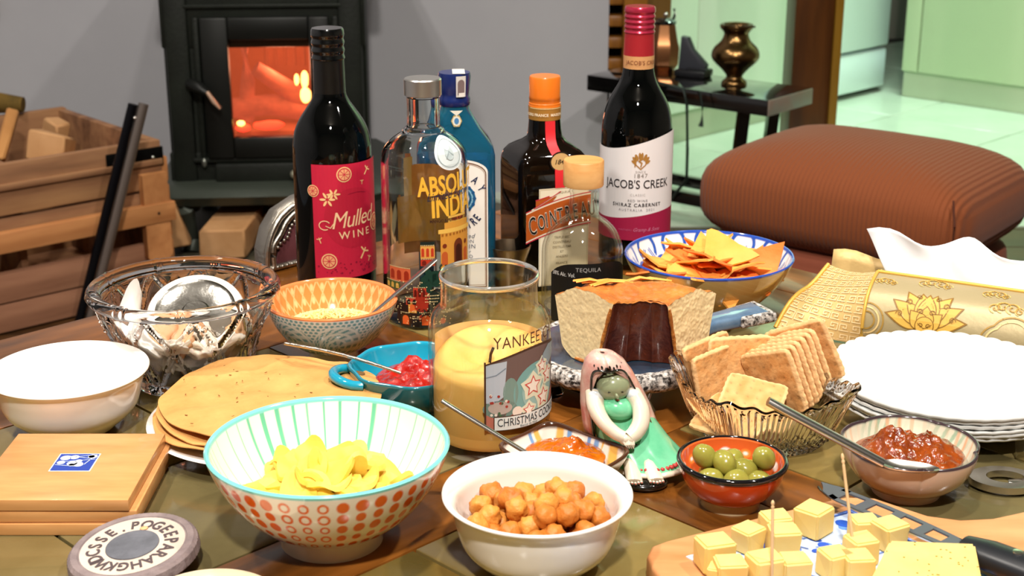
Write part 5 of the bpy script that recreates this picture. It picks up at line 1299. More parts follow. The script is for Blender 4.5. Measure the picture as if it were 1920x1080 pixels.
def goo(name, m, rx, ry, h, seed, amp, fr, n=60, hole=0.0, z0=0.0, peaks=()):
    """lumpy heap of jam: a height field on an oval"""
    V = []; F = []; K = 26
    for i in range(K+1):
        q = i/K
        for j in range(n):
            a = 2*PI*j/n; k = 1+0.10*noise.noise(Vector((math.cos(a)*1.5, math.sin(a)*1.5, seed)))
            x = rx*q*math.cos(a)*k; y = ry*q*math.sin(a)*k
            z = h*(1-q**2.6) + amp*noise.noise(Vector((x*fr, y*fr, seed*1.7))) * (1-q**4) + amp*0.5*noise.noise(Vector((x*fr*2.7, y*fr*2.7, seed)))*(1-q**4)
            for (px_, py_, pr_, ph_) in peaks: z += ph_*math.exp(-((x-px_)**2+(y-py_)**2)/pr_**2)*(1-q**6)
            V.append((x, y, z0+z))
    for i in range(K):
        for j in range(n): F.append((i*n+j, (i+1)*n+j, (i+1)*n+(j+1) % n, i*n+(j+1) % n))
    b = len(V)
    for j in range(n):
        x, y, _ = V[K*n+j]; V.append((x*0.7, y*0.7, z0-0.012))
    for j in range(n): F.append((K*n+j, b+j, b+(j+1) % n, K*n+(j+1) % n))
    F.append(tuple(b+j for j in range(n))[::-1])
    return mesh(name, V, F, m, angle=180)
M_chut = mat('brown_chutney', '#561604', 0.14, coat=0.8, var=(90, '#a04a12', 0.35), bump=(160, 0.8))
ob('chutney', goo('chutney', M_chut, 0.0385, 0.034, 0.005, 3, 0.0052, 150, peaks=((-0.012, 0.010, 0.013, 0.010), (0.018, 0.006, 0.014, 0.006))), None, (X+0.001, Y+0.002, TZ+0.0285), label='glossy reddish brown chutney heaped in the flower shaped bowl', cat='chutney')

# ---- teal handled dish with red jam
X, Y = at(768, 702, TZ+0.0).x, 1.075
X = -0.076
t = thing('teal_dish', 'teal glazed dish with loop handles holding red jam', 'dish', (X, Y, TZ))
R6, H6 = 0.056, 0.040
pr, no = bowl_prof(R6, H6, 0.026, 0.006, 0.0038, 0.6)
M_teal = mat('teal_glaze', '#178aa8', 0.12, coat=0.8, var=(16, '#1f9cba', 0.2)); M_teal2 = mat('dark_teal_glaze', '#1b6a74', 0.15, coat=0.8)
def tw(TH, R, Z, I):
    s = 1 - 0.05*np.clip(Z/H6, 0, 1)*np.abs(np.sin(TH*4))**2
    return TH, R*s, Z
TH, Rr, Z, I, F = lathe_data(pr, 128); TH, Rr, Z = tw(TH, Rr, Z, I)
V = np.stack([Rr*np.cos(TH), Rr*np.sin(TH)*0.93, Z], 1)
fmi = (I[F[:, 0]] >= no).astype(int)
ob('body', mesh('body', V, F, [M_teal2, M_teal], fm=fmi, angle=60), t)
for s in (PI*1.10, PI*0.10):
    c, q = math.cos(s), math.sin(s); pts = []
    for i in range(11):
        b = -0.42+0.84*i/10; rr_ = R6*0.96 + 0.014*math.sin(PI*i/10)**0.6
        pts.append((rr_*math.cos(s+b), rr_*math.sin(s+b)*0.93, H6-0.005+0.003*math.sin(PI*i/10)))
    ob('handle', tube_mesh('handle', pts, [(0.0042, 0.0038)]*11, M_teal, 12), t)
M_jam = mat('red_jam', '#8a0806', 0.10, coat=1.0, var=(110, '#c8200e', 0.3), bump=(180, 0.9))
ob('red_jam', goo('red_jam', M_jam, 0.037, 0.034, 0.004, 8, 0.0045, 130, peaks=((-0.006, 0.012, 0.010, 0.008), (0.014, 0.008, 0.013, 0.007))), None, (X+0.002, Y-0.004, TZ+0.0305), label='glossy red jam in the teal dish', cat='jam')

# ---- square dish with marmalade
X, Y = 0.037, 0.942
t = thing('square_dish', 'square painted dish with brown rim and orange marmalade', 'dish', (X, Y, TZ), math.radians(-42))
def sq_dish(hs_, h, t_, n=200, e=5.0):
    pr_, no_ = bowl_prof(hs_, h, hs_*0.55, 0.004, t_, 0.5)
    P_, I_ = refine(pr_, 0.0010); return P_, I_ >= no_
Pq, sideq = sq_dish(0.0415, 0.026, 0.003)
def sqw(TH, R, Z, I):
    f = np.clip(Z/0.012, 0, 1); e = 2+3.2*f
    k = (np.abs(np.cos(TH))**e+np.abs(np.sin(TH))**e)**(-1/e)
    Z2 = Z + (Z > 0.016)*(k-1)*0.008*np.clip((Z-0.016)/0.01, 0, 1)
    return TH, R*k, Z2
def col_sq(TH, R, Z, I):
    n = len(TH); ins = sideq[I]
    x = R*np.cos(TH); y = R*np.sin(TH)
    inn = arr('#f0ebe0', n)
    d = np.sqrt((x-0.040)**2+(y-0.040)**2)
    inn = mixc(inn, arr('#f0c060', n), sstep(0.0040-np.abs(d-0.018), 0.0006)); inn = mixc(inn, arr('#7aa6d8', n), sstep(0.0022-np.abs(d-0.034), 0.0005))
    inn = mixc(inn, arr('#6a98d0', n), sstep(0.0016-np.abs(d-0.041), 0.0004)); inn = mixc(inn, arr('#f0b860', n), sstep(0.0012-np.abs(d-0.028), 0.0004)*(np.sin(TH*60) > -0.2))
    d2 = np.sqrt((x+0.040)**2+(y-0.03)**2); inn = mixc(inn, arr('#f0b860', n), sstep(0.003-np.abs(d2-0.014), 0.0006)); inn = mixc(inn, arr('#7aa6d8', n), sstep(0.002-np.abs(d2-0.022), 0.0005))
    d3 = np.sqrt((x-0.040)**2+(y+0.02)**2); inn = mixc(inn, arr('#7aa6d8', n), sstep(0.002-np.abs(d3-0.018), 0.0005))
    out = arr('#d9cbb6', n); c = np.where(ins[:, None], inn, out)
    return mixc(c, arr('#4a2c1c', n), sstep(Z-0.0252, 0.0005))
o_ = lathe('body', Pq, M_vcer, t, 320, warp=sqw, color=col_sq, angle=60); o_.scale = (1.0, 0.80, 1.0)
M_mar = mat('orange_marmalade', '#d07408', 0.10, coat=1.0, var=(80, '#a84004', 0.3), bump=(120, 0.7))
ob('marmalade', goo('marmalade', M_mar, 0.031, 0.026, 0.0030, 5, 0.0038, 110, peaks=((-0.004, 0.014, 0.008, 0.004),)), None, (X+0.001, Y+0.002, TZ+0.0225), (0, 0, -0.73), label='shiny orange marmalade with peel in the square dish', cat='marmalade')

# ---- cutlery
def utensil(label, cat, A_, B_, wide=0.006, thick=0.0022, end=None, m=M_steel, name='spoon', taper=0.6, bowl=None, sag=0.0):
    """handle from A (free end) to B, oval spoon bowl at B"""
    A_, B_ = Vector(A_), Vector(B_); d = (B_-A_); t_ = thing(name, label, cat, tuple(B_)); pts = []; rads = []
    for i in range(9):
        q = i/8; pts.append(A_.lerp(B_, q) - B_ + Vector((0, 0, -sag*math.sin(PI*q)))); rads.append((wide*(1-(1-taper)*q)*(0.75 if i == 0 else 1), thick))
    ob('handle', tube_mesh('handle', pts, rads, m, 12), t_)
    if bowl:
        L_, W_, dn = bowl; dx = d.normalized(); fl_ = Vector((dx.x, dx.y, dx.z*dn)).normalized(); s = fl_.cross(Vector((0, 0, 1))).normalized(); up_ = s.cross(fl_)
        V = []; F = []; K = 8; n_ = 24
        for layer in (0, 1):
            for i in range(K+1):
                q = i/K
                for j in range(n_):
                    a = 2*PI*j/n_; u = (math.cos(a)*q+1)*L_/2-0.002; v = math.sin(a)*q*W_/2*(1-0.15*math.cos(a))
                    V.append(fl_*u + s*v - up_*((1-q*q)*W_*0.22 + layer*0.0009))
        for l_ in (0, 1):
            for i in range(K):
                for j in range(n_):
                    b = l_*(K+1)*n_; f = (b+i*n_+j, b+(i+1)*n_+j, b+(i+1)*n_+(j+1) % n_, b+i*n_+(j+1) % n_); F.append(f if l_ == 0 else f[::-1])
        b = K*n_; c = (K+1)*n_ + K*n_
        for j in range(n_): F.append((b+j, c+j, c+(j+1) % n_, b+(j+1) % n_))
        ob('spoon_bowl', mesh('spoon_bowl', V, F, m, angle=60), t_)
    return t_
# orange bowl spoon: handle rises right and toward camera-right
B_ = at(684, 600, TZ+0.038); A_ = at(818, 486, TZ+0.088)
utensil('steel spoon with broad flat handle in the grated cheese', 'spoon', A_, B_, 0.0052, 0.0012, taper=0.42, bowl=(0.035, 0.020, 1))
B_ = at(752, 700, TZ+0.040); A_ = at(534, 644, TZ+0.047)
utensil('thin ornate silver spoon resting in the red jam', 'spoon', A_, B_, 0.0020, 0.0014, taper=0.6, sag=-0.003, m=mat('old_silver', '#c9bfae', 0.25, 1.0, bump=(300, 0.6)))
B_ = at(1008, 862, TZ+0.030); A_ = at(828, 751, TZ+0.072)
utensil('slender steel spoon sloping into the marmalade', 'spoon', A_, B_, 0.0030, 0.0014, taper=0.75, bowl=(0.03, 0.016, 0.6))
B_ = at(1655, 868, TZ+0.041); A_ = at(1440, 752, TZ+0.082)
utensil('long steel serving spoon lying across the chutney bowl', 'spoon', A_, B_, 0.0060, 0.0030, taper=0.8, bowl=(0.040, 0.017, 0.1))
# ================================================================ FLATBREADS
X, Y = -0.190, 1.030
t = thing('white_plate', 'white plate under the stack of flatbreads', 'plate', (X, Y, TZ))
lathe('body', [(0.0001, 0.002), (0.045, 0.002), (0.047, 0.0), (0.050, 0.002), (0.078, 0.010), (0.0905, 0.0135), (0.0915, 0.0145), (0.090, 0.0152), (0.078, 0.0118), (0.050, 0.0045), (0.0001, 0.004)], M_por, t, 96, angle=60)
M_bread = mat('flatbread', '#bf8240', 0.8, var=(26, '#dcaa64', 0.1), bump=(120, 0.5)); M_spot = mat('browned_spot', '#8a6030', 0.9)
def disc_bread(name, r, th, seed, dz):
    V = []; F = []; K, n = 22, 96
    for s in (1, -1):
        for i in range(K+1):
            for j in range(n):
                a = 2*PI*j/n; q = i/K; k = 1+0.035*noise.noise(Vector((math.cos(a)*2, math.sin(a)*2, seed*5.0)))
                x = r*q*math.cos(a)*k; y = r*q*math.sin(a)*k
                z = 0.0025*noise.noise(Vector((x*45, y*45, seed))) + dz*(q**3)*math.sin(a*3+seed)*0.5 + 0.002*noise.noise(Vector((x*14, y*14, seed+9)))
                V.append((x, y, z + s*th/2*(1-q**8*0.8)))
    o = (K+1)*n
    for l in (0, 1):
        for i in range(K):
            for j in range(n):
                b = l*o; f = (b+i*n+j, b+(i+1)*n+j, b+(i+1)*n+(j+1) % n, b+i*n+(j+1) % n); F.append(f if l == 0 else f[::-1])
    for j in range(n): F.append((K*n+j, o+K*n+j, o+K*n+(j+1) % n, K*n+(j+1) % n))
    return mesh(name, V, F, M_bread, angle=70)
lbs = ['bottom flatbread of the stack on the white plate', 'middle flatbread showing a thin edge in the stack', 'top flatbread with brown herb flecks on the stack']
for i, (dx, dy, z, r) in enumerate(((0.0, 0.0, 0.0195, 0.0865), (0.002, 0.003, 0.0245, 0.0860), (0.004, 0.006, 0.0300, 0.0855))):
    o = thing('flatbread', lbs[i], 'flatbread', (X+dx, Y+dy, TZ+z), i*1.3, 'stacked flatbreads'); ob('bread', disc_bread('bread', r, 0.0035, i+1, 0.003), o)
    if i == 2:
        rr = random.Random(8)
        for k in range(46):
            a = rr.uniform(0, 6.28); q = math.sqrt(rr.random())*0.080
            ob('herb_fleck', bpy.data.meshes['herb_fleck'] if 'herb_fleck' in bpy.data.meshes else blob_mesh('herb_fleck', M_spot, (0.0014, 0.0005, 0.0004), 1, 0.2), o, (q*math.cos(a), q*math.sin(a), 0.0024), (0, 0, rr.uniform(0, 3)))
        ob('burnt_patch', blob_mesh('burnt_patch', mat('burnt_bread', '#7a5a34', 0.9), (0.008, 0.0035, 0.0012), 2, 0.3), o, (Matrix.Rotation(-2.6, 3, 'Z') @ Vector((0.062, 0.040, 0.0022))), (0, 0, -2.9))
# ================================================================ COASTERS
M_coast = wood('coaster_wood', '#bf7f46', '#e0a86c', 14, 0, 0.35, coat=0.3, bump=0.05, along=0.18)
fr_, br_, bl_ = at(240, 940, TZ+0.026), at(302, 808, TZ+0.026), at(42, 808, TZ+0.026)
cen = Vector((-0.308, 0.918)); side = 0.108
for i, (dx, dy, lb, rz) in enumerate(((0.0, -0.001, 'bottom square wooden coaster of the stack', 0.0), (0.003, 0.001, 'middle square wooden coaster of the stack', 0.01), (-0.001, 0.0, 'top wooden coaster with blue patterned tile', 0.0))):
    o = thing('wooden_coaster', lb, 'coaster', (cen.x+dx, cen.y+dy, TZ+0.0088*i), rz, 'stacked wooden coasters')
    box('board', (0, 0, 0.0042), (side, side, 0.0084), M_coast, o, bevel=0.0008)
    if i == 2:
        P = Print(); s = 0.0145
        P.rect(-s, -s, s, s, '#e6e4de', 0); P.rect(-s*.94, -s*.94, s*.94, s*.94, '#1f3f9c', 1)
        rr = random.Random(2)
        for k in range(9): P.disc(rr.uniform(-.7, .7)*s, rr.uniform(-.7, .7)*s, rr.uniform(.15, .3)*s, '#d9e2ee', 2, 12)
        for k in range(6): P.line([(rr.uniform(-.9, .9)*s, rr.uniform(-.9, .9)*s), (rr.uniform(-.9, .9)*s, rr.uniform(-.9, .9)*s)], 0.0006, '#c9d6ea', 3)
        P.build('blue_tile', lambda u, v, off: (u+0.002, v+0.004, 0.0085+off), o, step=0)
# round stone coaster, tilted
p = at(250, 1020, TZ+0.018)
t = thing('stone_coaster', 'round grey stone disc ringed with carved letters, front left', 'coaster', (p.x, p.y, TZ+0.0115), rot=(math.radians(4), math.radians(-5), 0))
Rm = 0.0415
lathe('disc', [(0.0001, -0.006), (Rm*0.9, -0.006), (Rm, -0.002)] + [(Rm*1.0, 0.001), (Rm*0.985, 0.004), (Rm*0.93, 0.0062), (Rm*0.83, 0.0062), (Rm*0.82, 0.0056), (0.0001, 0.0056)], mat('grey_carved_stone', '#a08f8c', 0.75, var=(60, '#5e5254', 0.15), bump=(120, 0.8)), t, 160, angle=30,
      warp=lambda TH, R, Z, I: (TH, R*(1+0.006*np.sin(TH*90)*(R > Rm*0.9)), Z))
lathe('letter_band', [(Rm*0.40, 0.0058), (Rm*0.80, 0.0058)], mat('cream_inlay', '#d9c8b8', 0.6, var=(40, '#c2b0a2', 0.2)), t, 96)
lathe('hub', [(Rm*0.41, 0.0056), (Rm*0.405, 0.0066), (Rm*0.35, 0.0068), (0.0001, 0.0062)], mat('dark_stone_hub', '#4a4c52', 0.6, var=(60, '#6c6e76', 0.2), bump=(80, 1.0)), t, 64)
ob('tan_dot', blob_mesh('tan_dot', mat('tan_dot', '#d9a878', 0.6), (0.0028, 0.0024, 0.0006), 2, 0), t, (0.003, Rm*0.46, 0.0064))
P = Print(); s_ = 'OGEEPARAHGKWDCSSE.P'
for i, ch in enumerate(s_):
    a = PI/2 - 2*PI*(i+0.5)/len(s_); P.text(ch, Rm*0.30, (Rm*0.49*math.cos(a), Rm*0.49*math.sin(a)), '#4f4244', bold=0.0003, ang=a-PI/2, layer=2, sx=0.85)
P.build('carved_letters', lambda u, v, off: (u, v, 0.0060+off), t, step=0)
# plate edges entering at the bottom
t = thing('oval_dish', 'cream rimmed dish just entering the frame at bottom left', 'dish', (-0.180, 0.748, TZ))
lathe('body', [(0.0001, 0.002), (0.028, 0.0), (0.040, 0.008), (0.0425, 0.016), (0.0400, 0.0165), (0.037, 0.010), (0.0001, 0.004)], mat('cream_rim', '#ead9b8', 0.2, coat=0.6), t, 72, angle=60)
t = thing('painted_dish', 'blue and white painted dish edge at the bottom centre', 'dish', (0.063, 0.738, TZ))
def col_e(TH, R, Z, I):
    n = len(TH); c = arr('#eef0f0', n); c = mixc(c, arr('#2f7fd0', n), sstep(np.sin(TH*7+0.6)-0.55, 0.15)*(I > 3)); return mixc(c, arr('#2a2c48', n), (I == 3)*1.0)
lathe('body', [(0.0001, 0.002), (0.020, 0.0), (0.026, 0.010), (0.0285, 0.0185), (0.0278, 0.0192), (0.0255, 0.0185), (0.020, 0.012), (0.0001, 0.006)], M_vcer, t, 96, color=col_e, angle=60)
# ================================================================ CAKE ON ITS STAND
X, Y = 0.088, 1.125
t = thing('cake_stand', 'round speckled granite stand with a blue glazed handle and glass feet', 'cake stand', (X, Y, TZ))
M_gran = mat('speckled_granite', '#2a2624', 0.45, var=(260, '#d8d0c8', 0.75), bump=(180, 1.2)); M_blue = mat('blue_stone_glaze', '#3a5878', 0.12, coat=0.8, var=(30, '#7d96ae', 0.3))
SR = 0.078
lathe('slab_edge', [(0.0001, 0.022), (SR*0.8, 0.022), (SR*0.97, 0.024), (SR*1.02, 0.030), (SR*1.0, 0.037), (SR*0.94, 0.0395), (SR*0.86, 0.0385)], M_gran, t, 128, angle=80, warp=lambda TH, R, Z, I: (TH, R*(1+0.008*np.sin(TH*31)*(R > SR*.8)+0.006*np.sin(TH*17+1)), Z))
lathe('top_glaze', [(SR*0.90, 0.0387), (SR*0.5, 0.0380), (0.0001, 0.0380)], mat('dark_blue_stone', '#1a2430', 0.2, coat=0.6, var=(30, '#3c5268', 0.3)), t, 96)
hb = prism('handle', [(0.066, -0.016), (0.098, -0.011), (0.150, -0.018), (0.153, 0.012), (0.098, 0.011), (0.066, 0.018)], 0.011, [M_blue], 0.027, 0.003, 3)
hb_o = ob('handle', hb, t, (0, 0, 0.002), (0, -0.05, math.radians(30)), label='blue glazed handle of the granite stand')
ob('handle_edge', prism('handle_edge', [(0.120, -0.0165), (0.1545, -0.0205), (0.1575, 0.014), (0.122, 0.0128)], 0.0105, M_gran, 0.026, 0.003, 3), t, (0, 0, 0.003), (0, -0.05, math.radians(30)), label='rough speckled end of the handle')
for a in (-1.30, -2.9, 0.9, 2.2): lathe('foot', [(0.0001, 0), (0.011, 0), (0.012, 0.003), (0.007, 0.012), (0.010, 0.022), (0.0001, 0.022)], M_glass, t, 24, loc=(0.058*math.cos(a), 0.058*math.sin(a), 0))
# cake: quarter of a ring cake
CX, CY, CZ = 0.100, 1.040, TZ+0.039
t = thing('bundt_cake', 'quarter of a ring cake with dark fluted inner crust and cut pale crumb', 'cake', (CX, CY, CZ))
A0, A1 = math.radians(44), math.radians(134)
M_crumb = mat('pale_crumb', '#f8e6b8', 0.9, var=(800, '#e4c48a', 0.0), bump=(500, 0.12)); M_crust = mat('dark_brown_crust', '#4a1e12', 0.30, coat=0.35, var=(120, '#74351c', 0.35), bump=(220, 0.5)); M_top = mat('golden_cake_top', '#a04a14', 0.5, coat=0.2, var=(60, '#d08a3c', 0.15), bump=(110, 1.2)); M_rimc = mat('cake_edge_crust', '#8a4218', 0.6, var=(120, '#d08838', 0.3), bump=(200, 1.0))
CH_ = 0.060
ri = lambda z, a: 0.0435 - 0.014*(z/CH_)**1.2 + 0.0040*abs(math.sin((a-A0)*6.3))**0.7*(1-0.7*z/CH_)
ro_ = lambda z, a: 0.0820 + 0.010*(z/CH_) + 0.0020*math.sin(a*22) - 0.010*max(0, (0.012-z)/0.012)**2
topz = lambda r, a: CH_ - (0.011 if r > 0.062 else 0.004)*((r-0.062)/0.03)**2 + 0.0030*noise.noise(Vector((r*70*math.cos(a), r*70*math.sin(a), 2.0))) + 0.0012*noise.noise(Vector((r*240*math.cos(a), r*240*math.sin(a), 5.0)))
def strip(name, fn, nu, nv, m, jit=0.0, angle=180, **kw):
    V = []; F = []
    for i in range(nu+1):
        for j in range(nv+1):
            p_ = Vector(fn(i/nu, j/nv)); V.append(p_)
    for i in range(nu):
        for j in range(nv): a = i*(nv+1)+j; F.append((a, a+1, a+nv+2, a+nv+1))
    return ob(name, mesh(name, V, F, m, angle=angle), t, **kw)
pol = lambda r, a, z: (r*math.cos(a), r*math.sin(a), z)
strip('inner_crust', lambda u, v: (lambda a, z: pol(ri(z, a), a, z))(A0+(A1-A0)*u, v*topz(0.033, A0+(A1-A0)*u)), 90, 24, M_crust, label='dark fluted inner crust')
strip('outer_crust', lambda u, v: (lambda a, z: pol(ro_(z, a), a, z))(A0+(A1-A0)*u, v*topz(0.091, A0+(A1-A0)*u)), 90, 20, M_rimc)
strip('top_crust', lambda u, v: (lambda a, q: pol(q, a, topz(q, a)))(A0+(A1-A0)*u, ri(CH_, A0+(A1-A0)*u)+(ro_(CH_, A0+(A1-A0)*u)-ri(CH_, A0+(A1-A0)*u))*v), 110, 60, M_top, label='rough golden top of the cake')
strip('bottom_crust', lambda u, v: (lambda a: pol(ri(0, a)+(ro_(0, a)-ri(0, a))*v, a, 0.0))(A0+(A1-A0)*u), 40, 6, M_rimc)
for a_, nm in ((A0, 'right'), (A1, 'left')):
    def face(u, v, a_=a_):
        zt_ = v; r0 = ri(0, a_); z = v*CH_
        r = ri(z, a_) + (ro_(z, a_)-ri(z, a_))*u; z = v*topz(r, a_)
        d = 0.0003*noise.noise(Vector((r*130, z*130, a_*3)))*(1 if 0.02 < u < 0.98 else 0) + 0.0003*noise.noise(Vector((r*420, z*420, a_)))*(1 if 0.02 < u < 0.98 else 0)
        if nm == 'right': d *= 2.0
        p_ = Vector(pol(r, a_, z)); n_ = Vector((-math.sin(a_), math.cos(a_), 0)); return p_ + n_*d*(1 if nm == 'right' else -1)*-1
    strip('cut_face', face, 70, 60, M_crumb, label='pale crumb of the %s cut face' % nm)
    # thin crust line around each cut face
    pts = [Vector(pol(ri(z, a_), a_, z)) for z in np.linspace(0.052, 0.001, 10)] + [Vector(pol(r, a_, 0.0005)) for r in np.linspace(0.043, 0.070, 6)]
    ob('crust_edge', tube_mesh('crust_edge', pts, [0.0011+0.0006*abs(math.sin(i*2.1)) for i in range(len(pts))], M_rimc, 6), t)
# glossy peel strands lying across the cake top
M_peel = mat('candied_strand', '#e88a2c', 0.35, var=(60, '#f4bc62', 0.3), sss=0.2)
rr = random.Random(6)
for i in range(10):
    a = rr.uniform(A0+0.3, A1-0.02); r = rr.uniform(0.060, 0.084); p_ = Vector(pol(r, a, topz(r, a)+0.001)); d = Vector((rr.uniform(0.6, 1), rr.uniform(-.3, .45), 0)).normalized()*rr.uniform(0.010, 0.024)
    ob('candied_strand', tube_mesh('candied_strand', [p_-d+Vector((0, 0, 0.000)), p_+Vector((0, 0, 0.0025)), p_+d], [(0.0018, 0.0009), (0.0026, 0.0010), (0.0014, 0.0008)], M_peel, 6), t)
# ================================================================ FIGURINE
p = at(1172, 880)
t = thing('ceramic_figurine', 'small ceramic figurine of a shawled person in a green dress, arms folded', 'figurine', (p.x+0.006, p.y+0.002, TZ), 0.10)
Mf_c = mat('cream_glaze', '#e6dcc8', 0.25, coat=0.5, var=(60, '#d6c8b2', 0.2)); Mf_p = mat('pink_glaze', '#c98078', 0.3, coat=0.5, var=(70, '#dcc4b4', 0.55)); Mf_g = mat('mint_glaze', '#4fb583', 0.22, coat=0.6, var=(40, '#7fd0a4', 0.3)); Mf_k = mat('black_glaze_base', '#15130f', 0.15, coat=0.8); Mf_o = mat('olive_face_glaze', '#7f8f6a', 0.25, coat=0.5, var=(40, '#9a9a7c', 0.2)); Mf_r = mat('red_glaze', '#b03a34', 0.3)
def ellip(name, c, r, m, rot=(0, 0, 0), amp=0.0, sub=3, **kw): return ob(name, blob_mesh(name, m, r, sub, amp, 1.6, 3), t, c, rot, **kw)
ellip('base', (0.004, 0.010, 0.006), (0.028, 0.032, 0.007), Mf_k, label='glossy black base')
# dress: flares to the right front
V = []; F = []; nseg = 48
dress = [(0.0, 0.016, 0.020, 0.058, 0.017, 0.014), (0.001, 0.013, 0.040, 0.046, 0.0215, 0.017), (0.003, 0.010, 0.030, 0.034, 0.024, 0.020), (0.006, 0.004, 0.020, 0.022, 0.027, 0.026), (0.010, -0.002, 0.010, 0.013, 0.0285, 0.029), (0.012, -0.004, 0.006, 0.0085, 0.0285, 0.0290)]
for k, (cx_, cy_, _, z, rx, ry) in enumerate(dress):
    for j in range(nseg):
        a = 2*PI*j/nseg; w_ = 1 + (0.05*math.sin(a*9)*(k >= 4))
        V.append((cx_+rx*math.cos(a)*w_, cy_+ry*math.sin(a)*w_, z + (0.0012*math.sin(a*9) if k == 5 else 0)))
for i in range(len(dress)-1):
    for j in range(nseg): F.append((i*nseg+j, (i+1)*nseg+j, (i+1)*nseg+(j+1) % nseg, i*nseg+(j+1) % nseg))
F.append(tuple(range(nseg)))
ob('dress', mesh('dress', V, F, Mf_g, angle=180), t, label='mint green dress with dark flower dots')
# hem ruffle
hem = [Vector((0.012+0.0285*math.cos(a)*(1+0.05*math.sin(a*9)), -0.004+0.029*math.sin(a)*(1+0.05*math.sin(a*9)), 0.0085+0.001*math.sin(a*9))) for a in np.linspace(-PI*0.95, PI*0.25, 50)]
ob('hem', tube_mesh('hem', hem, [(0.0026, 0.0020)]*50, Mf_c, 8), t, label='cream ruffled hem')
for k in range(12): a = -PI*0.75+k*0.15; ellip('hem_flower', (0.012+0.0262*math.cos(a), -0.004+0.0268*math.sin(a), 0.0125), (0.0022, 0.0022, 0.0016), Mf_r, sub=1)
for k in range(16):
    q = (k % 4)/3; a = -PI*0.82+ (k*0.61 % 2.3); z = 0.018+0.028*q; rx = np.interp(z, [0.0085, 0.022, 0.034, 0.046, 0.058], [0.0285, 0.027, 0.024, 0.0215, 0.017]); cx_ = np.interp(z, [0.0085, 0.022, 0.046], [0.012, 0.006, 0.001]); cy_ = np.interp(z, [0.0085, 0.022, 0.046], [-0.004, 0.004, 0.013])
    ellip('flower_dot', (cx_+rx*math.cos(a), cy_+rx*0.95*math.sin(a), z), (0.0010, 0.0010, 0.0010), Mf_k, sub=1)
# shawl: hood and cape, open at the front
V = []; F = []; ns = 40; sh = [(0.090, 0.002, 0.004), (0.0885, 0.009, 0.010), (0.083, 0.0145, 0.0150), (0.074, 0.0185, 0.0180), (0.062, 0.0220, 0.0200), (0.048, 0.0255, 0.0210), (0.034, 0.0275, 0.0210), (0.018, 0.0290, 0.0210)]
for k, (z, rx, ry) in enumerate(sh):
    op = 0.0 if k < 3 else (0.42 if k == 3 else 0.62+0.03*(k-4))
    for j in range(ns+1):
        a = -PI/2 + op*1.35 + (2*PI - 2*op*1.35)*j/ns
        tilt = -0.006*max(0, (z-0.06)/0.03)
        V.append((rx*math.cos(a), 0.014+ry*math.sin(a)+tilt, z))
for i in range(len(sh)-1):
    for j in range(ns): F.append((i*(ns+1)+j, (i+1)*(ns+1)+j, (i+1)*(ns+1)+j+1, i*(ns+1)+j+1))
me = mesh('shawl', V, F, Mf_p, angle=180); so = ob('shawl', me, t, label='pink shawl drawn over the head')
md = so.modifiers.new('solid', 'SOLIDIFY'); md.thickness = 0.0022; md.offset = -1
edge = [Vector(V[i*(ns+1)])+Vector((0, -0.0008, 0)) for i in range(7, 2, -1)] + [Vector(V[i*(ns+1)+ns])+Vector((0, -0.0008, 0)) for i in range(3, 8)]
e3 = [Vector((0.011, -0.0045, 0.0790)), Vector((0, -0.0075, 0.0800)), Vector((-0.011, -0.0045, 0.0790))]
ob('stitched_edge', tube_mesh('stitched_edge', cr([np.array(v) for v in [Vector(V[i*(ns+1)])+Vector((0, -0.001, 0)) for i in (7, 6, 5, 4)] + e3 + [Vector(V[i*(ns+1)+ns])+Vector((0, -0.001, 0)) for i in (4, 5, 6, 7)]], 6), 0.0009, Mf_k, 6), t, label='dark stitched edge of the shawl')
for k in range(10): a = -2.6+k*0.23; ellip('stitch', (0.0125*math.cos(a)*1.0, 0.0075+0.0135*math.sin(a), 0.0815+0.0012*(k % 2)), (0.0009, 0.0006, 0.0016), Mf_k, sub=1)
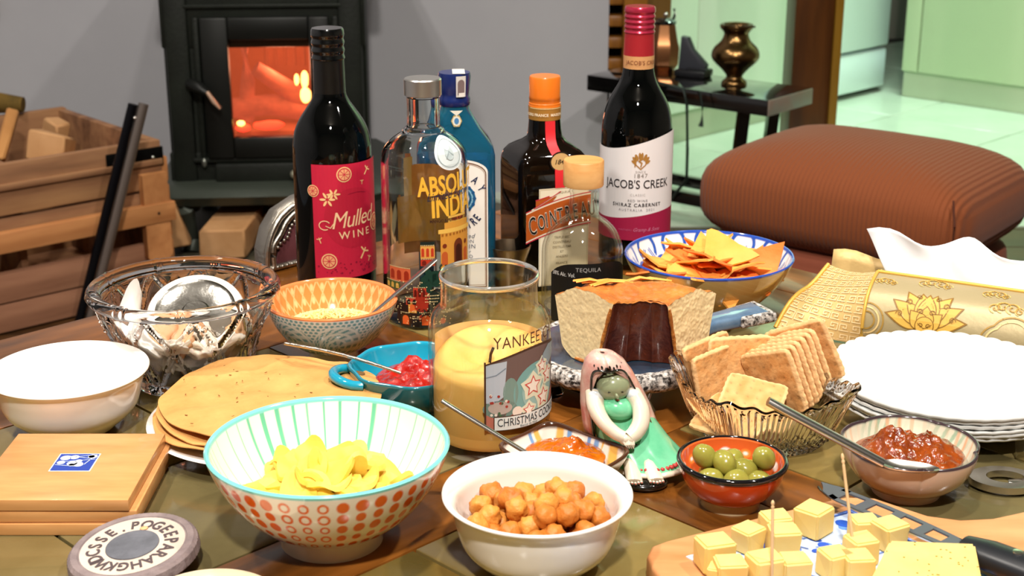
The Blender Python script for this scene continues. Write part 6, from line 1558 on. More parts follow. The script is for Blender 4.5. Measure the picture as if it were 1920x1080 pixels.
# bowed head, face, arms, hands, feet
ellip('head', (0.001, 0.001, 0.0655), (0.0125, 0.0110, 0.0112), Mf_o, (0.7, 0, 0), label='bowed olive tinted face under the hood')
ellip('nose', (0.001, -0.0100, 0.0620), (0.0014, 0.0022, 0.0024), Mf_o, sub=2)
for s in (-1, 1): ellip('eye', (0.001+s*0.0046, -0.0090, 0.0650), (0.0014, 0.0008, 0.0005), Mf_k, sub=1)
ellip('mouth', (0.001, -0.0090, 0.0585), (0.0018, 0.0007, 0.0005), Mf_r, sub=1)
ellip('bodice', (0.0, -0.001, 0.0500), (0.0125, 0.0120, 0.0095), Mf_g, label='mint green bodice')
for s in (-1, 1):
    pts = cr([(s*0.0135, 0.003, 0.0590), (s*0.0160, -0.007, 0.0510), (s*0.0130, -0.0145, 0.0430), (s*0.0070, -0.0190, 0.0370), (s*0.0015, -0.0215, 0.0345)], 4)
    ob('arm', tube_mesh('arm', [Vector(q) for q in pts], [0.0072-0.0026*(i/len(pts)) for i in range(len(pts))], Mf_c, 14), t)
    ellip('sleeve', (s*0.0140, 0.000, 0.0580), (0.0062, 0.0068, 0.0062), mat('pale_blue_sleeve', '#b8c8dc', 0.3, coat=0.4, var=(80, '#e6e2d8', 0.5)))
    ellip('hand', (s*0.0024, -0.0220, 0.0335), (0.0042, 0.0040, 0.0046), Mf_c, (0.3, 0, s*0.3), sub=2)
    for k in range(4): ob('finger', tube_mesh('finger', [(s*0.0036-s*0.0020*k*0.8, -0.0240, 0.0345), (s*0.0030-s*0.0019*k*0.8, -0.0262, 0.0312), (s*0.0022-s*0.0017*k*0.8, -0.0254, 0.0280)], [0.0010, 0.0010, 0.0007], Mf_c, 6), t)
    fx = 0.004+s*0.0068
    ob('foot', tube_mesh('foot', [(fx, -0.018, 0.016), (fx, -0.025, 0.0135), (fx+s*0.0005, -0.033, 0.0095), (fx+s*0.001, -0.038, 0.0080)], [(0.0048, 0.0048), (0.0055, 0.0050), (0.0062, 0.0036), (0.0058, 0.0022)], Mf_c, 12), t)
    for k in range(5): ellip('toe', (fx+s*0.001-0.0046+0.0023*k, -0.0395-0.0008*(2-abs(k-2)), 0.0078), (0.0011, 0.0020, 0.0013), Mf_c, sub=1); ellip('toenail', (fx+s*0.001-0.0046+0.0023*k, -0.0412-0.0008*(2-abs(k-2)), 0.0082), (0.0006, 0.0007, 0.0006), Mf_r, sub=1)
ellip('foot_rest', (0.004, -0.031, 0.0035), (0.0165, 0.0125, 0.0045), Mf_k)
for o_ in list(t.children):   # the figure leans back to the left
    sh_ = -0.26
    o_.location.x += sh_*o_.location.z
    if abs(o_.rotation_euler.x)+abs(o_.rotation_euler.z) < 1e-6:
        for v_ in o_.data.vertices: v_.co.x += sh_*v_.co.z
def nest(t_, child, parent_):
    par = [o_ for o_ in t_.children if o_.name.split('.')[0] == parent_]
    for c_ in [o_ for o_ in t_.children if o_.name.split('.')[0] == child]:
        b_ = min(par, key=lambda o_: (bbc(o_)-bbc(c_)).length)
        m_w = c_.location - b_.location; c_.parent = b_; c_.location = m_w
def bbc(o_):
    q = np.array(o_.bound_box).mean(0); return Vector(o_.location) + Vector(q)
for c_, p_ in (('toe', 'foot'), ('toenail', 'foot'), ('finger', 'arm'), ('flower_dot', 'dress'), ('hem_flower', 'hem'), ('stitch', 'stitched_edge')): nest(t, c_, p_)
# ================================================================ BISCUIT DISH
X, Y = 0.190, 1.018
t = thing('biscuit_dish', 'square ribbed cut glass dish with flared corners full of biscuits', 'dish', (X, Y, TZ), math.radians(17))
HS = 0.062
bp_ = [(0.0001, 0.001), (0.034, 0.0), (0.038, 0.002)] + [tuple(p) for p in cr([(0.039, 0.006), (0.044, 0.016), (0.051, 0.032), (0.0565, 0.044)], 6)] + [(0.0580, 0.0455), (0.0570, 0.0468), (0.0550, 0.0455)] + [tuple(p) for p in cr([(0.0530, 0.042), (0.0475, 0.031), (0.0405, 0.016), (0.035, 0.0075)], 6)] + [(0.0001, 0.0065)]
def bw(TH, R, Z, I):
    f = np.clip(Z/0.010, 0, 1)*0.7+0.3; e = 2+3.6*f
    k = (np.abs(np.cos(TH))**e+np.abs(np.sin(TH))**e)**(-1/e)
    corner = np.clip((k-1)/0.30, 0, 1)
    Z2 = Z*(1 + 0.30*corner*np.clip(Z/0.04, 0, 1)) + 0.0012*np.sin(TH*26)*(Z > 0.040)
    outer_ = (I >= 3) & (I < 3+19) & (Z < 0.044)
    R2 = R*(1+0.05*corner)*k + np.where(outer_, 0.0011*np.sin(TH*84)*np.where(Z > 0.016, 1, 0.3) + np.where(Z < 0.018, 0.0012*np.sin(TH*60+Z*1800), 0), 0)
    return TH, R2, Z2
lathe('cut_glass', bp_, mat('dish_crystal', '#ffffff', 0.0, trans=1.0, ior=1.47), t, 420, warp=bw, angle=35)
M_bis = mat('cream_cracker', '#e2ab6c', 0.75, vcol=True, bump=(180, 0.5))
def cracker(name, s, th, seed, n=34):
    V = []; F = []; C = []; rs_ = random.Random(seed)
    for l in (1, -1):
        for i in range(n):
            for j in range(n):
                u, v = i/(n-1)-0.5, j/(n-1)-0.5
                cf = 1 - 0.06*max(0, abs(u)+abs(v)-0.86)/0.14
                x = u*s*cf*(1+0.012*math.sin(j*1.7)*(abs(u) > .47)); y = v*s*cf*(1+0.012*math.sin(i*1.7)*(abs(v) > .47))
                hx = (u*6.0) % 1 - 0.5; hy = (v*6.0) % 1 - 0.5
                hole = math.exp(-(hx*hx+hy*hy)/0.012)
                b_ = 0.0010*noise.noise(Vector((u*5, v*5, seed*3.3)))
                z = l*(th/2 - 0.0009*hole) + b_ - 0.6*th*l*max(0, (max(abs(u), abs(v))-0.455)/0.045)**2*0.5
                V.append((x, y, z))
                br = 0.5+0.5*noise.noise(Vector((u*7, v*7, seed*1.1+l)))
                base = np.array(lin('#e6b478'))*(1-br) + np.array(lin('#c9843f'))*br
                ed = max(abs(u), abs(v)) > 0.44
                if ed: base = base*0.4 + np.array(lin('#efc58e'))*0.6
                C.append(base*(1-0.45*hole))
    o = n*n
    for i in range(n-1):
        for j in range(n-1):
            a = i*n+j; F.append((a, a+n, a+n+1, a+1)); F.append((o+a, o+a+1, o+a+n+1, o+a+n))
    bd = [(i, 0) for i in range(n)] + [(n-1, j) for j in range(1, n)] + [(i, n-1) for i in range(n-2, -1, -1)] + [(0, j) for j in range(n-2, 0, -1)]
    for k in range(len(bd)):
        a = bd[k][0]*n+bd[k][1]; c = bd[(k+1) % len(bd)]; c = c[0]*n+c[1]; F.append((a, c, o+c, o+a))
    return mesh(name, V, F, M_bis, col=np.array(C), angle=60)
ck = [cracker('cracker', 0.056, 0.0048, i+1) for i in range(3)]
def put(label, px, py, z, rot, i=0, s=1.0):
    q = at(px, py, TZ+z); o = ob('cracker', ck[i % 3], None, tuple(q), rot, label=label, cat='biscuit', group='cream crackers in the glass dish'); o.scale = (s, s, 1); return o
D = math.radians
def basis(nrm, up):
    n_ = Vector(nrm).normalized(); u_2 = Vector(up); u_2 = (u_2 - n_*u_2.dot(n_)).normalized(); x_ = u_2.cross(n_).normalized()
    return Matrix((x_, u_2, n_)).transposed().to_euler()
# right-hand rank, leaning back: faces look left-front
ords = ['front', 'second', 'third', 'fourth', 'fifth', 'sixth', 'rearmost']
for k in range(7):
    q = Vector(at(1452, 718, TZ+0.040)) + Vector((0.70, 0.70, 0)).normalized()*0.0066*k + Vector((0.0, 0, 0.0016*k if k < 6 else 0.013))
    lb = {0: 'front cracker of the leaning rank, its browned face fully visible', 6: 'rearmost cracker, standing highest in the leaning rank'}.get(k, '%s cracker counted from the front of the leaning rank' % ords[k])
    o = ob('cracker', ck[k % 3], None, q, basis((-0.74, -0.66, -0.12), (-0.36, 0.18, 0.92)) if k < 6 else basis((-0.45, -0.85, -0.1), (-0.42, 0.1, 0.9)), label=lb, cat='biscuit', group='cream crackers in the glass dish'); o.scale = (0.94, 0.94, 1)
# left-hand upright ones
put('leftmost upright cracker seen nearly edge-on', 1330, 688, 0.040, basis((0.50, -0.82, 0.15), (-0.22, 0.05, 1)), 0, 0.86)
put('second upright cracker from the left, overlapping the leftmost', 1345, 706, 0.038, basis((0.50, -0.82, 0.15), (-0.20, 0.05, 1)), 1, 0.80)
put('pale upright cracker facing front, third from the left', 1390, 690, 0.043, basis((0.02, -0.97, 0.20), (-0.06, 0.25, 1)), 2, 0.92)
put('dark browned cracker tucked behind the front one', 1400, 706, 0.036, basis((-0.06, -0.97, 0.22), (-0.02, 0.25, 1)), 1, 0.9)
put('cracker lying flat at the left front corner of the dish', 1368, 782, 0.024, basis((-0.15, -0.25, 1), (0.6, 0.8, 0)), 2, 0.85)
put('cracker resting slanted above the flat one', 1408, 755, 0.034, basis((-0.10, -0.50, 0.9), (0.78, -0.45, 0.1)), 0, 0.85)
# ================================================================ PLATES
X, Y = 0.352, 1.072
M_pl = mat('white_scalloped_glass', '#e2e3e0', 0.15, coat=0.6)
def plate_warp(TH, R, Z, I):
    f = np.clip((R-0.064)/0.030, 0, 1); s = np.abs(np.sin(TH*22))
    return TH, R*(1+0.012*f*s**0.7), Z + 0.0009*f*s
pp = [(0.0001, 0.0015), (0.050, 0.0015), (0.052, 0.0), (0.056, 0.0015)] + [tuple(p) for p in cr([(0.062, 0.0045), (0.074, 0.0096), (0.088, 0.0138), (0.0945, 0.0154)], 5)] + [(0.0952, 0.0172), (0.0945, 0.0182)] + [tuple(p) for p in cr([(0.088, 0.0166), (0.074, 0.0125), (0.062, 0.0068), (0.057, 0.0042)], 5)] + [(0.0001, 0.0034)]
TH, R_, Z_, I_, F_ = lathe_data(pp, 264); TH, R_, Z_ = plate_warp(TH, R_, Z_, I_)
pme = mesh('white_plate', np.stack([R_*np.cos(TH), R_*np.sin(TH), Z_], 1), F_, M_pl, angle=60)
pl_lb = ['bottom plate of the white scalloped stack', 'second plate from the bottom of the white stack', 'third plate from the bottom of the white stack', 'third plate from the top of the white stack', 'second plate from the top of the white stack', 'top plate of the white scalloped stack']
for i in range(6):
    o = ob('white_plate', pme, None, (X + (0.0016*math.sin(i*2.2)), Y + 0.0012*math.cos(i*1.7), TZ+0.0034*i), (0, 0, i*0.31), label=pl_lb[i], cat='plate', group='stack of white plates')
# ================================================================ TISSUE BOX IN BROCADE
U = Vector((0.888, -0.460, 0)); Vv = Vector((0.460, 0.888, 0)); P0 = Vector((0.316, 1.222, TZ))
t = thing('tissue_box', 'tissue box in a gold and silver brocade cover, far right', 'tissue box', tuple(P0), math.atan2(U.y, U.x))
M_gold = mat('gold_satin', '#d2b070', 0.45, 0.15, sheen=0.3, bump=(200, 0.15)); M_silk = mat('silver_gold_silk', '#b0a078', 0.42, 0.25, sheen=0.2, bump=(260, 0.1)); M_trim = mat('gold_piping', '#d9ac4c', 0.4, 0.2)
LB = 0.235; HB_ = 0.056
sec = cr([(0, 0.002), (-0.001, 0.018), (0.003, 0.034), (0.014, 0.048), (0.030, 0.0555), (0.044, 0.0585)], 6); sec = [(float(a), float(b)) for a, b in sec]
sl = [0]
for a, b in zip(sec, sec[1:]): sl.append(sl[-1]+math.dist(a, b))
def front(x, s):   # s: arc length up the front
    return Vector((x, float(np.interp(s, sl, [q[0] for q in sec])), float(np.interp(s, sl, [q[1] for q in sec]))))
SL = sl[-1]
V = []; F = []; nx = 24
for i in range(nx+1):
    for s in sl: V.append(front(LB*i/nx, s))
m_ = len(sl)
for i in range(nx):
    for j in range(m_-1): F.append((i*m_+j, (i+1)*m_+j, (i+1)*m_+j+1, i*m_+j+1))
ob('front_brocade', mesh('front_brocade', V, F, M_silk, angle=180), t)
# back half of the cover
back = [(0.050, 0.0585), (0.066, 0.056), (0.080, 0.048), (0.090, 0.030), (0.092, 0.002)]
V = []; F = []
for i in range(2):
    for q in back: V.append((LB*i, q[0], q[1]))
for j in range(4): F.append((j, 5+j, 6+j, j+1))
ob('back_brocade', mesh('back_brocade', V, F, M_gold, angle=60), t)
bm = bmesh.new(); bx(bm, (LB/2, 0.052, 0.022), (LB-0.004, 0.066, 0.040)); ob('inner_box', bm_mesh(bm, 'inner_box', mat('carton', '#8c8058', 0.8), False), t)
# left end: cloth pulled out into a flared corner
V = []; F = []; K = 14
endF, endM, endB = Vector((-0.078, -0.004, 0.006)), Vector((-0.066, 0.034, 0.030)), Vector((-0.050, 0.064, 0.050))
for k in range(K+1):
    q = k/K
    for j, s in enumerate(sl):
        a = front(0, s); f = s/SL
        e = endF.lerp(endM, f*2) if f < 0.5 else endM.lerp(endB, f*2-1)
        e = e + Vector((0, 0, 0.004*math.sin(f*PI)))
        pq = a.lerp(e, q) + Vector((0, 0, -0.004*math.sin(q*PI)*(0.3+f)*0.6 + 0.004*q*q*math.sin(f*7)))
        pq.z = max(pq.z, 0.0015)
        V.append(pq)
for k in range(K):
    for j in range(m_-1): F.append((k*m_+j, k*m_+j+1, (k+1)*m_+j+1, (k+1)*m_+j))
ob('left_flare', mesh('left_flare', V, F, M_gold, angle=180), t, label='gold cloth corner with woven key pattern')
flr = [Vector(v) for v in V]
def flare(u, v):   # u 0..1 outwards, v 0..1 up
    k = min(K, max(0, u*K)); j = min(m_-1, max(0, v*(m_-1))); k0, j0 = int(k), int(j); k1, j1 = min(K, k0+1), min(m_-1, j0+1); fu, fv = k-k0, j-j0
    return flr[k0*m_+j0].lerp(flr[k1*m_+j0], fu).lerp(flr[k0*m_+j1].lerp(flr[k1*m_+j1], fu), fv)
ob('flare_hem', tube_mesh('flare_hem', [flr[K*m_+j]+Vector((-0.001, 0, 0.0004)) for j in range(0, m_, 2)], 0.0022, M_trim, 8), t)
ob('seam_piping', tube_mesh('seam_piping', [front(0, s)+Vector((0, -0.0006, 0.0006)) for s in sl[::2]], 0.0016, M_trim, 8), t)
ob('top_piping', tube_mesh('top_piping', [front(LB*i/12, SL)+Vector((0, 0, 0.0006)) for i in range(13)], 0.0018, M_trim, 8), t)
# back flap of gold cloth standing behind the left end
V = []; F = []
for i in range(9):
    for j in range(5):
        u, v = i/8, j/4; V.append((-0.052+0.082*u, 0.070+0.012*v+0.004*math.sin(u*5), 0.018+0.045*v*(1-0.10*u)+0.002*math.sin(u*9)))
for i in range(8):
    for j in range(4): a = i*5+j; F.append((a, a+5, a+6, a+1))
o = ob('back_flap', mesh('back_flap', V, F, M_gold, angle=180), t); md = o.modifiers.new('s', 'SOLIDIFY'); md.thickness = 0.0015
# key pattern on the flare
P = Print(); key = [(0, 0), (1, 0), (1, .8), (.25, .8), (.25, .35), (.6, .35), (.6, .55)]
for i in range(7):
    for j in range(9):
        ox, oy = i/7+0.02, j/9+0.02; fl2 = (i+j) % 2
        pts = [(ox+(1-q[0] if fl2 else q[0])*0.115, oy+(q[1])*0.085) for q in key]
        P.line(pts, 0.010, '#e9d2a0', 1)
P.build('key_pattern', lambda u, v, off: flare(u, v) + Vector((-0.0003, -0.0007, 0.0007)), t, step=0)
# lotus and clouds on the silk
P = Print(); lx, ly = 0.054, 0.036; GO, DK = '#d9ab4c', '#8a6420'
def petal(x, y, l, w_, a, layer):
    for c_, g in ((DK, 1.12), (GO, 1.0)):
        pts = []
        for i in range(17):
            q = i/16; ww = w_*g*math.sin(PI*q**0.75); pts.append((q*l*g-(g-1)*l*0.3, ww/2))
        pts += [(p_[0], -p_[1]) for p_ in pts[::-1][1:-1]]
        P.poly([(x+p_[0]*math.cos(a)-p_[1]*math.sin(a), y+p_[0]*math.sin(a)+p_[1]*math.cos(a)) for p_ in pts], c_, layer); layer += 1
def curl(x, y, r, s, c_, layer, w_=0.0008, a0=0.0): P.line([(x+s*r*(1-i/16)*math.cos(a0+i*0.52), y+r*(1-i/16)*math.sin(a0+i*0.52)) for i in range(14)], w_, c_, layer)
for i, (a, l) in enumerate(((0.15, 0.034), (PI-0.15, 0.034), (0.55, 0.034), (PI-0.55, 0.034), (0.98, 0.033), (PI-0.98, 0.033), (1.35, 0.028), (PI-1.35, 0.028), (PI/2, 0.027))): petal(lx, ly-0.008, l, 0.0155, a, 1+2*(i//2))
for i, a in enumerate((0.8, PI-0.8, PI/2)): petal(lx, ly-0.012, 0.019, 0.014, a, 12+2*i)
P.disc(lx, ly-0.010, 0.0085, DK, 18, 20); P.disc(lx, ly-0.010, 0.0076, GO, 19, 20)
for s in (-1, 1):
    for (dx, dy, r) in ((0.016, 0.010, 0.0032), (0.023, -0.002, 0.0032), (0.008, 0.016, 0.0026), (0.005, 0.002, 0.0030), (0.003, -0.010, 0.0022)): curl(lx+s*dx, ly+dy, r, s, DK, 22)
def cloud(x, y, s, c_='#a8843c', w_=0.0012):
    for k, (dx, dy, r) in enumerate(((-1.1, 0, .55), (-0.4, .25, .7), (0.5, .2, .65), (1.2, -.05, .45))): curl(x+dx*s, y+dy*s, r*s, 1 if k % 2 else -1, c_, 3, w_, 0.5*k); P.ring(x+dx*s, y+dy*s, r*s, w_*0.7, '#e0bc70', 2, 16, 0, 4.6)
cloud(0.055, SL-0.010, 0.009); cloud(0.108, SL-0.013, 0.007); cloud(0.012, SL-0.016, 0.006); cloud(0.120, SL-0.030, 0.009); cloud(0.165, SL-0.014, 0.009)
for r in (0.016, 0.012, 0.008): P.ring(0.002, 0.024, r, 0.0014, '#a8843c' if r != 0.012 else '#e6c88a', 3, 24, -PI/2, PI/2)
for cxx in (0.128, 0.200):
    for r in (0.020, 0.0165): 
        P.line([(cxx+r*1.1*math.cos(a)*(1+0.18*abs(math.cos(a*2))), 0.022+r*math.sin(a)*(1+0.18*abs(math.cos(a*2)))) for a in np.linspace(0, 2*PI, 49)], 0.0015, '#a8843c' if r > .018 else '#e6c88a', 3)
    P.disc(cxx, 0.018, 0.007, GO, 3, 16, ry=0.004, ang=0.5)
P.build('lotus_embroidery', lambda u, v, off: front(max(0, u), max(0, min(SL, v))) + Vector((0, -0.0004-off*0.3, 0.0004+off*0.3)), t, step=0.004)
# white tissue, folded and standing out of the slit
tp = []; F = []; nx, nz = 34, 10
for i in range(nx+1):
    for j in range(nz+1):
        u, v = i/nx, j/nz
        x = 0.008 + 0.215*u + 0.014*v*math.sin(u*9)-0.030*v*(1-u); hgt = (0.034*math.sin(min(1, u*1.5+0.30)*PI*0.62)**0.7*(1-0.45*u) + 0.006*math.sin(u*17+1.0)*(1-u*0.5)+0.004)
        y = 0.048 + 0.024*v + 0.010*math.sin(u*13+v*2)*v + 0.005*math.sin(u*31)*v
        tp.append((x, y, 0.056 + max(0.003, hgt)*v))
for i in range(nx):
    for j in range(nz): a = i*(nz+1)+j; F.append((a, a+nz+1, a+nz+2, a+1))
ti = ob('tissue', mesh('tissue', tp, F, mat('white_tissue', '#d9d8d8', 0.9, sss=0.1), angle=180), None, tuple(P0), (0, 0, math.atan2(U.y, U.x)), label='white tissue pulled up from the brocade box', cat='tissue')
md = ti.modifiers.new('s', 'SOLIDIFY'); md.thickness = 0.0008
# ================================================================ CHEESE BOARD
BZ = 0.018
outl = [at(px, py, TZ+BZ) for px, py in ((1222, 1062), (1213, 1040), (1222, 1022), (1250, 1012), (1400, 974), (1520, 944), (1585, 930), (1640, 932), (1688, 948), (1740, 965), (1800, 973), (1860, 970), (1920, 957), (1990, 930))]
outl = [Vector((q.x, q.y)) for q in outl] + [Vector((0.50, 0.86)), Vector((0.50, 0.80)), Vector((0.40, 0.765)), Vector((0.365, 0.70)), Vector((0.33, 0.645)), Vector((0.11, 0.70))]
bc = Vector((0.24, 0.80))
M_bd = wood('cheese_board_wood', '#bd7844', '#dba572', 10, 0, 0.45, along=0.2, bump=0.06)
t = thing('cheese_board', 'pale wooden cheese board with a blue and white tile inlay', 'board', (bc.x, bc.y, TZ))
ob('board', prism('board', [(q-bc) for q in outl][::-1], BZ, M_bd, 0, 0.003, 3), t)
tA_, tB_, tC_ = [at(px, py, TZ+BZ) for px, py in ((1286, 1045), (1595, 957), (1872, 1092))]
tA_, tB_, tC_ = [Vector((q.x, q.y)) - bc for q in (tA_, tB_, tC_)]; tD_ = tA_ + tC_ - tB_
ob('tile', prism('tile', [tA_, tD_, tC_, tB_], 0.0012, mat('white_tile_glaze', '#dfe8f4', 0.1, coat=0.8, var=(38, '#2f66c8', 0.80)), BZ-0.0004), t, label='blue and white painted tile')
P = Print(); e1 = (tB_-tA_); e2 = (tD_-tA_); rr = random.Random(4)
def tuv(u, v, off): q = tA_ + e1*u + e2*v; return (q.x, q.y, BZ+0.0010+off)
P.rect(0.015, 0.015, 0.985, 0.985, '#bccdea', 0)
for i in range(90):
    x, y = rr.uniform(.04, .96), rr.uniform(.04, .96); edge_ = min(x, y, 1-x, 1-y)
    if edge_ < 0.25 or rr.random() < 0.5: P.disc(x, y, rr.uniform(.02, .065), '#1f50b8' if i % 3 else '#5a88d8', 1+i % 3, 10, ry=rr.uniform(.015, .045), ang=rr.uniform(0, 3))
for i in range(26):
    x, y, a = rr.uniform(.05, .9), rr.uniform(.05, .9), rr.uniform(0, 3.1); P.line([(x, y), (x+.07*math.cos(a), y+.07*math.sin(a)), (x+.11*math.cos(a+.5), y+.11*math.sin(a+.5))], .008, '#4a78cc', 5)
P.line([(.03, .03), (.97, .03), (.97, .97), (.03, .97)], .012, '#2450a8', 5, True)
P.build('tile_painting', tuv, t, step=0)
M_che = mat('yellow_cheese', '#edd184', 0.5, var=(40, '#e6c26c', 0.2), sss=0.15); M_rind = mat('golden_rind', '#e0a84c', 0.5)
TB = TZ+BZ+0.001
def cube_mesh(seed, s=(0.0175, 0.0165, 0.0165), shear=0.0):
    rr_ = random.Random(seed); bm = bmesh.new(); bmesh.ops.create_cube(bm, size=1)
    for v in bm.verts: v.co = Vector((v.co.x*s[0]*(1+rr_.uniform(-.12, .12)) + v.co.z*shear, v.co.y*s[1]*(1+rr_.uniform(-.12, .12)), (v.co.z+0.5)*s[2]))
    bmesh.ops.bevel(bm, geom=bm.edges[:], offset=0.0012, segments=3, affect='EDGES')
    return bm_mesh(bm, 'cheese_cube', M_che, False)
cms = [cube_mesh(i) for i in range(5)]
CC = [(1338, 1062, 0, .3, 'leftmost cheese cube, wedge cut, on the tile corner', 1.15), (1402, 1030, 1, .7, 'cheese cube between the leftmost one and the upright pick', .95), (1452, 1008, 2, .2, 'tall cheese cube behind the upright pick', 1.0), (1466, 1036, 3, .1, 'cheese cube just right of the upright pick', 1.05), (1525, 1000, 4, .8, 'cheese cube standing alone near the far edge of the board', 1.15), (1618, 1012, 0, .15, 'cheese cube under the far leaning pick', .95), (1666, 1025, 1, .5, 'cheese cube at the far right beside the knife', 1.05), (1612, 1052, 2, .3, 'cheese cube in front of the far leaning pick', 1.0), (1562, 1078, 3, .4, 'low cheese cube left of the front pair', 1.0), (1606, 1085, 4, .1, 'cheese cube touching the left of the big wedge', 1.0), (1368, 1096, 1, .1, 'front left cheese cube cut by the frame edge', 1.0), (1432, 1092, 2, .3, 'front cheese cube speared by the upright pick', 1.1), (1486, 1090, 3, .15, 'front cheese cube right of the speared one', 1.0), (1345, 1092, 0, 1.2, 'small cheese crumb at the very left front', 0.7)]
for px, py, i, rz, lb, s in CC:
    q = at(px, py, TB); o = ob('cheese_cube', cms[i], None, (q.x, q.y, TB), (0, 0, rz), label=lb, cat='cheese cube', group='cheese cubes on the board'); o.scale = (s, s, s)
# wedge
w1, w2, w3, w4 = [at(px, py, TB+0.022) for px, py in ((1668, 1012), (1828, 1018), (1846, 1110), (1610, 1130))]
base_ = Vector((w1.x, w1.y))
V = [Vector((q.x, q.y, 0.022)) - Vector((base_.x, base_.y, 0)) for q in (w1, w2, w3, w4)]
V += [Vector((v.x*1.02, v.y-0.002, 0)) for v in V[:4]]
t = thing('cheese_wedge', 'large speckled wedge of yellow cheese at the front right', 'cheese', (base_.x, base_.y, TB))
bm = bmesh.new(); vs = [bm.verts.new(v) for v in V]
for f in ((0, 1, 2, 3), (4, 7, 6, 5), (0, 4, 5, 1), (1, 5, 6, 2), (2, 6, 7, 3), (3, 7, 4, 0)): bm.faces.new([vs[i] for i in f])
bmesh.ops.bevel(bm, geom=bm.edges[:], offset=0.0015, segments=2, affect='EDGES')
ob('wedge', bm_mesh(bm, 'wedge', mat('yellow_cheese')), t)
rr = random.Random(3); speck = blob_mesh('herb_speck', mat('herb_speck', '#8a7a30', 0.8), (0.0008, 0.0005, 0.0003), 1, 0.2)
for i in range(40):
    u, v = rr.random(), rr.random(); q = V[0].lerp(V[1], u).lerp(V[3].lerp(V[2], u), v); ob('herb_speck', speck, t, (q.x, q.y, 0.0222), (0, 0, rr.uniform(0, 3)))
# picks
M_pick = wood('pick_wood', '#c9a070', '#eacda0', 20, 2, 0.6, bump=0.0)
for (b, a_, lb) in (((1447, 1092), (1449, 938), 'wooden pick standing upright in a front cheese cube'), ((1602, 1040), (1579, 850), 'wooden pick leaning left in the far cheese cube')):
    B0 = at(b[0], b[1], TB+0.006); ln = 0.062 if b[0] < 1500 else 0.072
    top = at(a_[0], a_[1], TB+ln-0.008)
    d = (top-B0); top = B0 + d
    tt = thing('cocktail_pick', lb, 'cocktail stick', tuple(B0))
    ob('stick', tube_mesh('stick', [(0, 0, 0), d*0.1, d*0.88], [0.0004, 0.0010, 0.0010], M_pick, 8), tt)
    ob('turned_end', tube_mesh('turned_end', [d*(0.88+0.12*i/8) for i in range(9)], [0.0010, 0.0007, 0.0011, 0.0011, 0.0007, 0.0011, 0.0011, 0.0009, 0.0005], M_pick, 8), tt)
# cheese knife with slots
kA, kB = at(1540, 908, TZ+BZ+0.012), at(1846, 1040, TZ+BZ+0.012)
kd = Vector((kB.x-kA.x, kB.y-kA.y)); KL = kd.length; ka = math.atan2(kd.y, kd.x)
t = thing('cheese_knife', 'slotted steel cheese knife with black handle on the board edge', 'knife', (kA.x, kA.y, TZ+BZ+0.0125), ka)
M_kn = mat('grey_coated_blade', '#565a60', 0.42, 0.15); M_edge = mat('bright_edge', '#d6d8da', 0.2, 1.0)
wt = lambda x: 0.0035 + 0.0110*min(1, x/0.022)**0.6*(1-0.30*max(0, (x-0.03))/KL)
up_, lo_ = [], []
spine = lambda x: 0.0040*math.sin(PI*min(1, x/KL))+0.001
N_k = 28
# spine rail, edge rail and cross bars leave the slots open
def rail(name, f0, f1, x0, x1, m, th=0.0012, z=0.0):
    n = 24; V = []; F = []
    for i in range(n+1):
        x = x0+(x1-x0)*i/n
        for zz in (0, th):
            V.append((x, f0(x), z+zz)); V.append((x, f1(x), z+zz))
    for i in range(n):
        a = 4*i; b = a+4
        F += [(a, b, b+1, a+1), (a+2, a+3, b+3, b+2), (a, a+2, b+2, b), (a+1, b+1, b+3, a+3)]
    F += [(0, 1, 3, 2), (4*n, 4*n+2, 4*n+3, 4*n+1)]
    return ob(name, mesh(name, V, F, m, smooth=False), t)
top_ = lambda x: spine(x)+0.001
bot_ = lambda x: -wt(x)
rail('spine', lambda x: top_(x)-0.0035, top_, 0.016, KL, M_kn); rail('edge_rail', bot_, lambda x: bot_(x)+0.0042, 0.016, KL*0.86, M_kn)
rail('cutting_edge', lambda x: bot_(x)-0.0007, lambda x: bot_(x)+0.0006, 0.002, KL*0.86, M_edge, 0.0009)
rail('blade_tip', lambda x: bot_(x)*min(1, x/0.010+0.08), lambda x: top_(x)*min(1, x/0.012)+0.0005, 0.0, 0.022, M_kn)
for x in (0.036, 0.058, 0.080, 0.100): 
    if x < KL*0.9: rail('cross_bar', lambda x_: bot_(x_)+0.001, lambda x_: top_(x_)-0.001, x, x+0.0075, M_kn, 0.0013)
rail('heel', bot_, top_, KL*0.84, KL, M_kn)
ob('handle', tube_mesh('handle', [(KL-0.012, -0.004, 0.002), (KL+0.004, -0.003, 0.002), (KL+0.03, -0.001, 0.002), (KL+0.09, 0.0, 0.000), (KL+0.11, 0, -0.001)], [(0.010, 0.006), (0.013, 0.0085), (0.0135, 0.009), (0.012, 0.008), (0.008, 0.006)], mat('black_handle', '#1c1e22', 0.35), 16), t)
ob('rivet', mesh('rivet', *[(lambda d_: (np.stack([d_[1]*np.cos(d_[0]), d_[1]*np.sin(d_[0]), d_[2]], 1), d_[4]))(lathe_data([(0.0001, 0.001), (0.0030, 0.0006), (0.0032, 0)], 16))][0], M_steel), t, (KL+0.022, -0.001, 0.0108))
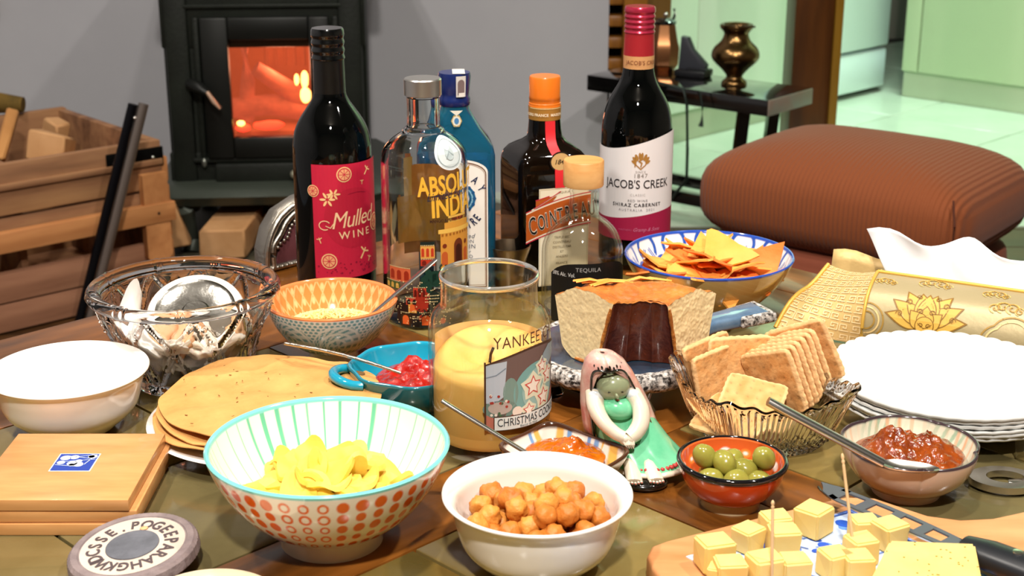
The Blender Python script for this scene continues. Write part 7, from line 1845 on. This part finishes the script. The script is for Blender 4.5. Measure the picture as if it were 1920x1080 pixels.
# steel opener at right
p = at(1882, 905, TZ+0.003)
t = thing('bottle_opener', 'steel bottle opener with oval hole at the right edge', 'bottle opener', (p.x, p.y, TZ+0.0025), -0.08)
n = 64; outer_, inner_ = [], []
for i in range(n):
    a = 2*PI*i/n; outer_.append((0.0225*math.cos(a)*(1+0.1*math.cos(a)**2), 0.0185*math.sin(a))); inner_.append((0.0135*math.cos(a)+0.001, 0.0100*math.sin(a)+0.001))
ob('ring', ring_mesh('ring', outer_, inner_, 0.0050, M_steel), t)
ob('tongue', prism('tongue', [(0.002, -0.004), (0.018, -0.0065), (0.018, 0.0045), (0.003, 0.001)], 0.0018, M_steel, 0.0012, 0.0005), t)
ob('shank', tube_mesh('shank', [(0.020, 0, 0.0015), (0.05, 0.0, 0.0015), (0.11, 0.0, 0.002)], [(0.014, 0.0022), (0.009, 0.0025), (0.010, 0.003)], M_steel, 12), t)
# glass tumbler just inside the frame
p = at(1926, 872, TZ)
t = lathe('glass_tumbler', [(0.0001, 0.001), (0.010, 0.0), (0.0115, 0.002), (0.0135, 0.016), (0.0140, 0.020), (0.0128, 0.020), (0.0120, 0.006), (0.0001, 0.005)], M_thin, None, 40, loc=(p.x+0.006, p.y+0.01, TZ))
tag(t, 'tiny clear glass cut by the right edge above the opener', 'glass')

# distinguishing labels for the pieces that can be pointed out in each heap
def single_out(group, noun, where):
    obs = [o_ for o_ in COL.objects if o_.get('group') == group]; used_ = set()
    for key, word in ((lambda o_: -o_.location.z, 'highest'), (lambda o_: o_.location.x, 'leftmost'), (lambda o_: -o_.location.x, 'rightmost'), (lambda o_: o_.location.y, 'nearest'), (lambda o_: -o_.location.y, 'farthest')):
        top_z = sorted(o_.location.z for o_ in obs)[len(obs)//2]
        c_ = [o_ for o_ in obs if o_.name not in used_ and o_.location.z >= top_z]
        b_ = min(c_, key=key); used_.add(b_.name); b_['label'] = '%s %s on top of the heap in %s' % (word, noun, where)
single_out('fried chickpeas in the white bowl', 'fried chickpea', 'the white front bowl')
single_out('yellow crisps in the dotted bowl', 'yellow crisp', 'the orange dotted bowl')
single_out('tortilla chips in the blue patterned bowl', 'tortilla chip', 'the blue patterned bowl')
single_out('wrapped sweets in the crystal bowl', 'cream wrapped sweet', 'the crystal bowl')
